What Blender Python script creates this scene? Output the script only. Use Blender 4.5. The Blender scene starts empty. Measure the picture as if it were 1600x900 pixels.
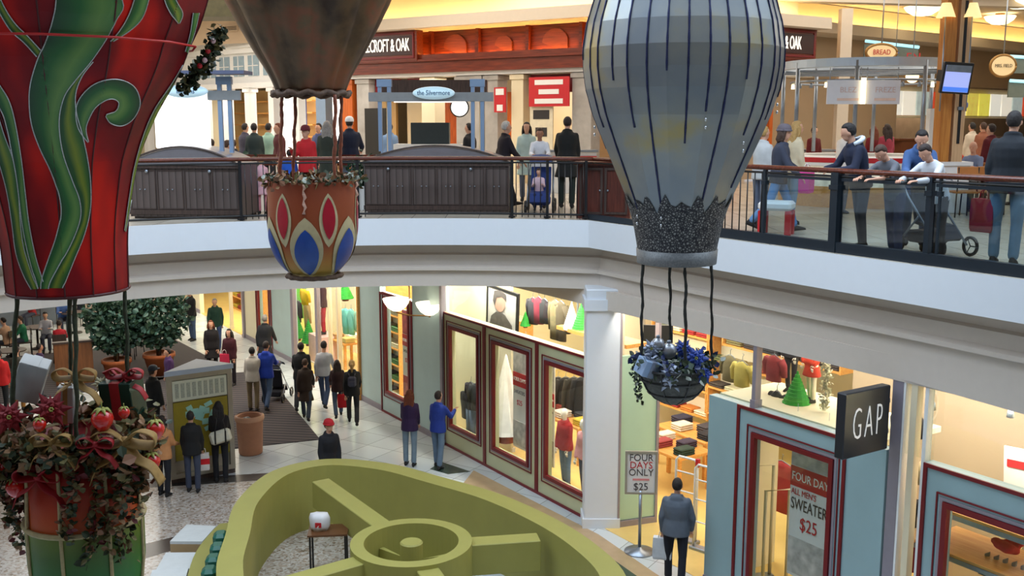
import bpy, bmesh, math, random
from mathutils import Vector, Matrix, Euler
from mathutils.bvhtree import BVHTree
R = math.radians
SC = bpy.context.scene
COL = SC.collection
random.seed(7)

# ------------------------------------------------------------ camera, world, light, exposure
CAMZ = 7.25
F = 1600.0
PITCH = math.atan(255 / F)
cam = bpy.data.cameras.new('camera'); cam_o = bpy.data.objects.new('camera', cam); COL.objects.link(cam_o)
cam.sensor_width = 36; cam.lens = 36.0; cam.clip_end = 200
cam_o.location = (0, 0, CAMZ); cam_o.rotation_euler = (math.pi / 2 - PITCH, 0, 0)
SC.camera = cam_o
SC.view_settings.view_transform = 'Standard'; SC.view_settings.look = 'None'
SC.view_settings.gamma = 1; SC.view_settings.use_curve_mapping = False
SC.view_settings.exposure = 0.15
w = bpy.data.worlds.new('world'); SC.world = w; w.use_nodes = True
w.node_tree.nodes['Background'].inputs[0].default_value = (0.66, 0.80, 1.0, 1)
w.node_tree.nodes['Background'].inputs[1].default_value = 1.0
SC.cycles.use_denoising = True
SC.cycles.max_bounces = 8; SC.cycles.diffuse_bounces = 3; SC.cycles.glossy_bounces = 3
SC.cycles.transparent_max_bounces = 12; SC.cycles.transmission_bounces = 4
SC.cycles.sample_clamp_indirect = 6
SC.cycles.caustics_reflective = False; SC.cycles.caustics_refractive = False

def area(name, loc, size, power, col=(1, .93, .80), rot=(0, 0, 0)):
    l = bpy.data.lights.new(name, 'AREA'); l.shape = 'RECTANGLE'; l.size, l.size_y = size
    l.energy = power; l.color = col
    o = bpy.data.objects.new(name, l); COL.objects.link(o); o.location = loc; o.rotation_euler = rot
    return o

# ------------------------------------------------------------ pixel <-> place helpers
_s, _c = math.sin(PITCH), math.cos(PITCH)
def ray(px, py):
    u = (px - 800) / F; v = (450 - py) / F
    return Vector((u, _c + v * _s, -_s + v * _c))
def P(px, py, z):
    r = ray(px, py); k = (z - CAMZ) / r.z
    return Vector((r.x * k, r.y * k, z))
def Q(px, py, Y):
    r = ray(px, py); k = Y / r.y
    return Vector((r.x * k, Y, CAMZ + r.z * k))
# shop wall line: t runs away from the camera, n into the shop
WA = Vector((1.39, 18.15, 0)); WE = Vector((-.540, .842, 0)); WN = Vector((.842, .540, 0))
WROT = math.atan2(WE.y, WE.x)
def WP(t, n=0, z=0): return WA + WE * t + WN * n + Vector((0, 0, z))
def WT(px, py, n=0):          # pixel -> (t, z) on the plane n
    r = ray(px, py); a = WA + WN * n
    k = a.dot(WN) / r.dot(WN); p = r * k
    return (p - a).dot(WE), CAMZ + p.z

# ------------------------------------------------------------ materials
def lin(c):
    return tuple(((x / 255) / 12.92 if x / 255 <= .04045 else (((x / 255) + .055) / 1.055) ** 2.4) for x in c[:3]) + (1,)
MATS = {}
def mat(name, col, rough=.6, metal=0, noise=.08, scale=8, bump=0, emit=None, es=0, alpha=None, coat=0):
    if name in MATS: return MATS[name]
    m = bpy.data.materials.new(name); m.use_nodes = True; nt = m.node_tree; b = nt.nodes['Principled BSDF']
    c = lin(col); b.inputs['Roughness'].default_value = rough; b.inputs['Metallic'].default_value = metal
    b.inputs['Coat Weight'].default_value = coat
    if noise or bump:
        tc = nt.nodes.new('ShaderNodeTexCoord'); n = nt.nodes.new('ShaderNodeTexNoise'); n.inputs['Scale'].default_value = scale
        n.inputs['Detail'].default_value = 4
        nt.links.new(tc.outputs['Object'], n.inputs['Vector'])
        mx = nt.nodes.new('ShaderNodeMix'); mx.data_type = 'RGBA'
        mx.inputs[6].default_value = tuple(max(0, x * (1 - noise * 2)) for x in c[:3]) + (1,)
        mx.inputs[7].default_value = tuple(min(1, x * (1 + noise * 2)) for x in c[:3]) + (1,)
        nt.links.new(n.outputs[0], mx.inputs[0]); nt.links.new(mx.outputs[2], b.inputs['Base Color'])
        if bump:
            bp = nt.nodes.new('ShaderNodeBump'); bp.inputs['Strength'].default_value = bump; bp.inputs['Distance'].default_value = .02
            nt.links.new(n.outputs[0], bp.inputs['Height']); nt.links.new(bp.outputs[0], b.inputs['Normal'])
    else: b.inputs['Base Color'].default_value = c
    if emit: b.inputs['Emission Color'].default_value = lin(emit); b.inputs['Emission Strength'].default_value = es
    if alpha is not None: b.inputs['Alpha'].default_value = alpha
    MATS[name] = m; return m
def nodes_of(m): return m.node_tree, m.node_tree.nodes, m.node_tree.links, m.node_tree.nodes['Principled BSDF']
def ramp(nt, stops, interp='LINEAR'):
    r = nt.nodes.new('ShaderNodeValToRGB'); r.color_ramp.interpolation = interp
    e = r.color_ramp.elements
    e[0].position = stops[0][0]; e[0].color = lin(stops[0][1]); e[1].position = stops[-1][0]; e[1].color = lin(stops[-1][1])
    for p, c in stops[1:-1]:
        q = e.new(p); q.color = lin(c)
    return r
def wood(name, a, b_, scale=3, rough=.4, axis='Z', stretch=12):
    m = mat(name, a, rough, noise=0); nt, N, L, b = nodes_of(m)
    tc = N.new('ShaderNodeTexCoord'); mp = N.new('ShaderNodeMapping')
    s = {'X': (1, stretch, stretch), 'Y': (stretch, 1, stretch), 'Z': (stretch, stretch, 1)}[axis]
    mp.inputs['Scale'].default_value = s
    n = N.new('ShaderNodeTexNoise'); n.inputs['Scale'].default_value = scale; n.inputs['Detail'].default_value = 5
    L.new(tc.outputs['Object'], mp.inputs[0]); L.new(mp.outputs[0], n.inputs['Vector'])
    r = ramp(nt, [(.3, a), (.7, b_)]); L.new(n.outputs[0], r.inputs[0]); L.new(r.outputs[0], b.inputs['Base Color']); return m
def glassmat(name, tint=(225, 238, 236), refl=.10):
    m = bpy.data.materials.new(name); m.use_nodes = True; nt = m.node_tree; nt.nodes.clear()
    o = nt.nodes.new('ShaderNodeOutputMaterial'); t = nt.nodes.new('ShaderNodeBsdfTransparent'); t.inputs[0].default_value = lin(tint)
    g = nt.nodes.new('ShaderNodeBsdfGlossy'); g.inputs['Roughness'].default_value = .02; mx = nt.nodes.new('ShaderNodeMixShader')
    mx.inputs[0].default_value = refl
    nt.links.new(t.outputs[0], mx.inputs[1]); nt.links.new(g.outputs[0], mx.inputs[2]); nt.links.new(mx.outputs[0], o.inputs[0]); return m
GLASS = glassmat('clear_glass', (248, 251, 250), refl=.05)
GLASS_RAIL = glassmat('rail_glass', (214, 226, 230), .07)

# ------------------------------------------------------------ mesh builder
class MB:
    def __init__(s): s.v = []; s.f = []; s.mi = []; s.sm = []
    def add(s, vs, fs, mi=0, sm=False):
        o = len(s.v); s.v += [tuple(p) for p in vs]; s.f += [tuple(i + o for i in f) for f in fs]
        s.mi += [mi] * len(fs); s.sm += [sm] * len(fs); return s
    def box(s, c, d, rz=0, mi=0, rx=0, ry=0, bev=0):
        hx, hy, hz = d[0] / 2, d[1] / 2, d[2] / 2
        m = Matrix.Translation(c) @ Euler((rx, ry, rz)).to_matrix().to_4x4()
        if bev:
            b = min(bev, hx * .9, hy * .9, hz * .9)
            pts = []; 
            rings = [(hx - b, hy - b, -hz), (hx, hy, -hz + b), (hx, hy, hz - b), (hx - b, hy - b, hz)]
            for (x, y, z) in rings:
                cb = b if x == hx else b * .3
                pts += [m @ Vector(q) for q in ((x, -y + cb, z), (x, y - cb, z), (x - cb, y, z), (-x + cb, y, z), (-x, y - cb, z), (-x, -y + cb, z), (-x + cb, -y, z), (x - cb, -y, z))]
            fs = [tuple(range(7, -1, -1)), tuple(range(24, 32))]
            for k in range(3):
                for i in range(8): j = (i + 1) % 8; fs.append((k * 8 + i, k * 8 + j, k * 8 + 8 + j, k * 8 + 8 + i))
            return s.add(pts, fs, mi)
        p = [m @ Vector((x, y, z)) for z in (-hz, hz) for y in (-hy, hy) for x in (-hx, hx)]
        return s.add(p, [(0, 2, 3, 1), (4, 5, 7, 6), (0, 1, 5, 4), (2, 6, 7, 3), (0, 4, 6, 2), (1, 3, 7, 5)], mi)
    def quad(s, a, b, c, d, mi=0): return s.add([a, b, c, d], [(0, 1, 2, 3)], mi)
    def prism(s, poly, z0, z1, mi=0):          # poly: list of (x,y)
        n = len(poly); p = [(x[0], x[1], z0) for x in poly] + [(x[0], x[1], z1) for x in poly]
        fs = [tuple(range(n - 1, -1, -1)), tuple(range(n, 2 * n))] + [(i, (i + 1) % n, n + (i + 1) % n, n + i) for i in range(n)]
        return s.add(p, fs, mi)
    def slab(s, pts, th, mi=0):                # pts: planar 3D outline, thickness vector th
        n = len(pts); th = Vector(th); p = [Vector(q) for q in pts] + [Vector(q) + th for q in pts]
        return s.add(p, [tuple(range(n - 1, -1, -1)), tuple(range(n, 2 * n))] + [(i, (i + 1) % n, n + (i + 1) % n, n + i) for i in range(n)], mi)
    def loft(s, rings, cap=True, closed=True, mi=0, sm=True):
        n = len(rings[0]); vs = [p for r in rings for p in r]; fs = []
        m = n if closed else n - 1
        for k in range(len(rings) - 1):
            for i in range(m):
                j = (i + 1) % n; fs.append((k * n + i, k * n + j, (k + 1) * n + j, (k + 1) * n + i))
        if cap and closed: fs.append(tuple(range(n - 1, -1, -1))); fs.append(tuple(range((len(rings) - 1) * n, len(rings) * n)))
        return s.add(vs, fs, mi, sm)
    def lathe(s, prof, c=(0, 0, 0), n=24, mi=0, sm=True, ph=0, cap=True):
        c = Vector(c)
        return s.loft([[c + Vector((r * math.cos(ph + 2 * math.pi * i / n), r * math.sin(ph + 2 * math.pi * i / n), z)) for i in range(n)] for r, z in prof], cap, True, mi, sm)
    def tube(s, path, r, n=6, mi=0, sm=True, sq=1):
        path = [Vector(p) for p in path]; rs = r if isinstance(r, (list, tuple)) else [r] * len(path); rings = []
        up = Vector((0, 0, 1)); a = None
        for i, p in enumerate(path):
            t = (path[min(i + 1, len(path) - 1)] - path[max(i - 1, 0)]); 
            if t.length < 1e-9: t = Vector((0, 0, 1))
            t.normalize()
            if a is None:
                a = t.cross(up); 
                if a.length < .05: a = t.cross(Vector((0, 1, 0)))
            else: a = a - t * a.dot(t)
            a.normalize(); b = t.cross(a)
            rings.append([p + a * (rs[i] * math.cos(2 * math.pi * k / n)) + b * (rs[i] * sq * math.sin(2 * math.pi * k / n)) for k in range(n)])
        return s.loft(rings, True, True, mi, sm)
    def ball(s, c, r, n=10, mi=0, sq=(1, 1, 1)):
        c = Vector(c); m = max(4, n // 2 + 1)
        rings = [[c + Vector((r * sq[0] * math.sin(a) * math.cos(2 * math.pi * i / n), r * sq[1] * math.sin(a) * math.sin(2 * math.pi * i / n), -r * sq[2] * math.cos(a))) for i in range(n)] for a in [math.pi * (k + .12 * (k == 0) - .12 * (k == m)) / m for k in range(m + 1)]]
        return s.loft(rings, True, True, mi, True)
    def build(s, name, mats, parent=None, loc=None):
        me = bpy.data.meshes.new(name); me.from_pydata(s.v, [], s.f)
        me.polygons.foreach_set('material_index', s.mi); me.polygons.foreach_set('use_smooth', s.sm)
        for m in (mats if isinstance(mats, (list, tuple)) else [mats]): me.materials.append(m)
        me.update(); o = bpy.data.objects.new(name, me); COL.objects.link(o)
        if parent: o.parent = parent
        if loc is not None: o.location = loc
        return o
def tag(o, label=None, cat=None, group=None, kind=None):
    if label: o['label'] = label
    if cat: o['category'] = cat
    if group: o['group'] = group
    if kind: o['kind'] = kind
    return o
def thing(name, label, cat, loc=(0, 0, 0), rz=0, group=None):
    o = bpy.data.objects.new(name, None); COL.objects.link(o); o.location = loc; o.rotation_euler = (0, 0, rz)
    o.empty_display_size = .2
    return tag(o, label, cat, group)
def struct(name, mb, m, parent=None):
    o = mb.build(name, m, parent)
    if not parent: o['kind'] = 'structure'
    return o
def text(body, size, m, parent, loc, rot, name='lettering', ext=.004, align='CENTER', sx=1, sp=1, label=None, off=0):
    c = bpy.data.curves.new(name, 'FONT'); c.body = body; c.size = size; c.extrude = ext; c.align_x = align; c.align_y = 'CENTER'
    c.space_character = sp; c.offset = off; c.materials.append(m); c.resolution_u = 3
    tmp = bpy.data.objects.new('tmp', c); me = bpy.data.meshes.new_from_object(tmp); bpy.data.objects.remove(tmp); me.name = name
    o = bpy.data.objects.new(name, me); COL.objects.link(o); o.parent = parent; o.location = loc; o.rotation_euler = rot; o.scale = (sx, 1, 1)
    if label: o['label'] = label
    return o
def copy_tree(o, parent=None):
    c = o.copy(); COL.objects.link(c)
    if parent: c.parent = parent
    for ch in list(o.children): copy_tree(ch, c)
    return c
def lerp(a, b, t): return a + (b - a) * t

# ------------------------------------------------------------ shared materials
M_fascia = mat('fascia_white_paint', (222, 226, 232), .5, noise=.01)
M_mould = mat('moulding_paint', (208, 196, 184), .6, noise=.02)
M_ceil = mat('ceiling_paint', (208, 196, 180), .8, noise=.02)
M_cream = mat('cream_wall_paint', (226, 212, 180), .7, noise=.03, scale=1.5)
M_tan = mat('tan_wall_paint', (182, 160, 134), .7, noise=.05, scale=1)
M_white = mat('white_paint', (232, 232, 230), .5, noise=.02)
M_black = mat('black_paint', (18, 18, 20), .4, noise=.05)
M_steel = mat('brushed_steel', (150, 158, 168), .35, .8, noise=.05)
M_maroon = mat('maroon_trim', (112, 14, 24), .45, noise=.05)
M_aqua = mat('aqua_panel_tone', (178, 200, 198), .45, noise=.05, scale=2)  # aqua, sage and blue grey: one base tone per panel group
M_sage = mat('sage_panel_tone', (194, 196, 158), .45, noise=.05, scale=2)
M_blueg = mat('blue_grey_panel_tone', (146, 172, 176), .4, noise=.05, scale=2)
M_mint = mat('mint_panel_paint', (176, 208, 184), .35, noise=.04, scale=2)
M_mauve = mat('mauve_metal_trim', (148, 140, 150), .4, .2, noise=.05)
M_oak = wood('light_oak_shelf', (206, 140, 66), (226, 168, 92), 2, .45, 'X')
M_mahog = wood('mahogany_wood', (84, 26, 12), (128, 50, 26), 2, .35, 'X')
M_orangew = wood('orange_lacquered_wood', (168, 74, 20), (206, 104, 38), 2, .35, 'Z')
M_dkwood = wood('dark_brown_wood', (52, 40, 36), (78, 62, 56), 3, .4, 'Z')
M_handrail = wood('handrail_wood', (72, 30, 20), (104, 48, 32), 3, .25, 'X')
M_wglow = mat('backlit_white_panel', (255, 255, 252), .5, noise=0, emit=(255, 250, 240), es=1.5)
M_warmglow = mat('warm_lamp_glass', (255, 236, 190), .4, noise=0, emit=(255, 232, 180), es=3.0)
M_strip = mat('warm_cove_tube', (255, 220, 150), .4, noise=0, emit=(255, 196, 90), es=90)

# ------------------------------------------------------------ setting: slab edge path
def edge_px(x):
    if x <= 920: return 341 + (x - 680) ** 2 * 5.4e-5
    return 344 + (x - 920) * .1375
EDGE = []
for x in list(range(-500, 921, 71)): EDGE.append(P(x, edge_px(x), 5.6).to_2d())
kink = P(920, 344.2, 5.6).to_2d(); EDGE[-1] = kink
dirR = (Vector((5.52, 10.92)) - kink).normalized()
for d in (2, 4, 6, 8, 10, 12): EDGE.append(kink + dirR * d)
def offs(path, r):
    out = []
    for i, p in enumerate(path):
        a = (path[i] - path[i - 1]).normalized() if i else (path[1] - path[0]).normalized()
        b = (path[i + 1] - path[i]).normalized() if i < len(path) - 1 else a
        na, nb = Vector((-a.y, a.x)), Vector((-b.y, b.x)); n = (na + nb).normalized()
        out.append(p + n * (r / max(.5, n.dot(na))))
    return out
NE = len(EDGE)
def zb(i): return 4.32 if EDGE[i].x < 1.4 else lerp(4.26, 4.02, min(1, (EDGE[i].x - 1.3) / 4.2))
prof = [(0, 5.6), (0, 5.12), (.42, 5.12), (.42, 4.93), (.36, 4.90), (.36, 4.72), (.28, 4.68), (.28, 4.62), (.36, 4.6), (.36, None), (.8, None)]
g = MB()
rows = []
for r, z in prof:
    o = offs(EDGE, r); rows.append([(o[i].x, o[i].y, z if z is not None else zb(i)) for i in range(NE)])
g.loft(rows[:2], closed=False, mi=0, sm=False); g.loft(rows[1:], closed=False, mi=1, sm=False)
struct('trim_1', g, [M_fascia, M_mould])
# upper floor (slab) and ceiling below it
M_ufloor = mat('upper_floor_stone_tile', (186, 176, 160), .25, noise=.05)
nt, N, L, b = nodes_of(M_ufloor)
tc = N.new('ShaderNodeTexCoord'); br = N.new('ShaderNodeTexBrick'); br.offset = 0; br.inputs['Scale'].default_value = 1.0
br.inputs['Brick Width'].default_value = .6; br.inputs['Row Height'].default_value = .6; br.inputs['Mortar Size'].default_value = .006
br.inputs['Color1'].default_value = lin((204, 194, 178)); br.inputs['Color2'].default_value = lin((186, 176, 160)); br.inputs['Mortar'].default_value = lin((130, 120, 108))
L.new(tc.outputs['Object'], br.inputs['Vector']); L.new(br.outputs[0], b.inputs['Base Color'])
poly = [(p.x, p.y) for p in EDGE] + [(34, EDGE[-1].y), (34, 60), (-30, 60), (-30, EDGE[0].y)]
g = MB(); g.add([(x, y, 5.6) for x, y in poly], [tuple(range(len(poly)))]); struct('floor', g, M_ufloor).name = 'floor_upper'
ins = offs(EDGE, .36)
poly = [(p.x, p.y) for p in ins] + [(34, EDGE[-1].y), (34, 60), (-30, 60), (-30, EDGE[0].y)]
g = MB(); g.add([(x, y, 4.36) for x, y in poly], [tuple(range(len(poly) - 1, -1, -1))]); struct('ceiling_lower', g, M_ceil)

# lower floor: polished tile
M_lfloor = mat('pale_polished_tile', (196, 202, 204), .18, noise=.04, scale=2)
nt, N, L, b = nodes_of(M_lfloor)
tc = N.new('ShaderNodeTexCoord'); mp = N.new('ShaderNodeMapping'); mp.inputs['Rotation'].default_value = (0, 0, WROT)
br = N.new('ShaderNodeTexBrick'); br.offset = 0; br.inputs['Scale'].default_value = 1.0
br.inputs['Brick Width'].default_value = .75; br.inputs['Row Height'].default_value = .75; br.inputs['Mortar Size'].default_value = .008
br.inputs['Color1'].default_value = lin((206, 212, 214)); br.inputs['Color2'].default_value = lin((184, 190, 194)); br.inputs['Mortar'].default_value = lin((140, 140, 138))
L.new(tc.outputs['Object'], mp.inputs[0]); L.new(mp.outputs[0], br.inputs['Vector']); L.new(br.outputs[0], b.inputs['Base Color'])
g = MB(); g.quad((-30, -12, 0), (34, -12, 0), (34, 60, 0), (-30, 60, 0)); struct('floor', g, M_lfloor)
def chipmat(name, cols, scale):
    m = mat(name, cols[0], .22, noise=0); nt, N, L, b = nodes_of(m)
    tc = N.new('ShaderNodeTexCoord'); v = N.new('ShaderNodeTexVoronoi'); v.inputs['Scale'].default_value = scale
    r = ramp(nt, [(i / (len(cols) - 1), c) for i, c in enumerate(cols)]); s = N.new('ShaderNodeSeparateColor')
    n = N.new('ShaderNodeTexNoise'); n.inputs['Scale'].default_value = 1.2; mx = N.new('ShaderNodeMix'); mx.data_type = 'RGBA'; mx.blend_type = 'MULTIPLY'; mx.inputs[0].default_value = .5
    L.new(tc.outputs['Object'], v.inputs['Vector']); L.new(v.outputs['Color'], s.inputs[0]); L.new(s.outputs[0], r.inputs[0]); L.new(tc.outputs['Object'], n.inputs['Vector'])
    L.new(r.outputs[0], mx.inputs[6]); L.new(n.outputs[0], mx.inputs[7]); L.new(mx.outputs[2], b.inputs['Base Color']); return m
M_chip = chipmat('terrazzo_chip', [(140, 118, 98), (206, 194, 182), (226, 218, 210), (186, 162, 142), (236, 230, 224)], 24)
M_dktile = mat('dark_stone_tile', (58, 54, 52), .25, noise=.1)
M_tantile = mat('tan_stone_tile', (176, 150, 116), .25, noise=.1, scale=4)
M_grntile = mat('dark_green_stone_tile', (52, 66, 58), .2, noise=.1, scale=4)
def inlay(pts, m, z, name='trim_floor_inlay'):
    q = [P(x, y, 0).to_2d() for x, y in pts]
    g = MB(); g.prism([(p.x, p.y) for p in q], .0, z); return struct(name, g, m)
inlay([(-200, 778), (240, 762), (520, 742), (720, 762), (700, 1100), (-400, 1100)], M_chip, .004)
inlay([(-200, 766), (240, 750), (510, 734), (512, 744), (240, 762), (-200, 779)], M_dktile, .006)
inlay([(180, 862), (300, 832), (330, 842), (190, 884)], M_dktile, .006)
inlay([(690, 722), (735, 737), (700, 741), (672, 733)], M_grntile, .006)
inlay([(740, 735), (935, 835), (1030, 900), (1100, 1000), (880, 1000), (720, 760)], M_tantile, .003)
inlay([(940, 862), (1012, 912), (1080, 960), (985, 960)], M_grntile, .006)
# carpets
M_carpet = mat('ribbed_dark_carpet', (66, 60, 64), .95, noise=.2, scale=30)
nt, N, L, b = nodes_of(M_carpet); tc = N.new('ShaderNodeTexCoord'); mp = N.new('ShaderNodeMapping'); mp.inputs['Rotation'].default_value = (0, 0, R(8))
wv = N.new('ShaderNodeTexWave'); wv.bands_direction = 'Y'; wv.inputs['Scale'].default_value = 1.6; r_ = ramp(nt, [(.35, (78, 72, 74)), (.65, (48, 44, 50))])
L.new(tc.outputs['Object'], mp.inputs[0]); L.new(mp.outputs[0], wv.inputs['Vector']); L.new(wv.outputs[0], r_.inputs[0]); L.new(r_.outputs[0], b.inputs['Base Color'])
def rug(pts, label):
    q = [P(x, y, 0).to_2d() for x, y in pts]; g = MB(); g.prism([(p.x, p.y) for p in q], .0, .015)
    return tag(g.build('floor_mat', M_carpet), label, 'mat')
rug([(230, 592), (412, 580), (500, 687), (230, 716)], 'dark ribbed walk-off mat beside the terracotta trash can')
rug([(-60, 566), (150, 545), (268, 528), (352, 572), (225, 600), (-60, 640)], 'dark ribbed mat under the two potted trees and food court seats')

# lower rooms: back wall, left wall, shop shell
def wallq(name, a, b_, z0, z1, m, th=.1, kind='structure'):
    a = Vector(a).to_2d(); b_ = Vector(b_).to_2d(); d = (b_ - a); n = Vector((-d.y, d.x)).normalized() * th
    g = MB(); g.prism([a, b_, b_ + n, a + n], z0, z1); return struct(name, g, m)
M_peach = mat('peach_wall_paint', (200, 168, 136), .7, noise=.04, scale=2)
wallq('wall_back_lower', (-30, 52, 0), (10, 52, 0), 0, 4.36, M_peach)
wallq('wall_left_lower', (-24, 60, 0), (-24, -12, 0), 0, 4.36, M_peach)
# shop interior
M_sfloor = mat('shop_honey_wood_floor', (222, 190, 116), .25, noise=.06, scale=3)
SD = 7.5
g = MB(); g.prism([WP(32).to_2d(), WP(-13).to_2d(), WP(-13, SD).to_2d(), WP(32, SD).to_2d()], 0, .008); struct('floor_shop', g, M_sfloor)
M_shopwall = mat('shop_cream_wall', (232, 222, 192), .7, noise=.02, scale=1)
g = MB()
for a, b_ in (((32, SD), (-13, SD)), ((3.9, 3.0), (3.9, SD)), ((9.95, 3.2), (9.95, SD)), ((17.6, 3.6), (17.6, SD)), ((-12.5, 0), (-12.5, SD))):
    p, q = WP(*a), WP(*b_); d = (q - p).normalized(); n = Vector((-d.y, d.x, 0)) * .12
    g.prism([p.to_2d(), q.to_2d(), (q + n).to_2d(), (p + n).to_2d()], 0, 4.36)
struct('wall_shop', g, M_shopwall)
# upper level enclosing walls and ceiling
g = MB(); g.quad((-30, 20.5, 11.3), (-30, 60, 11.3), (34, 60, 11.3), (34, 9, 11.3)); struct('ceiling', g, M_ceil)
wallq('wall_left', (-24, 60, 0), (-24, -12, 0), 5.6, 13, M_cream)
wallq('wall_back', (-30, 46, 0), (8, 46, 0), 5.6, 11.3, M_cream)
wallq('wall_unseen_near', (34, -11, 0), (-30, -11, 0), 0, 13, M_cream)  # unseen wall behind the camera, added to cut sideways light
wallq('wall_right', (30, -12, 0), (30, 60, 0), 0, 13, M_cream)
g = MB(); g.box((2, -6.2, 5.0), (60, 9, 1.1)); struct('floor_unseen_near', g, M_fascia)  # unseen slab on the camera side, added to block light from below
# lights
area('shop_ceiling_light', WP(-7, 3, 4.3), (9, 4), 330, rot=(0, 0, WROT))
area('shop_ceiling_light', WP(1.0, 3, 4.3), (8, 4), 330, rot=(0, 0, WROT))
area('shop_ceiling_light', WP(7, 3, 4.3), (5, 4), 240, rot=(0, 0, WROT))
area('shop_ceiling_light', WP(13.5, 3, 4.3), (6, 4), 280, rot=(0, 0, WROT))
area('shop_ceiling_light', WP(22, 3, 4.3), (8, 4), 260, (1, .95, .7), rot=(0, 0, WROT))
for t_, l_, p_ in ((-8.5, 3.2, 90), (-5.1, 3.6, 110), (1.8, 7, 210), (7.9, 1.6, 60), (11.6, 3.0, 110), (17.5, 1.6, 40), (22, 5, 120)):
    o = area('window_fill_strip', WP(t_, .24, 4.28), (l_, .2), p_ * 1.8, (1, .95, .84), rot=(0, 0, WROT)); o.rotation_euler = (R(-35), 0, WROT)  # added fill lamps inside the glass, brightening the goods that face outwards
area('corridor_ceiling_light', (-9, 27, 4.3), (8, 6), 420, (1, .93, .82))
area('corridor_ceiling_light', (-13, 38, 4.3), (12, 10), 700, (1, .9, .74))
area('gallery_ceiling_light', (-3, 26, 11.2), (14, 8), 720, (1, .92, .8))
area('gallery_ceiling_light', (14, 26, 11.2), (14, 12), 1000, (1, .94, .84))
area('gallery_ceiling_light', (-14, 30, 11.2), (12, 8), 1500, (1, .95, .88))
area('skylight', (0, 12, 14), (24, 9), 2700, (.74, .87, 1))
g = MB(); g.box((2, -4.2, 11.4), (62, 14.5, .2)); struct('ceiling_unseen_shade', g, M_ceil)  # unseen ceiling added over the camera side to darken surfaces facing it
# ============================================================ lower shop front
def wthing(name, label, cat, group=None, t=0, out=0, z=0):
    p = WP(t, -out, z); return thing(name, label, cat, p, WROT, group)
def ring_rect(g, x0, x1, z0, z1, w, y0, y1, mi=0):      # rectangular frame, members of width w inside x0..x1,z0..z1
    for (a, b_, c, d) in ((x0, x1, z1 - w, z1), (x0, x1, z0, z0 + w), (x0, x0 + w, z0 + w, z1 - w), (x1 - w, x1, z0 + w, z1 - w)):
        g.box(((a + b_) / 2, (y0 + y1) / 2, (c + d) / 2), (b_ - a, y1 - y0, d - c), mi=mi)
def bay(t0, t1, o0, o1, z0, z1, m, label, top=3.1, edge=True, group='shop front window bays'):
    w_ = thing('display_window_bay', label, 'shop window', WP(t0), WROT, group)
    t1, o0, o1 = t1 - t0, o0 - t0, o1 - t0
    g = MB()
    g.box((o0 / 2, -.06, top / 2), (o0, .16, top)); g.box(((o1 + t1) / 2, -.06, top / 2), (t1 - o1, .16, top))
    g.box(((o0 + o1) / 2, -.06, (top + z1) / 2), (o1 - o0, .16, top - z1)); g.box(((o0 + o1) / 2, -.06, z0 / 2), (o1 - o0, .16, z0))
    g.build('panel', m, w_)
    g = MB()
    ring_rect(g, 0, t1, 0, top, .05, .02, .045)
    g.build('outer_trim', M_maroon, w_)
    g = MB(); ring_rect(g, o0 - .02, o1 + .02, z0 - .02, z1 + .02, .07, -.02, .055); g.build('window_frame', M_maroon, w_)
    g = MB(); ring_rect(g, o0 - .12, o1 + .12, z0 - .12, z1 + .12, .018, .02, .04); g.build('pin_line_trim', M_maroon, w_)
    g = MB(); ring_rect(g, o0 - .07, o1 + .07, z0 - .07, z1 + .07, .04, .02, .032); g.build('reveal_trim', M_mauve, w_)
    g = MB(); g.box(((o0 + o1) / 2, -.05, (z0 + z1) / 2), (o1 - o0, .01, z1 - z0)); g.build('pane', GLASS, w_)
    return w_
bay(3.62, 5.42, 3.88, 5.14, .5, 2.8, M_sage, 'sage green window bay with three dark tops on a cream backdrop')
bay(1.63, 3.62, 1.93, 3.30, .47, 2.8, M_sage, 'sage green window bay with a white tree and sale banner, in the middle')
bay(-.30, 1.63, -.05, 1.34, .43, 2.75, M_sage, 'sage green window bay right beside the white column, red jacket inside')
bay(6.94, 8.72, 7.12, 8.45, .55, 3.0, M_aqua, 'pale aqua window bay with shelves and a tall banner behind the lit bowls')
bay(-5.80, -3.77, -5.58, -4.1, .32, 2.72, M_blueg, 'blue grey window bay with the four day sale banner under the black sign')
bay(-10.2, -6.98, -9.9, -7.3, .32, 2.66, M_blueg, 'blue grey window bay at the right edge with oak shelves inside')
bay(16.8, 18.3, 17.0, 18.1, .5, 3.0, M_aqua, 'far pale aqua window bay beyond the man in the black coat')
def plain(t0, t1, m, z1=4.36, label='', th=.16):
    g = MB(); g.box(((t1 - t0) / 2, -.06, z1 / 2), (t1 - t0, th, z1)); w_ = thing('wall_panel', label, 'wall panel', WP(t0), WROT, 'painted shop front panels')
    g.build('panel', m, w_)
    g = MB(); g.box(((t1 - t0) / 2, .03, .07), (t1 - t0, .03, .14)); g.build('base_strip', M_mauve, w_); return w_
plain(5.42, 6.94, M_aqua, label='pale aqua flat panel between the couple and the lit bowls')
plain(8.72, 9.98, M_aqua, label='pale aqua flat panel right of the teal sweaters')
plain(14.95, 16.75, M_aqua, label='pale aqua flat panel behind the man in the black coat')
plain(18.3, 19.5, M_shopwall, label='narrow cream panel far along the shop front')
plain(25.0, 32, M_shopwall, label='long cream wall panel at the far end behind the green jersey')
plain(-3.77, -3.15, M_blueg, 3.1, label='blue grey corner panel beside the open shop entrance')
plain(-6.42, -5.80, M_blueg, 3.1, label='blue grey panel beneath the black projecting sign')
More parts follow.
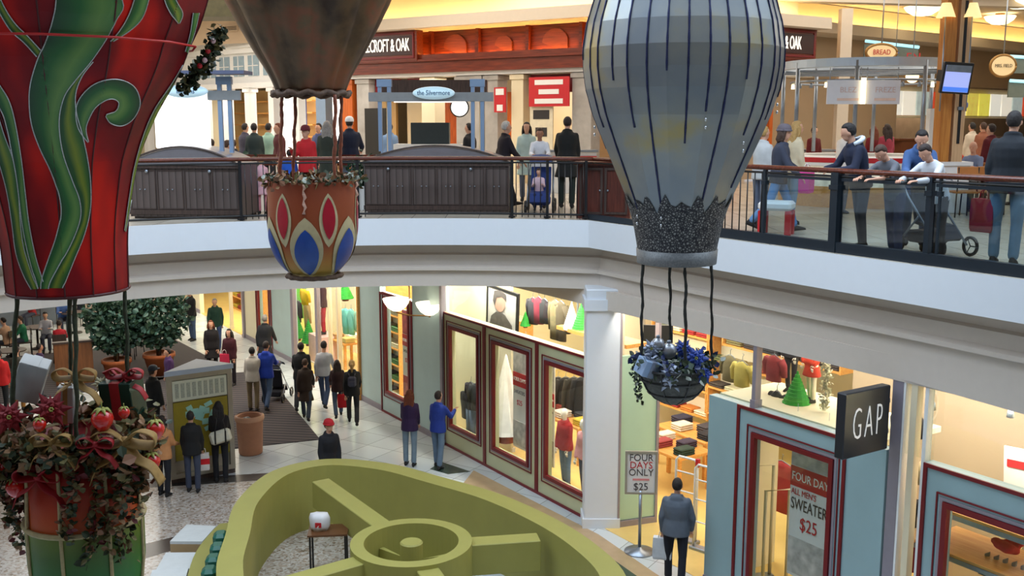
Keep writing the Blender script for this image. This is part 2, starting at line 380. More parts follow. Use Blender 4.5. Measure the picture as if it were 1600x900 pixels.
# header above the panels / transom frame pieces
g = MB(); g.box((10.9, -.06, 4.2), (44, .14, .32)); 
for t in (5.42, -4.05 + 0, -6.5, -2.9): pass
o = g.build('trim_shop_header', M_mould); o.location = WP(0); o.rotation_euler = (0, 0, WROT); o['kind'] = 'structure'
o = None
def mull(t, w_=.07, m=None, z0=0, z1=4.3, label='', out=0):
    g = MB(); g.box((0, -.06 + out, (z0 + z1) / 2), (w_, .12, z1 - z0)); g.box((0, -.06 + out, z0 + .06), (w_ + .03, .15, .12))
    x = g.build('mullion', m or M_mauve); x.location = WP(t); x.rotation_euler = (0, 0, WROT)
    return tag(x, label, 'mullion', 'shop front mullions')
mull(-6.52, .16, label='broad mauve upright at the black sign')
mull(-6.62, .03, M_white, label='thin white upright right of the mauve one')
mull(-6.76, .09, M_cream, label='cream upright in the narrow glazed slot')
mull(-6.94, .05, M_white, label='white upright at the left of the last bay')
mull(-4.05, .07, z0=3.1, label='slim upright above the four day sale window')
mull(5.42, .10, out=.09, label='mauve upright left of the cream display window')
mull(9.99, .08, M_oak, out=.09, label='wood upright right of the teal sweaters')
mull(11.55, .10, M_cream, label='cream upright left of the teal sweaters')
mull(13.1, .16, label='mauve upright right of the yellow jacket')
mull(14.83, .2, out=.09, label='broad mauve upright left of the yellow jacket')
mull(12.2, .05, M_shopwall, label='thin upright right of the black haired mannequin')
mull(19.60, .16, out=.09, label='mauve upright at the far green shop entrance')
mull(21.3, .08, M_cream, label='cream upright within the far green shop entrance')
# upper glazing of the front
g = MB(); g.box((.5 * (9.98 + -.3), -.05, 3.62), (10.28, .01, 1.02)); g.box((-5.1, -.05, 3.62), (3.9, .01, 1.02)); g.box((-8.6, -.05, 3.62), (3.2, .01, 1.02)); g.box((12.4, -.05, 2.1), (4.7, .01, 4.1))
o = g.build('window_1', GLASS); o.location = WP(0); o.rotation_euler = (0, 0, WROT); o['kind'] = 'structure'
# deck of the display box behind the right panels
g = MB(); g.box((-4.65, -.86, 3.06), (3.0, 1.3, .08)); g.box((-3.19, -.86, 1.51), (.06, 1.3, 3.02))
o = g.build('display_box', M_shopwall); o.location = WP(0); o.rotation_euler = (0, 0, WROT)
tag(o, 'cream topped display box behind the blue grey front at the entrance', 'display box')
# white column, mint entrance panel
g = MB(); g.box((1.62, 18.03, 2.2), (.62, .62, 4.4), bev=.02); g.box((1.62, 18.03, .09), (.68, .68, .18)); g.box((1.62, 18.03, 4.12), (.70, .70, .2)); struct('trim_column', g, M_fascia)
a, b_ = Vector((1.93, 17.74)), Vector((2.72, 18.02)); d = (b_ - a).normalized(); n = Vector((-d.y, d.x))
t_ = thing('entrance_panel', 'mint green glossy panel right of the white column, sale stand in front', 'wall panel', (a.x, a.y, 0), math.atan2(d.y, d.x))
g = MB(); g.box((.37, .06, 1.66), (.74, .1, 3.06)); g.build('panel', M_mint, t_)
g = MB(); g.box((.37, .05, .06), (.76, .14, .12)); g.box((.76, .05, 2.1), (.05, .14, 4.2)); g.box((.0, .05, 2.1), (.04, .14, 4.2)); g.build('frame', M_mauve, t_)
g = MB(); g.box((.05, .12, 3.7), (.10, .1, 1.1)); g.build('jamb', M_cream, t_)
g = MB(); g.box((1.55, .2, 4.1), (3, .1, .3)); g.build('header', M_shopwall, t_)

# GAP sign
sg = thing('shop_sign', 'black square projecting sign with tall white letters over the blue grey front', 'sign', WP(-6.42, -.06, 3.57), WROT)
g = MB(); g.box((0, .47, 0), (.14, .86, .84), bev=.012); g.build('sign_box', mat('sign_black', (34, 36, 44), .3, noise=.02), sg)
g = MB(); g.box((0, .02, .2), (.05, .08, .06)); g.box((0, .02, -.2), (.05, .08, .06)); g.build('bracket', M_steel, sg)
text('GAP', .60, mat('sign_white', (235, 235, 232), .4, noise=0, emit=(255, 255, 255), es=.25), sg, (-.075, .47, -.01), (math.pi / 2, 0, -math.pi / 2), sx=.42, sp=1.35, off=-.012)

# ============================================================ gallery railings
RP = offs(EDGE, .13); RZ = 6.66
def path_at_px(px):
    best = None
    for i in range(len(RP) - 1):
        a, b_ = RP[i], RP[i + 1]
        k = (px - 800) / F
        # x = k*Y' with small pitch correction for z=5.6
        fa = a.x - k * (a.y * _c + (CAMZ - 5.6) * _s); fb = b_.x - k * (b_.y * _c + (CAMZ - 5.6) * _s)
        if fa * fb <= 0:
            t = fa / (fa - fb); return a.lerp(b_, t)
ki = [i for i, p in enumerate(EDGE) if (p - kink).length < 1e-6][0]
def rail_section(pts, label):
    r_ = thing('balustrade', label, 'railing', (pts[0].x, pts[0].y, 5.6)); o = Vector((pts[0].x, pts[0].y, 5.6))
    L3 = lambda p, z: (p.x - o.x, p.y - o.y, z - 5.6)
    g = MB(); g.tube([L3(p, RZ) for p in pts], .045, 8, sq=.8); g.build('handrail', M_handrail, r_)
    g = MB(); g.tube([L3(p, RZ - .07) for p in pts], .018, 6); g.build('top_bar', M_black, r_)
    return r_, L3
M_shoe = mat('dark_blue_grey_metal', (34, 44, 54), .35, .3, noise=.05)
left_pts = [RP[0]] + RP[1:ki + 1]
rl, L3 = rail_section(left_pts, 'curved balustrade with brown handrail and dark pickets facing the atrium')
g = MB(); g.tube([L3(p, 5.68) for p in left_pts], .022, 6); g.build('bottom_bar', M_black, rl)
for a, b_ in ((-30, 22), (376, 418), (552, 572), (797, 918)):
    x = a
    while x < b_:
        p = path_at_px(x)
        if p: g = MB(); g.tube([L3(p, 5.62), L3(p, RZ - .07)], .009, 5); g.build('picket', M_black, rl)
        x += 9.5
for x in (24, 378, 560, 800, 855, 915):
    p = path_at_px(x)
    g = MB(); g.box(L3(p, 6.13), (.05, .05, 1.06)); g.box(L3(p, 5.63), (.12, .12, .03)); g.build('post', M_black, rl)
right_pts = RP[ki:]
rr, L3 = rail_section(right_pts, 'straight glass balustrade with brown handrail where people lean')
def seg(name, x0, x1, z0, z1, th, m, r_=rr):
    a, b_ = path_at_px(x0), path_at_px(x1)
    if b_ is None: b_ = right_pts[-1]
    d = b_ - a; c = (a + b_) / 2; g = MB(); g.box(L3(c, (z0 + z1) / 2), (d.length, th, z1 - z0), rz=math.atan2(d.y, d.x)); return g.build(name, m, r_)
seg('shoe_rail', 1128, 1303, 5.6, 5.74, .10, M_shoe); seg('shoe_rail', 1303, 1447, 5.6, 5.74, .10, M_shoe); seg('shoe_rail', 1447, 1900, 5.6, 5.74, .10, M_shoe)
seg('shoe_rail', 921, 1128, 5.6, 5.70, .08, M_shoe)
seg('glass_panel', 1195, 1296, 5.74, 6.55, .012, GLASS_RAIL); seg('glass_panel', 1310, 1441, 5.74, 6.55, .012, GLASS_RAIL); seg('glass_panel', 1456, 1900, 5.74, 6.55, .012, GLASS_RAIL)
for x0, x1 in ((1195, 1296), (1310, 1441), (1456, 1900)): seg('glass_top_rail', x0, x1, 6.53, 6.57, .03, M_shoe)
for x, ww in ((1124, .07), (1192, .05), (1303, .12), (1447, .07), (1462, .03)):
    p = path_at_px(x); g = MB(); g.box(L3(p, 6.12), (ww, ww, 1.04), rz=math.atan2(dirR.y, dirR.x)); g.box(L3(p, 6.45), (ww + .03, ww + .03, .06), rz=math.atan2(dirR.y, dirR.x)); g.build('post', M_shoe, rr)
x = 1132
while x < 1190:
    p = path_at_px(x); g = MB(); g.tube([L3(p, 5.70), L3(p, RZ - .07)], .010, 5); g.build('picket', M_black, rr); x += 11
# dark wooden cabinets at the kink, behind the rail
def slat_mat():
    m = mat('brown_slatted_wood', (74, 62, 58), .45, noise=0); nt, N, L, b = nodes_of(m)
    tc = N.new('ShaderNodeTexCoord'); wv = N.new('ShaderNodeTexWave'); wv.bands_direction = 'X'; wv.inputs['Scale'].default_value = 2.6; wv.wave_profile = 'SAW'
    r = ramp(nt, [(0, (44, 36, 34)), (.12, (78, 66, 62)), (.9, (92, 80, 76)), (1, (50, 42, 40))])
    L.new(tc.outputs['Object'], wv.inputs[0]); L.new(wv.outputs[0], r.inputs[0]); L.new(r.outputs[0], b.inputs['Base Color']); return m
M_slat = slat_mat()
M_lid = mat('polished_lid_metal', (128, 124, 128), .3, .35, noise=.05)
M_bluem = mat('pale_blue_painted_metal', (142, 166, 196), .35, .3, noise=.04)
def kiosk(px0, px1, y0, label, group='merchandise kiosks by the atrium rail', depth=1.1, zt=6.6, rise=.3, m=None):
    a, b_ = P(px0, y0, 5.6), P(px1, y0 + 1, 5.6); d = b_ - a; W_ = d.length
    k = thing('kiosk', label, 'kiosk', a, math.atan2(d.y, d.x), group)
    g = MB(); g.box((W_ / 2, depth / 2, .5), (W_, depth, .92)); g.build('body', m or M_slat, k)
    g = MB(); g.box((W_ / 2, depth / 2, .03), (W_ - .1, depth - .08, .06)); g.box((W_ / 2, -.01, .93), (W_ + .04, .06, .07)); g.box((W_ / 2, -.012, .12), (W_ + .02, .03, .08)); g.build('plinth', M_dkwood, k)
    n = 14; rings = []
    for i in range(n + 1):
        x = W_ * i / n; zz = .97 + rise * math.sin(math.pi * i / n) ** .8
        rings.append([(x, -.06, .95), (x, -.06, zz - .02), (x, 0, zz), (x, depth, zz), (x, depth, .95)])
    g.__init__(); g.loft(rings, cap=True, sm=False); g.build('curved_lid', M_lid, k)
    g = MB(); g.tube([(W_ * i / n, -.07, .97 + rise * math.sin(math.pi * i / n) ** .8) for i in range(n + 1)], .02, 6); g.build('lid_edge', M_dkwood, k)
    nd = max(3, int(W_ / .42))
    for i in range(nd):
        x = (i + .5) * W_ / nd
        g = MB(); ring_rect(g, x - W_ / nd * .47, x + W_ / nd * .47, .17, .86, .015, -.012, .0); dr = g.build('door', M_dkwood, k)
        for s in (-1, 1): g = MB(); g.ball((x + s * .045, -.025, .52), .014, 8); g.build('knob', M_steel, dr)
    for x in (W_ * .17, W_ * .74): g = MB(); g.lathe([(.0, -.02), (.028, -.015), (.028, .01), (0, .012)], (0, 0, 0), 10); o = g.build('bolt', M_steel, k); o.location = (x, -.03, .84); o.rotation_euler = (math.pi / 2, 0, 0)
    return k, W_
k1, W1 = kiosk(570, 795, 334, 'dark brown kiosk with oval sign, between the copper balloon and the stroller')
def gantry(k, x0, x1, zt, label_, letters, yb=.55, cx=None):
    for x in {x0, x1}:
        g = MB()
        for s in (-.09, .09): g.box((x + s, yb, (1.15 + zt) / 2), (.07, .07, zt - 1.15))
        g.box((x, yb, zt - .03), (.28, .1, .14)); g.build('post', M_bluem, k)
    g = MB(); g.box(((x0 + x1) / 2, yb - .02, zt - .29), (x1 - x0 + .6, .06, .17)); g.build('crossbeam', mat('grey_beam', (150, 152, 152), .4, .3), k)
    cx = cx or (x0 + x1) / 2
    g = MB(); g.lathe([(0, -.03), (.94, -.03), (1, 0), (.94, .03), (0, .03)], (0, 0, 0), 32); o = g.build('oval_sign', mat('oval_sign_face', (198, 228, 240), .3, noise=.0, emit=(200, 230, 245), es=.35), k)
    o.location = (cx, yb - .12, zt - .22); o.rotation_euler = (math.pi / 2, 0, 0); o.scale = (.40, .12, 1)
    text(letters, .13, mat('sign_blue_ink', (40, 84, 120), .5, noise=0), k, (cx, yb - .16, zt - .22), (math.pi / 2, 0, 0), sx=.8)
gantry(k1, .32, W1 - .62, 2.46, '', 'the Silvermore', cx=W1 * .47)
k2, W2 = kiosk(205, 376, 341.5, 'dark brown kiosk with tall white lightbox, partly behind the red balloon')
gantry(k2, W2 - .38, W2 - .38, 2.46, '', 'illusions', cx=.95)
g = MB(); g.box((.75, .7, 1.75), (1.0, .12, 1.05), bev=.02); g.build('lightbox', M_wglow, k2)
g = MB(); g.box((1.35, .4, 2.56), (1.5, .5, .06)); g.build('canopy', mat('slate_blue_canopy', (92, 98, 124), .5), k2)
a = path_at_px(921).lerp(path_at_px(924), .5)
cab = thing('wooden_cabinet', 'reddish brown panelled cabinet behind the rail beside the silver balloon', 'cabinet', (kink.x - .15, kink.y + .32, 5.6), math.atan2(dirR.y, dirR.x) * .15)
g = MB(); g.box((.42, .3, .48), (.95, .5, .96)); g.build('body', wood('reddish_cabinet_wood', (70, 30, 22), (98, 46, 34), 3, .4), cab)
g = MB(); g.box((.42, .28, .98), (1.05, .6, .05)); g.build('top', M_handrail, cab)
for i in range(2):
    g = MB(); ring_rect(g, .0 + i * .44, .41 + i * .44, .08, .9, .04, .02, .045); dr = g.build('door', M_dkwood, cab)
    g = MB(); g.ball((.36 + i * .14, .03, .5), .02, 8); g.build('knob', M_steel, dr)

# ============================================================ upper shop fronts
def front(name, label, cat, pxa, Ya, pxb, Yb, z=5.6, group=None):
    a = Vector(((pxa - 800) / F * Ya * 1.0, Ya, 0)); b_ = Vector(((pxb - 800) / F * Yb, Yb, 0)); d = b_ - a
    t = thing(name, label, cat, (a.x, a.y, z), math.atan2(d.y, d.x), group); return t, d.length
def bo(pxa, Ya, pxb, Yb, label, sign_rng, letters, right=False):
    t, Wd = front('storefront', label, 'shop front', pxa, Ya, pxb, Yb)
    g = MB(); g.box((Wd / 2, 0, 3.38), (Wd, .5, .40)); g.box((Wd / 2, -.22, 3.64), (Wd, .06, .14)); g.box((Wd / 2, -.28, 3.22), (Wd, .1, .08)); g.box((Wd / 2, -.28, 3.54), (Wd, .1, .06)); g.build('lower_fascia', M_mahog, t)
    g = MB(); g.box((Wd / 2, .45, 4.0), (Wd, .1, .9)); 
    n = max(2, int(Wd / 1.6))
    g.build('recess_panel', M_mahog, t)
    arch = wood('arched_relief_wood', (116, 48, 22), (150, 68, 34), 2, .35, 'X')
    for i in range(n):
        x = (i + .5) * Wd / n; r = .3 if i % 2 else .42
        g = MB(); g.prism([(x - r, -.0)] and [(x + r * math.cos(a_), 3.68 + .25 + r * .9 * max(0, math.sin(a_)) if math.sin(a_) > 0 else 3.62) for a_ in [math.pi * k / 10 for k in range(11)]], 0, .05)
        g.v = [(p[0], .38 - p[2], p[1]) for p in g.v]; g.build('relief_arch', arch, t)
        g = MB(); g.box(((i) * Wd / n, .34, 4.0), (.10, .2, .9)); g.build('pilaster', M_mahog, t)
        g = MB(); g.tube([(i * Wd / n + .15, .25, 3.62), ((i + 1) * Wd / n - .15, .25, 3.62)], .02, 6); g.build('cove_tube', M_strip, t)
    g = MB(); g.box((Wd / 2, -.1, 4.6), (Wd + .2, 1.3, .32)); g.box((Wd / 2, -.15, 4.46), (Wd + .2, 1.1, .05)); g.build('soffit_band', M_ceil, t)
    g = MB(); g.box((Wd / 2, .5, 5.25), (Wd, .1, 1.0)); g.build('cove_wall', M_cream, t)
    g = MB(); g.tube([(.1, .05, 4.82), (Wd - .1, .05, 4.82)], .03, 6); g.build('cove_tube', mat('warm_cove_tube_soft', (255, 220, 150), .4, noise=0, emit=(255, 214, 140), es=22), t)
    x0, x1 = sign_rng; x0 *= Wd; x1 *= Wd
    sb = MB(); sb.box(((x0 + x1) / 2, -.2, 4.0), (x1 - x0, .3, .92)); sb = sb.build('sign_board', M_mahog, t)
    g = MB(); ring_rect(g, x0 + .1, x1 - .1, 3.62, 4.38, .05, -.38, -.35); g.build('sign_frame', M_maroon, sb)
    g = MB(); g.box(((x0 + x1) / 2, -.36, 4.0), (x1 - x0 - .3, .03, .56)); g.build('sign_field', mat('sign_dark_field', (48, 16, 16), .4), sb)
    text(letters, .54, mat('sign_white_lit', (250, 248, 240), .4, noise=0, emit=(255, 250, 240), es=.7), sb, (x1 - .25, -.39, 4.0) if not right else ((x0 + x1) / 2, -.39, 4.0), (math.pi / 2, 0, 0), align='RIGHT' if not right else 'CENTER', sx=.46, sp=.95, ext=.01)
    g = MB(); g.box((Wd / 2, .15, 3.13), (Wd, .7, .12)); g.build('lintel', M_white, t)
    return t, Wd
b1, WB = bo(536, 33.4, 985, 27.6, 'curving mahogany shop front with glowing amber recess and white lettering', (.0, .33), 'BEECROFT & OAK')
b2, WB2 = bo(985, 27.6, 1252, 31.6, 'mahogany shop front wing seen right of the silver balloon', (.68, .99), '& OAK', True)
M_marble = mat('grey_veined_marble', (168, 164, 160), .3, noise=.2, scale=3)
def part(t, name, boxes, m, bev=0):
    g = MB()
    for c, d in boxes: g.box(c, d, bev=bev)
    return g.build(name, m, t)
for x, m_, ww in ((.4, M_orangew, .5), (1.1, M_marble, .5), (3.7, M_cream, .5), (5.2, M_marble, .9), (6.0, M_marble, .45), (6.9, M_cream, .4), (9.0, M_marble, .6)):
    part(b1, 'pillar', [((x, .1, 1.53), (ww, .5, 3.06)), ((x, .1, .1), (ww + .08, .58, .2)), ((x, .1, 2.98), (ww + .08, .58, .12))], m_)
for x0, x1 in ((1.4, 2.3), (2.7, 3.4), (7.2, 8.6)): part(b1, 'transom', [(((x0 + x1) / 2, .2, 2.8), (x1 - x0, .2, .5))], M_maroon)
part(b1, 'interior_wall', [((WB / 2, 3.4, 1.5), (WB, .1, 3.2))], M_cream)
for bx_ in (((1.9, 3.3, 1.8), (1.3, .1, 1.8)), ((4.2, 3.3, 1.8), (.7, .1, 1.8)), ((7.9, 3.3, 1.6), (1.8, .1, 2.8))): part(b1, 'interior_back_panel', [bx_], M_orangew)
part(b2, 'interior_wall', [((WB2 / 2, 2.4, 1.5), (WB2, .1, 3.2))], M_tan)
for x in (1.0, 2.6, 4.0, 5.4): part(b2, 'pillar', [((x, .1, 1.53), (.16, .3, 3.06)), ((x, .1, 2.9), (.24, .36, .14))], M_orangew)
for x in (1.8, 3.3, 4.7): part(b2, 'door_leaf', [((x, .3, 1.3), (.8, .08, 2.5))], M_tan)
ba = area('shop_ceiling_light', (-1, 31.5, 8.6), (8, 1.5), 130); bb = area('shop_ceiling_light', (5.5, 31.5, 8.6), (4, 1.2), 60)
def poster(t, name, x, z, w_, h, m, y=-.05, label=None, cat='poster', lines=0, ink=None, grp=None):
    p = thing(name, label, cat, t.matrix_basis @ Vector((x, y, z)), t.rotation_euler.z, grp)
    g = MB(); g.box((0, 0, 0), (w_, .04, h)); g.build('backing', m, p)
    for i in range(lines):
        g = MB(); g.box((0, -.025, h * (.32 - .64 * i / max(1, lines - 1))), (w_ * (.7 - .2 * (i % 2)), .01, h * .5 / lines)); g.build('print_band', ink, p)
    return p
M_red = mat('sale_red', (190, 24, 34), .5, noise=.05); M_ink = mat('ink_black', (40, 36, 38), .6)
poster(b1, 'hanging_banner', 8.05, 2.55, 1.3, .8, M_red, -.3, 'wide red sale banner over the red lit shop entrance', 'banner', 3, M_white)
poster(b1, 'hanging_banner', 6.42, 2.35, .4, .7, M_red, -.3, 'small red banner beside the grey marble pillar', 'banner', 2, M_white)
poster(b1, 'framed_poster', 7.75, 1.45, .75, 1.5, mat('poster_cream', (222, 212, 186), .5), -.2, 'cream framed poster standing behind the white haired shopper', 'poster', 3, M_ink)
poster(b1, 'black_screen_panel', 2.0, 1.3, .85, 1.7, M_black, -.6, 'tall black board left of the round clock, behind the kiosk', 'board')
# white shop to the left
wsf, WW = front('storefront', 'white panelled shop front with square columns left of the copper balloon', 'shop front', 225, 43, 534, 34.6)
part(wsf, 'cornice', [((WW / 2, 0, 4.5), (WW, .7, .22)), ((WW / 2, .05, 4.3), (WW, .5, .2))], M_white)
part(wsf, 'fascia', [((WW / 2, .1, 3.65), (WW, .3, 1.2)), ((WW / 2, -.05, 3.05), (WW, .5, .18))], M_white)
for i in range(7):
    x = WW * .36 + i * .9
    tw = part(wsf, 'transom_window', [((x, -.07, 3.75), (.62, .04, .72))], mat('pale_glass_blue', (150, 172, 186), .2, noise=.1))
    part(tw, 'glazing_bar', [((x, -.1, 3.75), (.03, .03, .72)), ((x, -.1, 3.75), (.62, .03, .03))], M_white)
for i in range(9):
    x = .9 + i * 1.42
    part(wsf, 'column', [((x, -.1, 1.5), (.3, .3, 2.96)), ((x, -.1, .12), (.4, .4, .24)), ((x, -.1, 2.88), (.4, .4, .14))], M_white)
part(wsf, 'interior_wall', [((WW / 2, 2.6, 1.5), (WW, .1, 3))], mat('honey_wall', (206, 170, 112), .6, noise=.1, scale=1))
for i, m_ in enumerate((M_bluem, M_cream, M_wglow, M_red, M_wglow)):
    x = (1.2, 4.4, 8.7, 9.55, 11.6)[i]
    part(wsf, 'interior_panel', [((x, .9, 1.5), ((.3, .8, 1.3, .5, 1.3)[i], .08, 2.5))], m_)
for bx_ in (((2.4, .2, 1.5), (.3, .2, 2.9)), ((10.55, .2, 1.5), (.35, .2, 2.9))): part(wsf, 'blue_upright', [bx_], mat('royal_blue_paint', (56, 66, 140), .5))
part(wsf, 'pale_blue_upright', [((12.3, -.2, 1.5), (.5, .3, 2.9))], M_bluem)
text('AMPERLY', .42, mat('grey_lettering', (150, 146, 148), .5, noise=0), wsf, (2.6, -.1, 3.75), (math.pi / 2, 0, 0), sx=.9)
for i in range(5):
    x = 4.0 + i * 1.4
    sh = part(wsf, 'shelf_unit', [((x, 2.3, .3 + j * .45), (1.0, .35, .05)) for j in range(6)], M_oak)
ba2 = area('shop_ceiling_light', (-10, 38.5, 8.5), (8, 2), 160, (1, .9, .74)); ba2.rotation_euler = (0, 0, 0)
# wall over the white shop with air vent
g = MB(); 
wt = struct('wall_over_white_shop', g.add([(-22, 44, 10.1), (-5.2, 34.7, 10.1), (-5.2, 34.7, 11.3), (-22, 44, 11.3)], [(0, 1, 2, 3)]), M_tan)
wt.name = 'wall_upper_left'
v = thing('air_vent', 'dark slotted air vent on the tan wall above the white shop', 'vent', (-9.9, 37.2, 10.62), -.505)
g = MB(); ring_rect(g, -.3, .3, -.1, .1, .02, -.06, -.02)
g.build('frame', M_tan, v); part(v, 'slat', [((0, -.03, -.06 + i * .04), (.56, .02, .012)) for i in range(4)], M_black)
# food court side
fw, WF = front('storefront', 'tan food court wall with lit menu boards under a glowing cove', 'food counter', 1199, 33.2, 1720, 49)
part(fw, 'cove_wall', [((WF / 2, .6, 5.27), (WF, .1, .8))], M_cream)
part(fw, 'soffit', [((WF / 2, 0, 4.75), (WF, 1.3, .34))], M_ceil)
g = MB(); g.tube([(.2, .25, 5.0), (WF - .2, .25, 5.0)], .03, 6); g.build('cove_tube', MATS['warm_cove_tube_soft'], fw)
part(fw, 'wall', [((WF / 2, .5, 3.9), (WF, .1, 1.5)), ((4.0, .5, 1.6), (8.0, .1, 3.2))], M_tan)
part(fw, 'menu_ledge', [((WF * .66, 1.1, 3.0), (WF * .68, .5, .2)), ((WF * .66, 1.1, 1.95), (WF * .68, .6, .07))], M_cream)
part(fw, 'kitchen_wall', [((WF * .66, 2.6, 1.7), (WF * .68, .1, 3.4))], mat('kitchen_wall', (150, 128, 104), .5, noise=.2, scale=2))
mcols = [(230, 220, 90), (248, 246, 232), (250, 244, 226), (170, 184, 180), (204, 74, 46), (190, 62, 48), (240, 232, 200), (220, 200, 90)]
for i in range(13):
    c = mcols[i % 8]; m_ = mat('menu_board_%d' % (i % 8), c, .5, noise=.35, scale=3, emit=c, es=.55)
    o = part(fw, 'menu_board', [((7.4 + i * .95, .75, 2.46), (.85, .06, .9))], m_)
part(fw, 'counter', [((WF * .62, -.2, .55), (WF * .7, .6, 1.1)), ((WF * .62, -.2, 1.13), (WF * .72, .75, .06))], mat('counter_brown', (120, 70, 46), .4))
fo = area('shop_ceiling_light', (16.5, 42.5, 8.8), (8, 1.2), 160); fo.rotation_euler = (0, 0, .68)
# beige pier between shop front and food court
g = MB(); pr = P(1305, 90, 8.0)
pier = thing('square_pier', 'slim beige square pier rising to the ceiling right of the lettering', 'pier', (10.1, 31.9, 5.6))
part(pier, 'shaft', [((0, 0, 2.56), (.34, .34, 5.1))], M_ceil); part(pier, 'base', [((0, 0, .4), (.5, .5, .8)), ((0, 0, .84), (.56, .56, .06))], M_orangew)
g = MB(); g.box((-8.6, 28.5, 10.68), (5.6, 1.2, 1.2)); struct('trim_bulkhead', g, mat('dark_olive_paint', (70, 66, 40), .6, noise=.2))
# beam across the ceiling
g = MB(); g.box((16, 27.5, 11.0), (22, .8, .6), rz=.12); struct('trim_beam', g, M_ceil)
g = MB(); g.box((17, 33.5, 11.1), (20, .5, .4), rz=.2); struct('trim_beam', g, M_ceil)
# ============================================================ hanging balloons
def vramp(name, stops, rough=.5, metal=0, coat=0, noise=.0, axis=2):   # colour painted along object z (0..1 given in metres)
    m = mat(name, stops[0][1], rough, metal, noise=0, coat=coat); nt, N, L, b = nodes_of(m)
    z0, z1 = stops[0][0], stops[-1][0]
    tc = N.new('ShaderNodeTexCoord'); sp = N.new('ShaderNodeSeparateXYZ'); mr = N.new('ShaderNodeMapRange')
    mr.inputs[1].default_value = z0; mr.inputs[2].default_value = z1
    ns = N.new('ShaderNodeTexNoise'); ns.inputs['Scale'].default_value = 3; ad = N.new('ShaderNodeMath'); ad.operation = 'MULTIPLY_ADD'; ad.inputs[1].default_value = noise
    r = ramp(nt, [((z - z0) / (z1 - z0), c) for z, c in stops])
    L.new(tc.outputs['Object'], sp.inputs[0]); L.new(tc.outputs['Object'], ns.inputs['Vector']); L.new(sp.outputs[axis], mr.inputs[0])
    L.new(ns.outputs[0], ad.inputs[0]); L.new(mr.outputs[0], ad.inputs[2]); L.new(ad.outputs[0], r.inputs[0]); L.new(r.outputs[0], b.inputs['Base Color']); return m
def smooth_prof(pts, n=4):
    out = []
    for i in range(len(pts) - 1):
        p0, p1, p2, p3 = pts[max(i - 1, 0)], pts[i], pts[i + 1], pts[min(i + 2, len(pts) - 1)]
        for k in range(n):
            t = k / n
            out.append(tuple(.5 * (2 * p1[j] + (p2[j] - p0[j]) * t + (2 * p0[j] - 5 * p1[j] + 4 * p2[j] - p3[j]) * t * t + (3 * p1[j] - p0[j] - 3 * p2[j] + p3[j]) * t ** 3) for j in range(len(p1))))
    out.append(tuple(pts[-1])); return out
def px_profile(cx, D, rows):
    base = Q(cx, rows[0][0], D); return [(h * (D / _c * 0 + (Q(cx + 100, y, D).x - Q(cx, y, D).x) / 100), Q(cx, y, D).z - base.z) for y, h in rows], base
def surf_pts(bv, pts, D, origin, off=.006):
    out = []
    for (x, y) in pts:
        d = ray(x, y).normalized(); h = bv.ray_cast(Vector((0, 0, CAMZ)) - origin, d)
        out.append((h[0] + (h[1] if h[1].dot(d) < 0 else -h[1]) * off, h[1]) if h[0] is not None else None)
    return out
def ribbon(bv, D, origin, A_, B_, name, m, parent, ncross=6, nl=5, off=.008):
    A2, B2 = smooth_prof(A_, nl), smooth_prof(B_, nl)
    k = min(len(A2), len(B2)); A2 = [A2[int(i * (len(A2) - 1) / (k - 1))] for i in range(k)]; B2 = [B2[int(i * (len(B2) - 1) / (k - 1))] for i in range(k)]
    grid = []
    for a, b_ in zip(A2, B2):
        grid.append(surf_pts(bv, [(lerp(a[0], b_[0], j / ncross), lerp(a[1], b_[1], j / ncross)) for j in range(ncross + 1)], D, origin, off))
    vs, idx, cols = [], {}, []
    for i, r in enumerate(grid):
        for j, q in enumerate(r):
            if q is not None: idx[i, j] = len(vs); vs.append(q[0]); cols.append(j / ncross)
    fs = [(idx[i, j], idx[i, j + 1], idx[i + 1, j + 1], idx[i + 1, j]) for i in range(len(grid) - 1) for j in range(ncross) if all(q in idx for q in ((i, j), (i, j + 1), (i + 1, j + 1), (i + 1, j)))]
    g = MB(); g.add(vs, fs); o = g.build(name, m, parent)
    at = o.data.attributes.new('across', 'FLOAT', 'POINT')
    for i, c in enumerate(cols): at.data[i].value = c
    gl = MB()
    for side in (0, ncross):
        run = []
        for i in range(len(grid)):
            if grid[i][side] is not None: run.append(grid[i][side][0])
            else:
                if len(run) > 2: gl.tube(run, .0045, 4)
                run = []
        if len(run) > 2: gl.tube(run, .0045, 4)
    if gl.v: gl.build('glitter_outline', M_glit, o)
    return o
M_glit = mat('silver_glitter', (190, 192, 190), .35, .6, noise=.3, scale=120)
def across_mat(name, stops):
    m = mat(name, stops[0][1], .45, noise=0); nt, N, L, b = nodes_of(m)
    a = N.new('ShaderNodeAttribute'); a.attribute_name = 'across'; ns = N.new('ShaderNodeTexNoise'); ns.inputs['Scale'].default_value = 2.5
    ad = N.new('ShaderNodeMath'); ad.operation = 'MULTIPLY_ADD'; ad.inputs[1].default_value = .5; sb_ = N.new('ShaderNodeMath'); sb_.operation = 'SUBTRACT'; sb_.inputs[1].default_value = .25
    tc = N.new('ShaderNodeTexCoord'); L.new(tc.outputs['Object'], ns.inputs['Vector'])
    L.new(ns.outputs[0], ad.inputs[0]); L.new(a.outputs['Fac'], ad.inputs[2]); L.new(ad.outputs[0], sb_.inputs[0])
    r = ramp(nt, stops); L.new(sb_.outputs[0], r.inputs[0]); L.new(r.outputs[0], b.inputs['Base Color']); return m
M_scroll = across_mat('green_scroll_paint', [(0, (20, 62, 20)), (.22, (30, 78, 22)), (.5, (122, 134, 22)), (.78, (62, 104, 26)), (1, (20, 76, 34))])
M_scroll2 = across_mat('green_scroll_paint_dark', [(0, (16, 60, 26)), (.35, (28, 92, 34)), (.7, (96, 134, 60)), (1, (60, 112, 56))])
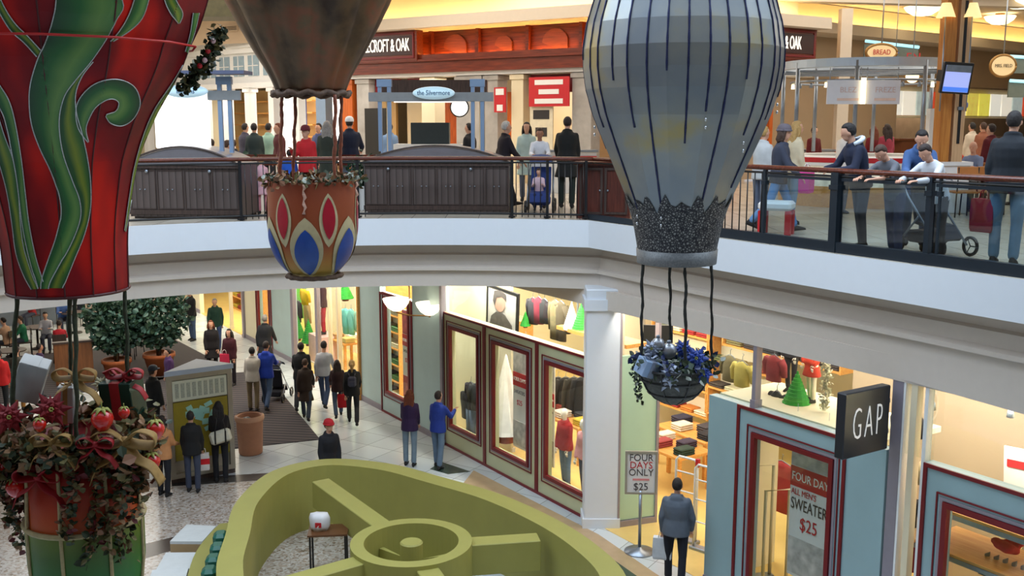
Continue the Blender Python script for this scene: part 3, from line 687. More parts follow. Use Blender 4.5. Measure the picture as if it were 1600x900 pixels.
M_rope = mat('dark_twisted_rope', (44, 44, 40), .8, noise=.3, scale=40)
def rope(p, a, b_, r=.013, m=None, seed=0, name='rope', twist=True):
    rnd = random.Random(seed); a, b_ = Vector(a), Vector(b_); n = 26; pts = []; rr_ = []
    for i in range(n + 1):
        t = i / n; q = a.lerp(b_, t); w_ = .006 * math.sin(t * 17 + seed)
        pts.append(q + Vector((w_, .004 * math.sin(t * 23 + seed * 2), 0))); rr_.append(r * (1 + .5 * rnd.random() * twist))
    g = MB(); g.tube(pts, rr_, 6); return g.build(name, m or M_rope, p)
def leafblob(g, rnd, c, size, mi, nrm=None):
    c = Vector(c); a = Vector((rnd.uniform(-1, 1), rnd.uniform(-1, 1), rnd.uniform(-.8, .8))).normalized()
    b_ = a.cross(Vector((rnd.uniform(-1, 1), rnd.uniform(-1, 1), rnd.uniform(-1, 1)))).normalized(); n = a.cross(b_)
    L_ = size * rnd.uniform(.7, 1.3); w_ = L_ * rnd.uniform(.28, .45)
    g.add([c, c + a * L_ * .35 + b_ * w_ + n * L_ * .06, c + a * L_ * .7 + b_ * w_ * .8 , c + a * L_ - n * L_ * .12, c + a * L_ * .7 - b_ * w_ * .8, c + a * L_ * .35 - b_ * w_ + n * L_ * .06, c + a * L_ * .5 - n * L_ * .05],
          [(0, 1, 6), (1, 2, 6), (2, 3, 6), (3, 4, 6), (4, 5, 6), (5, 0, 6)], mi)
LEAFM = [mat('leaf_dark_green', (40, 52, 26), .6, noise=.2), mat('leaf_olive', (92, 84, 42), .6, noise=.2), mat('leaf_tan', (128, 92, 56), .6, noise=.2), mat('leaf_dusty_rose', (128, 88, 62), .6, noise=.2), mat('leaf_deep_red', (96, 14, 18), .6, noise=.2)]

# ---------------- red balloon with green scrolls
D1 = 8.0
rows1 = [(452, 89), (430, 90), (400, 91), (370, 93), (333, 98), (290, 107), (250, 117), (213, 133), (175, 152), (133, 178), (100, 196), (72, 208), (40, 225), (0, 240), (-60, 258), (-130, 268), (-200, 264), (-280, 236), (-350, 180), (-400, 105), (-425, 30)]
pr1, base1 = px_profile(108, D1, rows1)
B1 = thing('hot_air_balloon', 'huge red hanging balloon painted with green scrolling vines, nearest the camera', 'balloon', base1)
M_redenv = mat('red_balloon_paint', (120, 6, 12), .5, noise=0); nt, N, L, b = nodes_of(M_redenv)
tc = N.new('ShaderNodeTexCoord'); ns = N.new('ShaderNodeTexNoise'); ns.inputs['Scale'].default_value = 1.3; mp = N.new('ShaderNodeMapping'); mp.inputs['Scale'].default_value = (1.6, 1.6, .6)
b.inputs['Specular IOR Level'].default_value = .25; r_ = ramp(nt, [(.40, (98, 3, 12)), (.55, (132, 4, 12)), (.70, (216, 26, 4))]); L.new(tc.outputs['Object'], mp.inputs[0]); L.new(mp.outputs[0], ns.inputs['Vector']); L.new(ns.outputs[0], r_.inputs[0]); L.new(r_.outputs[0], b.inputs['Base Color'])
g = MB(); g.lathe(smooth_prof(pr1, 2), (0, 0, 0), 14, sm=False, ph=.12); env = g.build('envelope', M_redenv, B1)
bv = BVHTree.FromPolygons([Vector(v) for v in g.v], g.f)
g2 = MB()
for k in range(14):
    a = .12 + 2 * math.pi * k / 14
    sm_ = MB(); sm_.tube([(r * math.cos(a), r * math.sin(a), z) for r, z in smooth_prof(pr1, 2)], .007, 4); sm_.build('seam', mat('seam_dark_red', (70, 8, 10), .5), B1)
zz = Q(108, 71, D1).z - base1.z; rr0 = 208 * D1 / F * 1.02
g = MB(); 
g.tube([(rr0 * 1.0 * math.cos(.12 + 2 * math.pi * k / 14), rr0 * math.sin(.12 + 2 * math.pi * k / 14), zz) for k in range(15)], .009, 5); g.build('girth_seam', mat('seam_bright_red', (190, 30, 26), .4), B1)
g = MB(); g.tube([(.45 * math.cos(2 * math.pi * k / 28), .45 * math.sin(2 * math.pi * k / 28), .0) for k in range(29)], .012, 5); g.build('mouth_ring', mat('seam_dark_red', (0, 0, 0)), B1)
RA = [(87, -60), (87, 0), (82, 30), (72, 62), (58, 95), (48, 130), (46, 160), (50, 195), (62, 230), (80, 268), (92, 305), (95, 335), (88, 370), (76, 405), (66, 435), (64, 451)]
RM = [(140, -60), (190, 0), (180, 32), (165, 62), (140, 98), (118, 124), (100, 150), (92, 188), (97, 235), (112, 280), (124, 312), (125, 342), (112, 378), (94, 412), (80, 438), (76, 451)]
RB = [(145, 96), (128, 118), (118, 145), (119, 175), (128, 208), (136, 245), (141, 283), (141, 325), (132, 365), (116, 405), (104, 435), (98, 450)]
RM2 = RM[4:]
RM2 = [(140, 98), (118, 124), (100, 150), (92, 188), (97, 235), (112, 280), (124, 312), (125, 342), (112, 378), (94, 412), (80, 438), (76, 450)]
for A_, B_, m_ in ((RA, RM, M_scroll2), (RM2, RB, M_scroll),
    ([(137, 222), (122, 200), (118, 172), (126, 150), (148, 130), (180, 123), (208, 134), (218, 160), (208, 184), (190, 196), (172, 192), (164, 181)], [(138, 221), (134, 200), (141, 180), (150, 166), (164, 156), (176, 154), (184, 159), (183, 168), (178, 174), (172, 176), (166, 178), (165, 180)], M_scroll2),
    ([(-30, 120), (0, 168), (10, 195), (22, 250), (30, 300), (33, 345), (38, 385), (50, 425), (60, 451)], [(-30, 90), (0, 132), (16, 160), (26, 200), (34, 250), (40, 300), (46, 350), (56, 400), (68, 440)], M_scroll2),
    ([(-20, 190), (0, 255), (12, 300), (20, 350), (26, 395), (38, 430), (50, 452)], [(-10, 150), (6, 205), (22, 250), (30, 300), (36, 350), (46, 400), (60, 451)], M_scroll),
    ([(-20, -20), (0, 20), (18, 48), (38, 66), (58, 88)], [(-10, -30), (6, 8), (24, 36), (44, 56), (64, 78)], M_scroll),
    ([(172, 64), (188, 44), (202, 18), (214, -20)], [(176, 64), (206, 44), (224, 22), (236, -20)], M_scroll2),
    ([(250, -30), (256, 0), (265, 20), (277, 36)], [(266, -30), (274, 0), (284, 20), (279, 36)], M_scroll),
    ([(292, 88), (268, 128), (240, 170), (222, 212), (208, 262), (200, 310), (193, 360)], [(300, 92), (278, 132), (249, 174), (230, 214), (213, 264), (204, 312), (195, 362)], M_scroll),
    ([(300, 20), (296, 50), (288, 80)], [(310, 20), (303, 50), (292, 82)], M_scroll2)):
    ribbon(bv, D1, base1, A_, B_, 'painted_scroll', m_, B1)
# garland behind the right shoulder
rnd = random.Random(3); g = MB()
gp = [Q(x, y, 8.25) - base1 for x, y in ((345, 46), (338, 60), (332, 78), (322, 96), (310, 112), (296, 128), (286, 138))]
for i in range(520):
    t = rnd.random() * (len(gp) - 1.001); k = int(t); c = gp[k].lerp(gp[k + 1], t - k) + Vector((rnd.gauss(0, .022), rnd.gauss(0, .04), rnd.gauss(0, .025))); leafblob(g, rnd, c, .05, rnd.choice([0, 0, 0, 1]))
gl = g.build('garland', LEAFM, B1); gl['kind'] = 'stuff'
for i, (x, y, m_) in enumerate(((325, 80, 'r'), (320, 94, 'w'), (312, 103, 'r'), (333, 64, 'w'))):
    g = MB(); g.ball(Q(x, y, 8.18) - base1, .022, 8); g.build('bauble', M_red if m_ == 'r' else mat('dusty_pink', (214, 170, 170), .3), gl)
# basket
bc = Q(125, 690, D1)
K1 = thing('balloon_basket', 'red and green painted basket overflowing with leaves, under the red balloon', 'basket', bc)
def zk(y): return Q(125, y, D1).z - bc.z
kx = D1 / F * 1.03
M_kup = vramp('red_orange_airbrush', [(zk(812), (176, 76, 6)), (zk(760), (170, 44, 6)), (zk(715), (150, 8, 8)), (zk(680), (140, 3, 8))], .45, noise=.0)
M_klow = vramp('green_airbrush', [(zk(1000), (20, 90, 30)), (zk(880), (24, 100, 34)), (zk(840), (60, 92, 16)), (zk(808), (96, 110, 16))], .45)
g = MB(); g.lathe([(86 * kx, zk(806)), (83 * kx, zk(680)), (79 * kx, zk(680)), (79 * kx, zk(700)), (0, zk(705))], (0, 0, 0), 28, cap=False); g.build('upper_wall', M_kup, K1)
g = MB(); g.lathe([(0, zk(985)), (60 * kx, zk(975)), (80 * kx, zk(930)), (88 * kx, zk(870)), (89 * kx, zk(806))], (0, 0, 0), 28, cap=False); g.build('lower_bowl', M_klow, K1)
M_cord = mat('cream_cord_trim', (166, 148, 104), .6, noise=.15, scale=30)
for y, rr_ in ((680, 83), (806, 89)):
    g = MB(); g.tube([(rr_ * kx * math.cos(2 * math.pi * k / 32), rr_ * kx * math.sin(2 * math.pi * k / 32), zk(y)) for k in range(33)], .022, 6); g.build('cord_band', M_cord, K1)
for k in range(8):
    a = -math.pi / 2 + .0 + 2 * math.pi * k / 8
    g = MB(); g.tube([(r * kx * math.cos(a), r * kx * math.sin(a), zk(y)) for y, r in ((682, 84), (740, 85), (806, 89.5), (870, 89), (930, 81), (972, 61))], .016, 6); g.build('cord_rib', M_cord, K1)
# ropes down to the basket
for i, (x0, x1, yy) in enumerate(((26, 18, -.15), (108, 112, .3), (117, 120, -.3), (195, 205, .1))):
    a = Q(x0, 455, D1 + yy); b_ = Q(x1, 690, D1 + yy)
    rope(B1, a - base1, b_ - base1, .014, mat('garlanded_rope', (50, 56, 36), .8, noise=.4, scale=30), i)
# foliage
rnd = random.Random(11); g = MB()
for i in range(1500):
    a = rnd.uniform(0, 2 * math.pi); rr_ = .42 + abs(rnd.gauss(0, .09)); z = rnd.gauss(.06, .07)
    leafblob(g, rnd, (rr_ * math.cos(a), rr_ * math.sin(a), z), .085, rnd.choice([0, 0, 1, 1, 2, 2, 3]))
for a0, ln, spread in ((-2.75, .85, .07), (-2.6, .6, .05), (-1.35, .7, .04), (-.75, .85, .06), (-.45, .95, .08), (-.2, .5, .07), (3.1, .5, .05), (-1.05, .95, .04), (-3.0, 1.0, .06)):
    for i in range(int(ln * 190)):
        t = rnd.random() ** 1.2; a = a0 + .25 * math.sin(t * 5) * spread * 8; rr_ = .49 + rnd.random() * .07
        leafblob(g, rnd, (rr_ * math.cos(a) + rnd.gauss(0, spread * .6), rr_ * math.sin(a), .08 - t * ln + rnd.gauss(0, .02)), .062, rnd.choice([0, 0, 0, 1, 1, 2, 3, 4]))
for sx_ in (-1, 1):
    for i in range(330):
        leafblob(g, rnd, (sx_ * (.47 + abs(rnd.gauss(0, .055 if sx_ > 0 else .08))), rnd.gauss(-.1, .15), rnd.gauss(-.08 if sx_ > 0 else -.12, .14)), .09, rnd.choice([0, 1, 1, 2, 2, 3, 4]))
fo_ = g.build('leaf_garland', LEAFM, K1); fo_['kind'] = 'stuff'
M_berry = mat('glossy_red_ornament', (196, 22, 12), .25, noise=.25, scale=30, coat=.5)
M_cap = mat('lime_leaf_cap', (150, 150, 70), .6, noise=.2)
def berry(px, py, r, dy, label):
    c = Q(px, py, D1 + dy); t = thing('berry_ornament', label, 'ornament', c, 0, 'red berry ornaments on the basket')
    r *= D1 / F; g = MB()
    g.lathe([(0, -r * 1.15), (r * .45, -r * .95), (r * .85, -r * .4), (r, .1 * r), (r * .85, r * .6), (r * .4, r * .92), (0, r)], (0, 0, 0), 12); 
    g.build('fruit', M_berry, t)
    g = MB()
    for k in range(7): 
        a = k * .9; g.tube([(0, 0, r * 1.0), (r * .55 * math.cos(a), r * .55 * math.sin(a), r * .98), (r * .95 * math.cos(a), r * .95 * math.sin(a), r * .6)], [r * .22, r * .2, .002], 5, sq=.4)
    g.tube([(0, 0, r), (.0, 0, r * 1.7)], .004, 5); g.build('leaf_cap', M_cap, t)
berry(160, 656, 17, -.45, 'large glossy red berry ornament in front of the green gift box')
berry(243, 672, 15, -.2, 'glossy red berry ornament sticking out at the far right of the basket')
berry(237, 722, 14, -.2, 'glossy red berry ornament hanging low at the right of the basket')
berry(62, 664, 10, -.5, 'small red berry ornament beside the tan bow on the basket rim')
berry(194, 645, 9, -.35, 'small red berry ornament right of the largest one')
berry(24, 762, 15, -.3, 'red berry ornament hanging low at the left of the basket')
berry(3, 722, 12, -.25, 'red berry ornament cut by the left edge of the photo')
def poinsettia(px, py, r, dy, label, m, name='poinsettia', D=D1, grp='poinsettias in the basket', cen=None):
    c = Q(px, py, D + dy); r *= D / F; t = thing(name, label, 'flower', c, 0, grp)
    d = (Vector((0, 0, CAMZ)) - c).normalized(); q = d.to_track_quat('Z', 'Y').to_matrix()
    g = MB()
    for ring, (n, L_, up) in enumerate(((6, 1, .0), (6, .72, .22), (5, .42, .35))):
        for k in range(n):
            a = 2 * math.pi * (k + ring * .5) / n; u = Vector((math.cos(a), math.sin(a), 0)); v = Vector((-math.sin(a), math.cos(a), 0)); z = Vector((0, 0, 1))
            pts = [z * r * up * .4, u * r * L_ * .4 + v * r * L_ * .24 + z * r * up * .8, u * r * L_ + z * r * (up * .5 - .1), u * r * L_ * .4 - v * r * L_ * .24 + z * r * up * .8, u * r * L_ * .5 + z * r * (up * .8 + .08)]
            g.add([q @ p for p in pts], [(0, 1, 4), (1, 2, 4), (2, 3, 4), (3, 0, 4)])
    g.build('petals', m, t)
    g = MB()
    for k in range(6): g.ball(q @ Vector((r * .08 * math.cos(k), r * .08 * math.sin(k), r * .3)), r * .05, 6)
    g.build('centre', cen or M_cap, t)
M_poin = mat('dark_red_velvet', (128, 14, 24), .7, noise=.2)
poinsettia(80, 640, 32, -.35, 'large dark red poinsettia beside the silver gift box', M_poin)
poinsettia(14, 652, 30, -.3, 'dark red poinsettia at the far left of the basket', M_poin)
poinsettia(158, 600, 16, .1, 'small pale cream flower above the largest berry', mat('cream_petal', (206, 200, 160), .6))
def gift(px, py, w_, h, dy, ang, m, mr, label, D=D1, dep=None, grp='gift boxes in the basket', bow=True):
    c = Q(px, py, D + dy); s = D / F; t = thing('gift_box', label, 'gift box', c, 0, grp); t.rotation_euler = (ang[0], ang[1], ang[2])
    w_, h = w_ * s, h * s; dep = dep or w_ * .9
    g = MB(); g.box((0, 0, 0), (w_, dep, h), bev=.006); g.build('box', m, t)
    g = MB(); g.box((0, 0, 0), (w_ * .3, dep + .006, h + .006)); g.build('ribbon', mr, t)
    if bow:
        g = MB()
        for sx_ in (-1, 1): g.tube([(0, 0, h / 2), (sx_ * w_ * .25, 0, h / 2 + w_ * .3), (sx_ * w_ * .5, 0, h / 2 + w_ * .22), (sx_ * w_ * .3, 0, h / 2 + w_ * .04), (0, 0, h / 2)], w_ * .09, 6, sq=.35)
        g.ball((0, 0, h / 2 + w_ * .05), w_ * .1, 8); g.build('bow', mr, t)
M_silv = mat('silver_foil_paper', (176, 178, 176), .35, .4, noise=.1, scale=5)
M_dkgrn = mat('dark_green_foil', (12, 52, 40), .35, .2, noise=.15)
M_redrib = mat('red_velvet_ribbon', (150, 12, 22), .6, noise=.15)
M_tanrib = mat('tan_burlap_ribbon', (150, 116, 60), .7, noise=.15, scale=30)
gift(104, 630, 24, 62, .05, (.1, .08, .2), M_silv, M_tanrib, 'narrow silver gift box under a tan bow in the basket')
gift(48, 592, 44, 66, .1, (.2, .35, .3), M_silv, M_silv, 'tilted silver gift box at the left rope of the basket', bow=False)
gift(192, 620, 54, 62, .15, (.1, -.03, -.1), M_dkgrn, M_redrib, 'dark green gift box with a broad red ribbon in the basket')
def bow(px, py, r, dy, m, label, D=D1, tails=True):
    c = Q(px, py, D + dy); s = r * D / F; t = thing('ribbon_bow', label, 'bow', c, 0, 'ribbon bows on the baskets')
    for sx_ in (-1, 1):
        g = MB(); pts = [(0, 0, 0), (sx_ * s * .5, -s * .1, s * .4), (sx_ * s, -s * .1, s * .25), (sx_ * s * .95, 0, -s * .1), (sx_ * s * .45, 0, -s * .1), (0, 0, 0)]
        g.tube(smooth_prof(pts, 4), s * .26, 8, sq=.16); g.build('loop', m, t)
        if tails: g = MB(); g.tube(smooth_prof([(0, 0, 0), (sx_ * s * .4, -s * .2, -s * .5), (sx_ * s * .9, -s * .2, -s * .8), (sx_ * s * 1.2, -s * .1, -s * 1.4)], 4), s * .24, 8, sq=.1); g.build('tail', m, t)
    g = MB(); g.ball((0, -.01, 0), s * .2, 8); g.build('knot', m, t)
bow(118, 588, 32, -.1, M_tanrib, 'tan burlap bow on top of the narrow silver box')
bow(196, 690, 46, -.42, M_tanrib, 'big tan burlap bow draped over the right of the basket rim')
bow(82, 690, 30, -.5, M_tanrib, 'tan burlap bow lying on the left of the basket rim')
bow(196, 586, 28, .1, M_redrib, 'red bow above the dark green gift box')
bow(150, 694, 26, -.5, M_redrib, 'red velvet bow below the largest berry')
bow(60, 745, 34, -.42, M_redrib, 'dark red looping ribbon hanging at the left side of the basket')

# ---------------- copper balloon
D2 = 12.0
rows2 = [(143, 54), (125, 61), (110, 69), (95, 78), (80, 87), (60, 98), (40, 109), (20, 119), (0, 129), (-40, 143), (-80, 150), (-120, 149), (-160, 138), (-200, 112), (-230, 72), (-245, 20)]
pr2, base2 = px_profile(486, D2, rows2)
B2 = thing('hot_air_balloon', 'bronze coloured hanging balloon with soft vertical lobes, above the almond patterned basket', 'balloon', base2)
M_bronze = mat('bronze_patina', (104, 76, 54), .42, .55, noise=0); nt, N, L, b = nodes_of(M_bronze)
tc = N.new('ShaderNodeTexCoord'); ns = N.new('ShaderNodeTexNoise'); ns.inputs['Scale'].default_value = 2.2; ns.inputs['Detail'].default_value = 6
r_ = ramp(nt, [(.35, (62, 48, 36)), (.5, (96, 76, 54)), (.62, (120, 76, 54)), (.72, (88, 84, 58))]); L.new(tc.outputs['Object'], ns.inputs['Vector']); L.new(ns.outputs[0], r_.inputs[0]); L.new(r_.outputs[0], b.inputs['Base Color'])
sp2 = smooth_prof(pr2, 3); n = 80; rings = []
for r, z in sp2: rings.append([(r * (1 - .07 * (1 - abs(math.sin(5 * a))) ** 1.5) * math.cos(a), r * (1 - .07 * (1 - abs(math.sin(5 * a))) ** 1.5) * math.sin(a), z) for a in [2 * math.pi * k / n for k in range(n)]])
g = MB(); g.loft(rings, True); g.build('envelope', M_bronze, B2)
g = MB(); g.tube([((.42 + .02 * math.sin(k * 1.7)) * math.cos(2 * math.pi * k / 60), (.42 + .02 * math.sin(k * 1.7)) * math.sin(2 * math.pi * k / 60), -.03 + .018 * math.sin(k * 1.26)) for k in range(61)], .034, 6); g.build('rope_frill', mat('brown_rope_frill', (84, 62, 46), .7, noise=.4, scale=30), B2)
kc = Q(487, 285, D2); k2s = D2 / F * 1.01
K2 = thing('balloon_basket', 'copper basket with red and blue almond shapes under the bronze balloon', 'basket', kc)
def z2(y): return Q(487, y, D2).z - kc.z
prf = [(10, 432), (30, 428), (42, 420), (52, 408), (58, 398), (63, 384), (66.5, 368), (68, 350), (68, 320), (67, 300), (66.5, 282)]
g = MB(); g.lathe(smooth_prof([(r * k2s, z2(y)) for r, y in prf], 3), (0, 0, 0), 40, cap=False); g.lathe([(66.5 * k2s, z2(282)), (62 * k2s, z2(282)), (60 * k2s, z2(296)), (0, z2(298))], (0, 0, 0), 40, cap=False); g.lathe([(0, z2(434)), (10 * k2s, z2(432))], (0, 0, 0), 40, cap=False)
bw = g.build('bowl', vramp('copper_orange_paint', [(z2(434), (150, 130, 50)), (z2(405), (160, 110, 40)), (z2(380), (140, 66, 24)), (z2(282), (132, 60, 34))], .45, .2), K2)
bv2 = BVHTree.FromPolygons([Vector(v) for v in g.v], g.f)
def almond(ang, z0, z1, hw, m, off, name, par, n=12):
    pts = []; cz = (z0 + z1) / 2
    L_ = []
    for i in range(n + 1):
        t = i / n; z = lerp(z0, z1, t); w_ = hw * math.sin(math.pi * t) ** .75 * (1.0)
        L_.append((z, w_))
    g = MB(); rows_ = []
    for z, w_ in L_:
        row = []
        for j in range(5):
            s = (j / 4 - .5) * 2 * w_
            h = bv2.ray_cast(Vector((1.5 * math.cos(ang), 1.5 * math.sin(ang), z)), Vector((-math.cos(ang), -math.sin(ang), 0)))
            r0 = math.hypot(h[0].x, h[0].y) if h[0] is not None else .3
            a = ang + s / r0; h = bv2.ray_cast(Vector((1.5 * math.cos(a), 1.5 * math.sin(a), z)), Vector((-math.cos(a), -math.sin(a), 0)))
            p = h[0] if h[0] is not None else Vector((.3 * math.cos(a), .3 * math.sin(a), z)); row.append(p + Vector((math.cos(a), math.sin(a), -.1)) * off)
        rows_.append(row)
    g.loft(rows_, cap=False, closed=False); return g.build(name, m, par)
M_almr = mat('crimson_enamel', (150, 12, 34), .35, noise=.15); M_almb = mat('blue_enamel', (20, 62, 136), .35, noise=.15); M_almc = mat('cream_gold_border', (172, 158, 120), .5, noise=.15)
for k in range(6):
    a = -math.pi / 2 + (k - .5) * math.pi / 3 + .02
    o = almond(a, z2(380), z2(298), .112, M_almc, .006, 'almond_border', K2); almond(a, z2(368), z2(304), .076, M_almr, .014, 'red_almond', o)
    a += math.pi / 6
    o = almond(a, z2(428), z2(334), .19, M_almc, .010, 'almond_border', K2); almond(a, z2(424), z2(352), .135, M_almb, .018, 'blue_almond', o)
for k in range(4):
    a = -math.pi / 2 + .02 + k * math.pi / 2; g = MB(); g.tube([(.515 * math.cos(a) + .012 * math.sin(i * 2), .515 * math.sin(a), z2(284 + i * 5)) for i in range(10)], [.016 + .008 * math.sin(i * 2.2) for i in range(10)], 6); g.build('beaded_drop', mat('silvery_pink_beads', (190, 150, 130), .5, noise=.3, scale=40), K2)
g = MB(); g.tube([((.3 + .02 * math.sin(k * 2.1)) * math.cos(2 * math.pi * k / 40), (.3 + .02 * math.sin(k * 2.1)) * math.sin(2 * math.pi * k / 40), z2(430)) for k in range(41)], .03, 6); g.build('rope_foot', mat('brown_rope_frill', (0, 0, 0)), K2)
rnd = random.Random(5); g = MB()
for i in range(700):
    a = rnd.uniform(0, 2 * math.pi); rr_ = .47 + rnd.gauss(0, .05); leafblob(g, rnd, (rr_ * math.cos(a), rr_ * math.sin(a), z2(280) + rnd.gauss(.0, .025)), .07, rnd.choice([0, 1, 2, 5, 3]))
lf = g.build('leaf_garland', LEAFM + [mat('leaf_silver_grey', (150, 156, 144), .5)], K2); lf['kind'] = 'stuff'
for i, (x0, x1, yy) in enumerate(((441, 437, -.1), (462, 458, .32), (524, 522, -.32), (533, 532, .1))):
    rope(B2, Q(x0, 148, D2 + yy) - base2, Q(x1, 284, D2 + yy) - base2, .017, mat('copper_wrapped_rope', (120, 62, 40), .5, noise=.4, scale=30), i + 9)

# ---------------- silver balloon
D3 = 10.0
rows3 = [(408, 60), (386, 61), (370, 64), (345, 69), (318, 78), (295, 88), (270, 99), (245, 110), (225, 119), (180, 138), (140, 150), (110, 155), (78, 156), (40, 151), (0, 140), (-45, 122), (-90, 96), (-125, 64), (-145, 20)]
pr3, base3 = px_profile(1057, D3, rows3)
B3 = thing('hot_air_balloon', 'silver faceted hanging balloon with dark glittering drips and lace hem', 'balloon', base3)
M_silb = mat('silver_balloon_skin', (150, 158, 160), .36, .65, noise=0); nt, N, L, b = nodes_of(M_silb)
tc = N.new('ShaderNodeTexCoord'); ns = N.new('ShaderNodeTexNoise'); ns.inputs['Scale'].default_value = 1.6; ns.inputs['Detail'].default_value = 5
r_ = ramp(nt, [(.40, (136, 142, 146)), (.56, (150, 152, 148)), (.70, (172, 156, 108))]); L.new(tc.outputs['Object'], ns.inputs['Vector']); L.new(ns.outputs[0], r_.inputs[0]); L.new(r_.outputs[0], b.inputs['Base Color'])
sp3 = [q for q in pr3]
g = MB(); g.lathe(sp3, (0, 0, 0), 16, sm=False, ph=.1); g.build('envelope', M_silb, B3)
bv3 = BVHTree.FromPolygons([Vector(v) for v in g.v], g.f)
zt3 = sp3[-1][1]
M_lace = mat('dark_lace_band', (66, 64, 66), .6, .2, noise=0, bump=.8); nt, N, L, b = nodes_of(M_lace)
tc = N.new('ShaderNodeTexCoord'); vo = N.new('ShaderNodeTexVoronoi'); vo.inputs['Scale'].default_value = 42; vo.feature = 'DISTANCE_TO_EDGE'
r_ = ramp(nt, [(.0, (26, 26, 34)), (.10, (50, 50, 56)), (.35, (150, 150, 146))]); L.new(tc.outputs['Object'], vo.inputs['Vector']); L.new(vo.outputs[0], r_.inputs[0]); L.new(r_.outputs[0], b.inputs['Base Color'])
def rad3(z):
    for (r0, z0), (r1, z1) in zip(sp3[:-1], sp3[1:]):
        if z0 <= z <= z1: return lerp(r0, r1, (z - z0) / (z1 - z0 + 1e-9))
    return sp3[0][0]
z3 = lambda y: Q(1057, y, D3).z - base3.z
n = 64; rings = []
for i in range(9):
    rings.append([(rad3(min(z, zt3)) * 1.012 * math.cos(a), rad3(z) * 1.012 * math.sin(a), z) for a, z in [(2 * math.pi * k / n, lerp(z3(388), z3(322 - 10 * math.sin(k * 1.9) - 14 * abs(math.sin(k * .6))), i / 8)) for k in range(n)]])
g = MB(); g.loft(rings, cap=False); g.build('lace_band', M_lace, B3)
g = MB(); g.lathe([(61.5 * D3 / F * 1.01, z3(410)), (63 * D3 / F * 1.01, z3(388)), (60 * D3 / F, z3(388))], (0, 0, 0), 40, cap=False); g.build('hem_ring', mat('glitter_grey_hem', (112, 114, 114), .5, .4, noise=.3, scale=60), B3)
M_drip = mat('midnight_blue_glitter', (38, 44, 82), .4, .4, noise=.5, scale=90)
M_bead = mat('silver_bead', (215, 218, 220), .2, .8, noise=0)
ends = [150, 125, 255, 330, 240, 190, 320, 120, 225, 330, 170, 215, 315, 130, 235, 190, 100, 210, 330, 140, 200, 330, 120, 230, 180, 320, 140, 215, 300, 190, 160, 240]
for k in range(32):
    a = .1 + 2 * math.pi * k / 32; yb = ends[k % 32]; pts = []
    z = zt3
    while z > z3(yb):
        hh = bv3.ray_cast(Vector((3 * math.cos(a), 3 * math.sin(a), z)), Vector((-math.cos(a), -math.sin(a), 0)))
        if hh[0] is not None: pts.append(hh[0] + Vector((math.cos(a), math.sin(a), 0)) * .004)
        z -= .07
    if len(pts) > 3:
        g = MB(); g.tube(pts, [.0105 + .002 * math.sin(i * 2.3) for i in range(len(pts))], 5, sq=.6); o = g.build('glitter_drip', M_drip, B3)
        e = pts[-1]
        if k % 3 == 0:
            for j in (1, 2): g = MB(); g.ball(e + Vector((0, 0, -.07 * j)), .012, 7, sq=(1, 1, 1.4)); g.build('bead', M_bead, o)
kc3 = Q(1053, 572, D3)
K3 = thing('balloon_basket', 'round grey wire basket with blue and silver flowers, under the silver balloon', 'basket', kc3)
s3_ = D3 / F
M_wire = mat('dark_wire', (62, 62, 62), .5, .3, noise=.2)
M_meshg = mat('woven_grey_liner', (84, 84, 80), .8, .1, noise=.4, scale=25, bump=.6)
g = MB(); g.lathe([(0, -62 * s3_), (14 * s3_, -60 * s3_), (32 * s3_, -50 * s3_), (46 * s3_, -34 * s3_), (55 * s3_, -15 * s3_), (58 * s3_, 0), (54 * s3_, 0), (50 * s3_, -12 * s3_), (0, -14 * s3_)], (0, 0, 0), 28, cap=False); g.build('liner', M_meshg, K3)
for rr_, z in ((58, 0), (53.5, -20), (40, -42)): g = MB(); g.tube([(rr_ * s3_ * 1.02 * math.cos(2 * math.pi * k / 30), rr_ * s3_ * 1.02 * math.sin(2 * math.pi * k / 30), z * s3_) for k in range(31)], .011, 5); g.build('hoop', M_wire, K3)
for k in range(8):
    a = k * math.pi / 4 + .3; g = MB(); g.tube([(r * s3_ * 1.03 * math.cos(a), r * s3_ * 1.03 * math.sin(a), z * s3_) for r, z in ((58, 0), (55, -15), (46, -34), (32, -50), (14, -60), (0, -63))], .008, 5); g.build('rib', M_wire, K3)
for i, (x, yy) in enumerate(((1004, -.12), (1047, .3), (1071, -.3), (1112, .12))):
    rope(B3, Q(x, 408, D3 + yy) - base3, Q(x + (-2 if x < 1020 else 0), 572, D3 + yy) - base3, .012, None, i + 20)
rnd = random.Random(8); g = MB()
LM3 = [mat('leaf_dark_green', (0, 0, 0)), mat('leaf_blue_green', (56, 74, 60), .6), mat('leaf_silver_grey', (0, 0, 0)), mat('leaf_navy', (34, 48, 96), .5)]
for i in range(650):
    a = rnd.uniform(0, 2 * math.pi); rr_ = .30 + rnd.gauss(0, .07); leafblob(g, rnd, (rr_ * math.cos(a), rr_ * math.sin(a), rnd.gauss(.04, .05)), .07, rnd.choice([0, 1, 0, 2, 3]))
for i in range(90):
    t = rnd.random(); leafblob(g, rnd, (-.37 - rnd.random() * .05 + .05 * t, -.05 + rnd.gauss(0, .02), .03 - t * .38), .045, rnd.choice([0, 1, 2]))
lf = g.build('leaf_garland', LM3, K3); lf['kind'] = 'stuff'
M_bluef = mat('royal_blue_petal', (44, 72, 160), .5, noise=.2); M_slvf = mat('silver_petal', (160, 168, 186), .35, .4, noise=.1); M_pblue = mat('pale_blue_satin', (150, 174, 206), .4, .1, noise=.1)
poinsettia(1088, 560, 22, -.25, 'royal blue poinsettia at the right of the wire basket', M_bluef, D=D3, grp='flowers in the wire basket')
poinsettia(1068, 545, 18, .0, 'deep blue poinsettia at the middle of the wire basket', M_bluef, D=D3, grp='flowers in the wire basket')
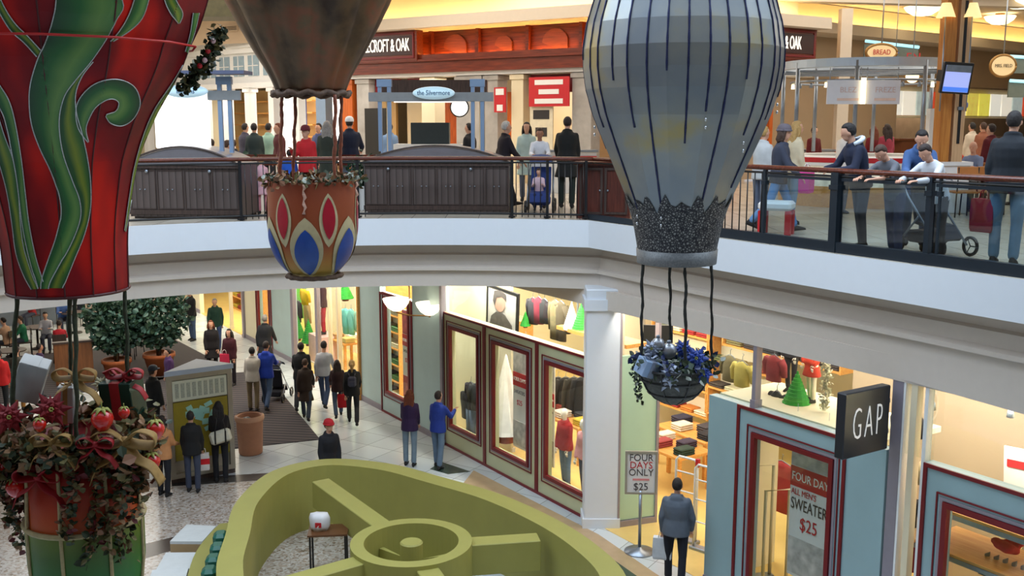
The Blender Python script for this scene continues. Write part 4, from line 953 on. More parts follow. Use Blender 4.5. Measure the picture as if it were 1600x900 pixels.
poinsettia(1100, 585, 16, -.3, 'blue flower hanging low at the right of the wire basket', M_bluef, D=D3, grp='flowers in the wire basket')
poinsettia(1048, 588, 28, -.3, 'silver grey poinsettia drooping over the front of the wire basket', M_slvf, D=D3, grp='flowers in the wire basket')
poinsettia(1018, 545, 18, -.1, 'silver flower at the back left of the wire basket', M_slvf, D=D3, grp='flowers in the wire basket')
gift(1012, 574, 30, 26, -.2, (.2, .3, .5), M_pblue, M_slvf, 'pale blue satin gift with silver ribbon in the wire basket', D=D3, grp=None)
for px, py, r, lab in ((1045, 548, 13, 'round silver bauble at the middle of the wire basket'), (1028, 538, 11, 'frosted silver bauble beside the pale flower in the wire basket')):
    t = thing('bauble', lab, 'ornament', Q(px, py, D3 - .05), 0, 'baubles in the wire basket'); g = MB(); g.ball((0, 0, 0), r * s3_, 14); g.build('ball', mat('silver_bauble', (170, 172, 178), .3, .7), t); g = MB(); g.lathe([(.02, 0), (.02, .025), (0, .03)], (0, 0, r * s3_ * .97), 8); g.build('cap', M_steel, t)

# ============================================================ big olive wheel on the lower floor
HZ = 1.16
outl = [(-4.31, 14.62), (-4.51, 16.02), (-4.27, 17.5), (-3.43, 18.17), (-2.26, 17.92), (-1.19, 17.16), (-.2, 16.35), (.69, 15.25), (1.26, 14.21), (1.56, 13.2), (1.45, 12.0), (.6, 11.1), (-.8, 10.75), (-2.4, 11.1), (-3.6, 12.2), (-4.1, 13.4)]
def closed_smooth(pts, n=6):
    q = pts[-2:] + pts + pts[:3]; s = smooth_prof(q, n); return s[2 * n: 2 * n + len(pts) * n]
co = [Vector(p) for p in closed_smooth(outl)]
def coff(pts, d):
    out = []
    for i, p in enumerate(pts):
        t = (pts[(i + 1) % len(pts)] - pts[i - 1]).normalized(); out.append(p + Vector((t.y, -t.x)) * d)
    return out
cen = sum(co, Vector((0, 0))) / len(co)
sgn = 1 if (coff(co, .1)[0] - cen).length < (co[0] - cen).length else -1
ci = coff(co, .36 * sgn)
WH = thing('play_wheel', 'huge olive green egg shaped rim with hub and spokes standing on the lower floor', 'play structure', (cen.x, cen.y, 0))
def lc(p, z): return (p.x - cen.x, p.y - cen.y, z)
M_olive = mat('olive_green_paint', (154, 148, 76), .6, noise=.04, scale=3)
g = MB(); g.loft([[lc(p, 0) for p in co], [lc(p, HZ) for p in co], [lc(p, HZ) for p in ci], [lc(p, 0) for p in ci]], cap=False, sm=False); g.build('rim', M_olive, WH)
hc = Vector((-1.49, 14.38)); h_ = lc(hc, 0)
g = MB(); g.lathe([(.88, .30), (.90, .34), (.90, HZ), (.70, HZ), (.70, .58), (0, .58)], h_, 48, sm=False, cap=False); g.lathe([(0, .30), (.88, .30)], h_, 48, sm=False, cap=False); g.build('hub', M_olive, WH)
g = MB(); g.lathe([(.17, .5), (.17, 1.14), (.15, 1.16), (0, 1.16)], (h_[0], h_[1] , 0), 24, sm=False); g.build('axle', M_olive, WH)
def spoke(a, b_, w_=.32, z0=.62, z1=1.10):
    d = (b_ - a); c = (a + b_) / 2; g = MB(); g.box(lc(c, (z0 + z1) / 2), (d.length, w_, z1 - z0), rz=math.atan2(d.y, d.x), bev=.01); g.build('spoke', M_olive, WH)
for px, py in ((497, 742), (852, 832)):
    e_ = P(px, py, HZ).to_2d(); d = (e_ - hc).normalized(); spoke(hc + d * .86, e_ - d * .1)
d = Vector((-.80, -.6)); spoke(hc + d * .86, hc + d * 2.75); d = Vector((.35, -.93)); spoke(hc + d * .86, hc + d * 3.1)
for a in (.4, 2.4, 4.5): 
    g = MB(); g.prism([(h_[0] + .15 * math.cos(a), h_[1] + .15 * math.sin(a)), (h_[0] + .69 * math.cos(a - .06), h_[1] + .69 * math.sin(a - .06)), (h_[0] + .69 * math.cos(a + .06), h_[1] + .69 * math.sin(a + .06))], .58, .86); g.build('fin', M_olive, WH)
# teal bumpers and white steps around its left side
M_teal = mat('dark_teal_rubber', (22, 92, 76), .45, noise=.1)
o1 = coff(co, -.12 * sgn); m = len(co)
idxs = [i for i in range(m) if co[i].x < -3.9 and 11.8 < co[i].y < 15.2]
for k, i in enumerate(idxs[::2][:9]):
    p, q = o1[i], o1[(i + 1) % m]; d = q - p
    g = MB(); g.box(lc(p, .88), (.26, .22, .30), rz=math.atan2(d.y, d.x), bev=.05); g.build('bumper', M_teal, WH)
i0, i1 = coff(co, -.14 * sgn), coff(co, -.62 * sgn)
g = MB(); seq = [i for i in range(-24, 10)]
g.loft([[lc(i0[i % m], z) for i in seq] for z in (0, .5)] + [[lc(i1[i % m], z) for i in seq] for z in (.42, 0)], closed=False, cap=False, sm=False); g.build('skirt', M_olive, WH)
M_step = mat('white_step_top', (206, 208, 206), .5, noise=.05); M_stepr = mat('tan_step_riser', (176, 148, 108), .6, noise=.05)
i2, i3 = coff(co, -.64 * sgn), coff(co, -1.18 * sgn)
ST = thing('step_ring', 'curved ring of white topped steps around the left side of the olive wheel', 'steps', (cen.x, cen.y, 0))
n_st = 0
for k in [q for q in range(-27, 9, 3) if co[q % m].y < 16.7 and co[(q + 3) % m].y < 16.9]:
    a, b_, c_, d_ = i2[k % m], i2[(k + 3) % m], i3[(k + 3) % m], i3[k % m]; e = .12
    a2, b2_, c2, d2 = a.lerp(b_, e), b_.lerp(a, e), c_.lerp(d_, e), d_.lerp(c_, e); z = .30 + .10 * ((n_st % 2))
    g = MB(); g.prism([lc(v, 0)[:2] for v in (a2, b2_, c2, d2)], 0, z - .03); rs = g.build('riser', M_stepr, ST)
    g = MB(); g.prism([lc(v, 0)[:2] for v in (a2, b2_, c2, d2)], z - .03, z + .02); g.build('tread', M_step, ST); n_st += 1
# ============================================================ people
def remesh(mb, voxel, it=4, fac=.5):
    me = bpy.data.meshes.new('t'); me.from_pydata(mb.v, [], mb.f); o = bpy.data.objects.new('t', me); COL.objects.link(o)
    m = o.modifiers.new('r', 'REMESH'); m.mode = 'VOXEL'; m.voxel_size = voxel; m.use_smooth_shade = True
    m = o.modifiers.new('s', 'SMOOTH'); m.iterations = it; m.factor = fac
    dg = bpy.context.evaluated_depsgraph_get(); r = bpy.data.meshes.new_from_object(o.evaluated_get(dg))
    bpy.data.objects.remove(o); bpy.data.meshes.remove(me); return r
def finish(me, name, m, parent, extra=None, mats=()):
    me.name = name
    if extra is not None and extra.v:
        bm = bmesh.new(); bm.from_mesh(me); vs = [bm.verts.new(p) for p in extra.v]
        for f, mi in zip(extra.f, extra.mi):
            try: q = bm.faces.new([vs[i] for i in f]); q.material_index = mi; q.smooth = True
            except ValueError: pass
        bm.to_mesh(me); bm.free()
    me.materials.clear(); me.materials.append(m)
    for x in mats: me.materials.append(x)
    o = bpy.data.objects.new(name, me); COL.objects.link(o); o.parent = parent; return o
def cap_seg(g, a, b_, ra, rb, n=10, sq=1):       # tapered limb with round ends
    a, b_ = Vector(a), Vector(b_); d = (b_ - a); L_ = d.length; d.normalize()
    pts = [a - d * ra * .9, a - d * ra * .6, a, a.lerp(b_, .33), a.lerp(b_, .66), b_, b_ + d * rb * .6, b_ + d * rb * .9]
    g.tube(pts, [ra * .35, ra * .8, ra, lerp(ra, rb, .33), lerp(ra, rb, .66), rb, rb * .8, rb * .35], n, sq=sq)
def ell(g, c, ax, n=14):     # ellipsoid with axes (vectors)
    c = Vector(c); m = 9; rings = []
    for k in range(m + 1):
        t = math.pi * (k + .1 * (k == 0) - .1 * (k == m)) / m
        rings.append([c + ax[0] * (math.sin(t) * math.cos(2 * math.pi * i / n)) + ax[1] * (math.sin(t) * math.sin(2 * math.pi * i / n)) - ax[2] * math.cos(t) for i in range(n)])
    g.loft(rings)
def ring_ell(c, X, Y, n=16): return [c + X * math.cos(2 * math.pi * i / n) + Y * math.sin(2 * math.pi * i / n) for i in range(n)]
SKINS = {'l': mat('skin_light', (206, 156, 130), .55, noise=.04), 'm': mat('skin_medium', (172, 120, 92), .55, noise=.04), 'd': mat('skin_dark', (96, 62, 46), .5, noise=.04), 'w': mat('mannequin_white', (230, 224, 214), .35, noise=.01)}
M_eye = mat('eye_dark', (30, 24, 22), .2, noise=0); M_lip = mat('lip_tone', (150, 78, 74), .5, noise=0)
HAIRC = {'black': (26, 20, 20), 'brown': (62, 40, 28), 'dkbrown': (40, 26, 22), 'red': (110, 52, 26), 'blonde': (176, 140, 84), 'grey': (136, 132, 128), 'white': (196, 192, 186)}
def cloth(c, k='cloth'):
    c = tuple(c); return mat('%s_%d_%d_%d' % ((k,) + c), c, .85, noise=.10, scale=9, bump=.25)
M_denim = (62, 84, 122)
STAND = dict(hl=3, hr=-3, kl=4, kr=4, lean=2, sl=(4, 8, 12), sr=(4, 8, 12), hp=0, hy=0)
WALK = dict(hl=22, hr=-16, kl=6, kr=26, lean=4, sl=(-18, 8, 14), sr=(24, 8, 22), hp=0, hy=0)
WALK2 = dict(hl=-16, hr=22, kl=28, kr=6, lean=4, sl=(24, 8, 22), sr=(-18, 8, 14), hp=0, hy=0)
SIT = dict(hl=84, hr=84, kl=84, kr=84, lean=6, sl=(35, 8, 70), sr=(35, 8, 70), hp=10, hy=0)
LEANR = dict(hl=4, hr=-8, kl=10, kr=2, lean=24, sl=(50, 16, 36, .5), sr=(50, 16, 36, .5), hp=24, hy=0)
PUSH = dict(hl=16, hr=-14, kl=6, kr=22, lean=10, sl=(38, 6, 44), sr=(38, 6, 44), hp=6, hy=0)
def P_(base, **k): d = dict(base); d.update(k); return d
def person(label, pos, face, h=1.72, top=('jacket', (30, 30, 36)), legs=M_denim, hair=('short', 'dkbrown'), pose=STAND, skin='l', hat=None, shoes=(30, 28, 28), q=.019, scale_w=1.0, group=None, name='person', cat='person', hem=None):
    u = h / 1.75; V_ = Vector; T = thing(name, label, cat, pos, R(face), group)
    S = SKINS[skin]; s, c = math.sin, math.cos
    W = scale_w
    def leg(sx, a, k):
        a, k = R(a), R(k); hip = V_((sx * .092 * u * W, 0, -.03 * u)); d1 = V_((sx * .03, s(a), -c(a))).normalized(); kn = hip + d1 * .42 * u
        d2 = V_((-sx * .01, s(a - k), -c(a - k))).normalized(); an = kn + d2 * .42 * u; return hip, kn, an, d2
    LL, RL = leg(-1, pose['hl'], pose['kl']), leg(1, pose['hr'], pose['kr'])
    low = min(LL[2].z, RL[2].z); pz = -low + .085 * u
    if pose['hl'] > 70: pz = max(pz, .50 * u)
    O = V_((0, 0, pz)); LL = [x + O for x in LL[:3]]; RL = [x + O for x in RL[:3]]
    L_ = R(pose['lean']); sd = V_((0, s(L_), c(L_))); fw = V_((0, c(L_), -s(L_))); X = V_((1, 0, 0))
    pel = O; chest = O + sd * .32 * u; nb = O + sd * .52 * u + fw * .01 * u
    sh = {-1: nb - sd * .075 * u - X * .150 * u * W, 1: nb - sd * .075 * u + X * .150 * u * W}
    J = {}
    def arm(sx, t):
        a, o, e = t[:3]; a, o, e = R(a), R(o), R(e); inn = t[3] if len(t) > 3 else .15
        d1 = V_((sx * s(o), s(a) * c(o), -c(a) * c(o))).normalized(); el = sh[sx] + d1 * .285 * u
        d2 = V_((-sx * inn * min(1, e * 1.2), s(a + e), -c(a + e))).normalized(); wr = el + d2 * .25 * u; return sh[sx], el, wr, d2
    AL, AR = arm(-1, pose['sl']), arm(1, pose['sr'])
    hp, hy = R(pose['hp']) + L_ * .4, R(pose['hy'])
    hu = V_((0, s(hp), c(hp))); hf = V_((-s(hy), c(hy) * c(hp), -c(hy) * s(hp))).normalized(); hx = hf.cross(hu).normalized(); hu = hx.cross(hf)
    nt_ = nb + (sd * .6 + hu * .4).normalized() * .055 * u; HC = nt_ + hu * .105 * u + hf * .015 * u
    hm = lambda x, y, z: HC + (hx * x + hf * y + hu * z) * u
    # body
    g = MB()
    secs = [(-.10, .135, .09), (-.04, .165, .11), (.05, .155, .105), (.16, .132, .095), (.28, .155, .112), (.38, .165, .112), (.45, .155, .09), (.49, .105, .066), (.52, .06, .05)]
    def torso(g, ex, z0=None, flare=0, secs=secs):
        rr = []
        ss = list(secs)
        if z0 is not None: ss = [(z0, .17 + flare, .12 + flare)] + [x for x in ss if x[0] > z0 + .03]
        for z, a, b_ in ss: 
            dd = sd if z > 0 else (sd * .3 + V_((0, 0, 1)) * .7)
            rr.append(ring_ell(O + dd * z * u, X * (a * W + ex) * u, fw * (b_ * (W if W > 1 else 1) + ex) * u))
        g.loft(rr)
    torso(g, -.012)
    cap_seg(g, nb - sd * .03 * u, nt_ + hu * .02 * u, .056 * u, .05 * u)
    for hip, kn, an in (LL, RL): cap_seg(g, hip, kn, .076 * u * W, .05 * u); cap_seg(g, kn, an, .052 * u, .036 * u)
    for a_ in (AL, AR):
        cap_seg(g, a_[0], a_[1], .045 * u, .036 * u); cap_seg(g, a_[1], a_[2], .037 * u, .024 * u)
    ell(g, hm(0, -.004, .02), (hx * .074 * u, hf * .094 * u, hu * .098 * u)); ell(g, hm(0, .022, -.055), (hx * .055 * u, hf * .066 * u, hu * .062 * u))
    ell(g, hm(0, .098, -.012), (hx * .012 * u, hf * .018 * u, hu * .024 * u), 8)
    for sx in (-1, 1): ell(g, hm(sx * .078, -.005, -.005), (hx * .012 * u, hf * .02 * u, hu * .032 * u), 8)
    ex = MB()
    for sx, a_ in ((-1, AL), (1, AR)):
        wr, d = a_[2], a_[3]; side = X * (-sx); nrm = d.cross(side).normalized(); side = nrm.cross(d).normalized()
        pc = wr + d * .05 * u; ell(g, pc, (side * .038 * u, nrm * .017 * u, d * .055 * u), 10)
        for f in range(4):
            o_ = (f - 1.5) * .019 * u; ln = (.038, .044, .041, .032)[f] * u; b0 = wr + d * .085 * u + side * o_; cu = nrm * (.012 * u) * (-1 if sx > 0 else 1)
            ex.tube([b0, b0 + d * ln * .6, b0 + d * ln * 1.3 + cu, b0 + d * ln * 1.7 + cu * 2.4], [.0095 * u, .009 * u, .008 * u, .005 * u], 6)
        b0 = wr + d * .03 * u + side * .03 * u; ex.tube([b0, b0 + (d * .6 + side * .8) * .03 * u, b0 + (d * 1.4 + side * .9) * .04 * u], [.011 * u, .010 * u, .006 * u], 6)
        J['hand' + 'LR'[sx > 0]] = wr + d * .09 * u
    if skin != 'w':
        for sx in (-1, 1):
            n0 = len(ex.f); ex.ball(hm(sx * .030, .080, .006), .011 * u, 8, mi=1)
            ex.tube([hm(sx * .016, .090, .027), hm(sx * .045, .080, .027)], .004 * u, 4, mi=1)
        ex.tube([hm(-.022, .080, -.058), hm(0, .089, -.056), hm(.022, .080, -.058)], .006 * u, 5, mi=2)
    finish(remesh(g, q, 3), 'body', S, T, ex, (M_eye, M_lip))
    # trousers
    if legs:
        g = MB(); torso(g, .012, secs=[x for x in secs if x[0] < .1])
        for hip, kn, an in (LL, RL):
            e_ = an + (kn - an) * .08; cap_seg(g, hip, kn, .092 * u * W, .068 * u); cap_seg(g, kn, e_, .066 * u, .062 * u)
        finish(remesh(g, q, 3), 'trousers', cloth(legs), T)
        for (hip, kn, an), ptch in ((LL, pose['hl'] - pose['kl']), (RL, pose['hr'] - pose['kr'])):
            ph = R(max(-50, min(40, ptch))); f = V_((0, c(ph * .5), s(ph * .5))); up = V_((0, -s(ph * .5), c(ph * .5)))
            a = an - up * .035 * u - f * .05 * u; g = MB(); rr = []
            for t, w_, hh in ((-.02, .02, .02), (0, .036, .05), (.06, .038, .05), (.13, .042, .036), (.19, .04, .026), (.225, .024, .016)):
                rr.append(ring_ell(a + f * t * u + up * (hh - .045) * u, X * w_ * u, up * hh * u, 12))
            g.loft(rr); g.build('shoe', cloth(shoes, 'leather'), T)
    kind, col = top
    m = cloth(col); g = MB()
    z0 = {'jacket': -.13, 'hoodie': -.11, 'shirt': -.09, 'coat': -.36, 'tee': -.09, 'dress': -.45}[kind] if hem is None else hem
    puff = {'jacket': .034, 'hoodie': .032, 'shirt': .018, 'coat': .034, 'tee': .016, 'dress': .02}[kind]
    if pose['hl'] > 70: z0 = max(z0, -.10)
    torso(g, puff, z0, {'coat': .03, 'dress': .06}.get(kind, -.005))
    for a_ in (AL, AR):
        cap_seg(g, a_[0], a_[1], (.046 + puff * .5) * u, (.044 + puff * .45) * u)
        if kind != 'tee': cap_seg(g, a_[1], a_[2] - (a_[2] - a_[1]) * .03, (.045 + puff * .45) * u, (.034 + puff * .3) * u)
    if kind in ('jacket', 'coat', 'hoodie'):
        g.tube([nb + (X * .075 * math.cos(t) + fw * .07 * math.sin(t)) * u + sd * (.012 - .02 * math.sin(t)) * u for t in [2 * math.pi * k / 12 for k in range(13)]], (.030 if kind != 'hoodie' else .026) * u, 8)
        if kind == 'hoodie': ell(g, nb - fw * .085 * u - sd * .035 * u, (X * .105 * u, fw * .045 * u, sd * .085 * u))
    finish(remesh(g, q, 3), {'tee': 'shirt'}.get(kind, kind), m, T)
    if hair:
        st, hc = hair; mh = mat('hair_' + hc, HAIRC[hc], .7, noise=.25, scale=40, bump=.5); g = MB(); n, mm = 20, 12; rings = []
        for k in range(mm + 1):
            t = math.pi * (k + .08 * (k == 0) - .08 * (k == mm)) / mm; ring = []
            for i in range(n):
                a = 2 * math.pi * i / n; x, y, z = math.sin(t) * math.cos(a), math.sin(t) * math.sin(a), math.cos(t)
                f = 1.0
                if y > .15 and z < .52: f = .78
                elif z < (-.86 if y < -.05 else -.12): f = .8
                ring.append(hm(x * .086 * f, -.014 + y * .108 * f, .026 + z * .110 * f))
            rings.append(ring)
        g.loft(rings)
        if st in ('long', 'bob'):
            Ln = .30 if st == 'long' else .15
            for sx in (-.9, -.3, .3, .9):
                p0 = hm(sx * .07, -.055, .02); p1 = hm(sx * .085, -.085, -.10); p2 = nb - fw * .10 * u + X * sx * .09 * u - sd * (Ln - .12) * u if st == 'long' else hm(sx * .09, -.07, -.15)
                g.tube([p0, p1, p2], [.045 * u, .046 * u, .03 * u], 10)
            for sx in (-1, 1): g.tube([hm(sx * .07, .01, .04), hm(sx * .088, .0, -.08), hm(sx * .085, -.02, -.15)], [.03 * u, .026 * u, .02 * u], 8)
        if st == 'pony': g.tube([hm(0, -.10, .05), hm(0, -.15, .02), hm(0, -.15, -.10), hm(0, -.12, -.2)], [.028 * u, .04 * u, .035 * u, .012 * u], 10)
        if st != 'none': finish(remesh(g, max(.012, q * .8), 2), 'hair', mh, T)
    if hat:
        hk, hcol = hat; g = MB(); mc = cloth(hcol)
        rings = [[hm(r * .094 * math.cos(a), -.008 + r * .115 * math.sin(a), z) for a in [2 * math.pi * i / 18 for i in range(18)]] for r, z in ((1.0, .035), (1.02, .055), (.98, .09), (.82, .125), (.5, .148), (.1, .155))]
        g.loft(rings)
        if hk == 'cap': g.add([hm(.07 * math.cos(a) * k_, .08 + .035 * 0 + (.10 * math.sin(a)) * k_, z) for z in (.05, .042) for k_ in (1,) for a in [math.pi * i / 8 for i in range(9)]], [tuple(range(9)), tuple(range(17, 8, -1))] + [(i, i + 9, i + 10, i + 1) for i in range(8)])
        if hk == 'beanie': g.tube([hm(.093 * math.cos(a), -.008 + .113 * math.sin(a), .045) for a in [2 * math.pi * i / 18 for i in range(19)]], .018 * u, 6)
        if hk == 'santa':
            g.tube([hm(0, 0, .13), hm(.04, -.03, .2), hm(.1, -.05, .2)], [.06 * u, .035 * u, .015 * u], 8)
            g2 = MB(); g2.tube([hm(.095 * math.cos(a), -.008 + .115 * math.sin(a), .04) for a in [2 * math.pi * i / 18 for i in range(19)]], .022 * u, 6); g2.ball(hm(.11, -.05, .19), .028 * u, 8); g2.build('hat_fur', M_white, T)
        g.build('hat', mc, T)
    J['nb'] = nb; J['O'] = O; J['T'] = T; J['sd'] = sd; J['fw'] = fw; J['u'] = u; J['hm'] = hm
    return J
def JW(J, k, off=(0, 0, 0)):
    T = J['T']; m = Matrix.Translation(T.location) @ Euler(T.rotation_euler).to_matrix().to_4x4(); v = J[k] if isinstance(k, str) else k
    return m @ (v + Vector(off))
def shopping_bag(p, rz, w_, h, d, col, label, hcol=None, z_top=None, trim=None):
    t = thing('shopping_bag', label, 'bag', p, rz); m = cloth(col, 'bagpaper'); g = MB()
    g.loft([[(x * w_ / 2 * s_, y * d / 2 * s_, z) for x, y in ((-1, -1), (1, -1), (1, 1), (-1, 1))] for s_, z in ((.9, -h), (1, -h * .9), (1.02, -h * .4), (.97, 0))], sm=False); g.build('bag_body', m, t)
    for y in (-1, 1): g = MB(); g.tube([(-w_ * .22, y * d * .3, -.01), (-w_ * .16, y * d * .15, .09), (0, 0, .12), (w_ * .16, y * d * .15, .09), (w_ * .22, y * d * .3, -.01)], .006, 5); g.build('handle', cloth(hcol or (220, 216, 210), 'bagpaper'), t)
    if trim: g = MB(); g.box((0, 0, -h * .45), (w_ * 1.04, d * 1.04, h * .35)); g.build('print_band', cloth(trim, 'bagpaper'), t)
    return t
def backpack(J, col, label, kind='backpack', sc=1):
    T = J['T']; u = J['u'] * sc; c = J['nb'] - J['sd'] * .25 * J['u'] - J['fw'] * .20 * J['u']
    w_ = T.matrix_basis if False else Matrix.Translation(T.location) @ Euler(T.rotation_euler).to_matrix().to_4x4()
    t = thing(kind, label, 'bag', w_ @ c, T.rotation_euler.z); m = cloth(col, 'nylon')
    g = MB(); g.box((0, 0, 0), (.27 * u, .13 * u, .36 * u), bev=.05); g.build('main_pouch', m, t)
    g = MB(); g.box((0, -.08 * u, -.06 * u), (.20 * u, .05 * u, .18 * u), bev=.03); g.build('front_pocket', m, t)
    for sx in (-1, 1): g = MB(); g.tube([(sx * .08 * u, .05 * u, .17 * u), (sx * .1 * u, .14 * u, .235 * u), (sx * .11 * u, .26 * u, .14 * u), (sx * .13 * u, .2 * u, -.05 * u), (sx * .12 * u, .04 * u, -.14 * u)], .016 * u, 6, sq=.5); g.build('strap', m, t)
    return t
def stroller(pos, rz, label, col=(34, 36, 46), can=(40, 44, 60)):
    t = thing('stroller', label, 'stroller', pos, rz); mf = M_steel; m = cloth(col, 'nylon')
    for sx in (-1, 1):
        g = MB(); g.tube([(sx * .22, -.42, 1.02), (sx * .24, -.2, .72), (sx * .24, .34, .14)], .014, 6); g.tube([(sx * .24, -.34, .13), (sx * .24, 0, .5)], .013, 6); g.build('side_frame', mf, t)
        for y in (-.34, .38):
            g = MB(); r = .11; g.tube([(0, r * math.cos(a), r * math.sin(a)) for a in [2 * math.pi * k / 16 for k in range(17)]], .022, 6)
            for k in range(3): a = k * 2.09; g.tube([(0, 0, 0), (0, r * math.cos(a), r * math.sin(a))], .008, 4)
            o = g.build('wheel', M_black, t); o.location = (sx * .26, y, .13)
    g = MB(); g.tube([(-.22, -.42, 1.02), (-.18, -.46, 1.04), (.18, -.46, 1.04), (.22, -.42, 1.02)], .02, 8); g.build('handle', M_black, t)
    g = MB(); g.loft([[(x * .19, y, z) for x in (-1, 1)] + [(x * .19, y + dy, z + dz) for x in (1, -1)] for y, z, dy, dz in ((-.2, .86, -.04, -.02), (-.08, .42, -.05, -.03), (.18, .38, 0, -.05), (.30, .22, -.03, -.03))], sm=False); g.build('seat', m, t)
    rings = [[(x, -.14 + r * math.cos(a), .84 + r * .9 * math.sin(a)) for a in [math.pi * (.15 + .75 * k / 8) for k in range(9)]] for x, r in ((-.21, .24), (-.12, .28), (0, .29), (.12, .28), (.21, .24))]
    g = MB(); g.loft(rings, cap=False, closed=False); g.build('canopy', cloth(can, 'nylon'), t)
    g = MB(); g.box((0, -.08, .22), (.36, .4, .16), bev=.03); g.build('basket', m, t); return t

DK = (26, 26, 32)
# ---- lower level (z = 0)
L0 = lambda x, y: P(x, y, 0)
person('person with auburn hair in purple jacket and light jeans at the shop window', L0(641, 727), -8, 1.66, ('jacket', (48, 26, 66)), (112, 130, 144), ('long', 'red'), P_(STAND, sl=(10, 4, 30), sr=(10, 4, 30)), q=.015)
person('person in royal blue hoodie and jeans with one hand on the sage frame', L0(685, 731), -28, 1.68, ('hoodie', (28, 54, 140)), (92, 112, 134), ('short', 'dkbrown'), P_(STAND, hl=8, hr=-6, sr=(34, 16, 76)), q=.015)
J = person('man in grey hooded sweatshirt and dark trousers walking to the shop entrance', L0(1054, 914), -14, 1.76, ('hoodie', (92, 100, 112)), (26, 28, 40), ('short', 'black'), P_(STAND, hl=8, hr=-6, kr=10, sl=(-4, 12, 14), sr=(2, 16, 22)), q=.013, scale_w=1.12)
shopping_bag(JW(J, 'handL', (0, 0, -.03)), R(-14), .3, .36, .12, (206, 210, 216), 'white carrier bag in the left hand of the man in the grey hoodie')
person('person in red beanie and black jacket behind the olive wheel', P(516, 787, 0), -150, 1.68, ('jacket', (22, 22, 28)), (30, 30, 40), ('short', 'black'), P_(STAND, hy=20), hat=('beanie', (176, 24, 34)))
J = person('blonde ponytailed person in black with a grey backpack, near the shop', L0(552, 663), 8, 1.64, ('jacket', (18, 18, 22)), (24, 24, 32), ('pony', 'blonde'), WALK)
backpack(J, (66, 66, 84), 'small grey purple backpack on the blonde ponytailed person', sc=.8)
J = person('person in dark red top carrying a red bag beside the white shirt man', L0(529, 652), 15, 1.50, ('jacket', (44, 18, 22)), (60, 76, 100), ('long', 'dkbrown'), WALK2)
shopping_bag(JW(J, 'handR', (0, 0, -.03)), .2, .34, .34, .12, (196, 20, 34), 'bright red shopping bag by the blonde ponytailed person')
person('man in pale grey shirt and blue jeans walking away in the corridor', L0(508, 636), -4, 1.78, ('shirt', (176, 178, 186)), (48, 64, 96), ('short', 'black'), WALK, scale_w=1.05)
person('tall man in black leather jacket walking away in the corridor', L0(473, 640), 6, 1.80, ('jacket', (24, 26, 30)), (32, 34, 44), ('short', 'black'), WALK2, scale_w=1.08)
person('person in dark brown coat walking just ahead of the leather jacket man', L0(479, 656), 4, 1.58, ('coat', (50, 36, 30)), (52, 62, 80), ('short', 'brown'), WALK)
J = person('person in royal blue hooded jacket pushing a stroller on the dark mat', L0(418, 640), -6, 1.80, ('hoodie', (26, 62, 176)), (70, 92, 126), ('short', 'dkbrown'), P_(PUSH, lean=4))
stroller(L0(434, 624), R(-6), 'small dark stroller in front of the royal blue jacket')
person('person in off white jacket and khaki trousers beside the royal blue jacket', L0(397, 642), 0, 1.66, ('jacket', (196, 190, 182)), (132, 116, 88), ('short', 'black'), P_(STAND, sr=(30, 14, 60)))
person('man in long black coat beyond the royal blue jacket', L0(416, 584), -10, 1.80, ('coat', (24, 26, 32)), (30, 30, 38), ('short', 'grey'), WALK, scale_w=1.08)
person('reddish haired person in long black coat behind the directory board', L0(333, 588), 200, 1.66, ('coat', (22, 18, 22)), (26, 24, 30), ('bob', 'red'), STAND)
J = person('dark haired person in maroon jacket behind the directory board', L0(362, 602), 170, 1.62, ('jacket', (64, 16, 28)), (28, 22, 30), ('long', 'black'), STAND)
shopping_bag(JW(J, 'handR', (-.05, 0, .2)), .2, .26, .42, .12, (200, 40, 76), 'pink red bag between the two dark dressed people behind the directory')
person('grey haired man in green jersey walking out of the far shop', L0(339, 546), 190, 1.74, ('jacket', (22, 56, 44)), (46, 64, 104), ('short', 'grey'), WALK, scale_w=1.1)
person('man in black jacket and jeans beside the right potted tree', L0(301, 532), 150, 1.78, ('jacket', (24, 24, 26)), (66, 84, 116), ('short', 'dkbrown'), STAND)
person('long haired person in black studying the directory board', L0(346, 752), 10, 1.68, ('jacket', (24, 18, 20)), (20, 20, 26), ('long', 'black'), P_(STAND, sl=(20, 6, 60), sr=(20, 6, 50)), q=.016)
t = thing('tote_bag', 'white tote bag with black straps on the long haired person', 'bag', L0(348, 752) + Vector((.06, -.21, 1.02)), R(14))
g = MB(); g.box((0, 0, 0), (.42, .14, .26), bev=.04); o = g.build('bag_body', cloth((206, 200, 180), 'nylon'), t); o.rotation_euler = (0, R(-14), 0)
for x in (-.1, .1): g = MB(); g.box((x, -.075, 0), (.03, .012, .27)); g.tube([(x, -.06, .12), (x * .6, .0, .34), (x, .1, .44)], .010, 5); g.build('strap', M_black, t)
J = person('short haired person in black jacket and jeans facing the directory board', L0(303, 768), 8, 1.64, ('jacket', (22, 22, 24)), (60, 66, 84), ('short', 'black'), P_(STAND, sr=(6, 10, 14)), q=.016)
shopping_bag(JW(J, 'handR', (0.02, 0, -.02)), .3, .22, .34, .12, (214, 206, 200), 'white and red shopping bag held by the short haired person', trim=(200, 24, 34))
person('person in peach orange jacket with dark trousers left of the directory', L0(258, 774), -10, 1.62, ('jacket', (204, 142, 92)), (26, 28, 36), ('bob', 'dkbrown'), P_(STAND, sr=(20, 8, 50)), q=.016)
person('man in dark cap and black jacket left of the directory board', L0(243, 690), -30, 1.78, ('jacket', (24, 28, 32)), (22, 24, 30), ('short', 'dkbrown'), STAND, hat=('cap', (44, 52, 66)))
person('person in purple and black seen above the directory board corner', L0(268, 632), 120, 1.5, ('jacket', (70, 40, 92)), (30, 30, 40), ('short', 'black'), STAND)
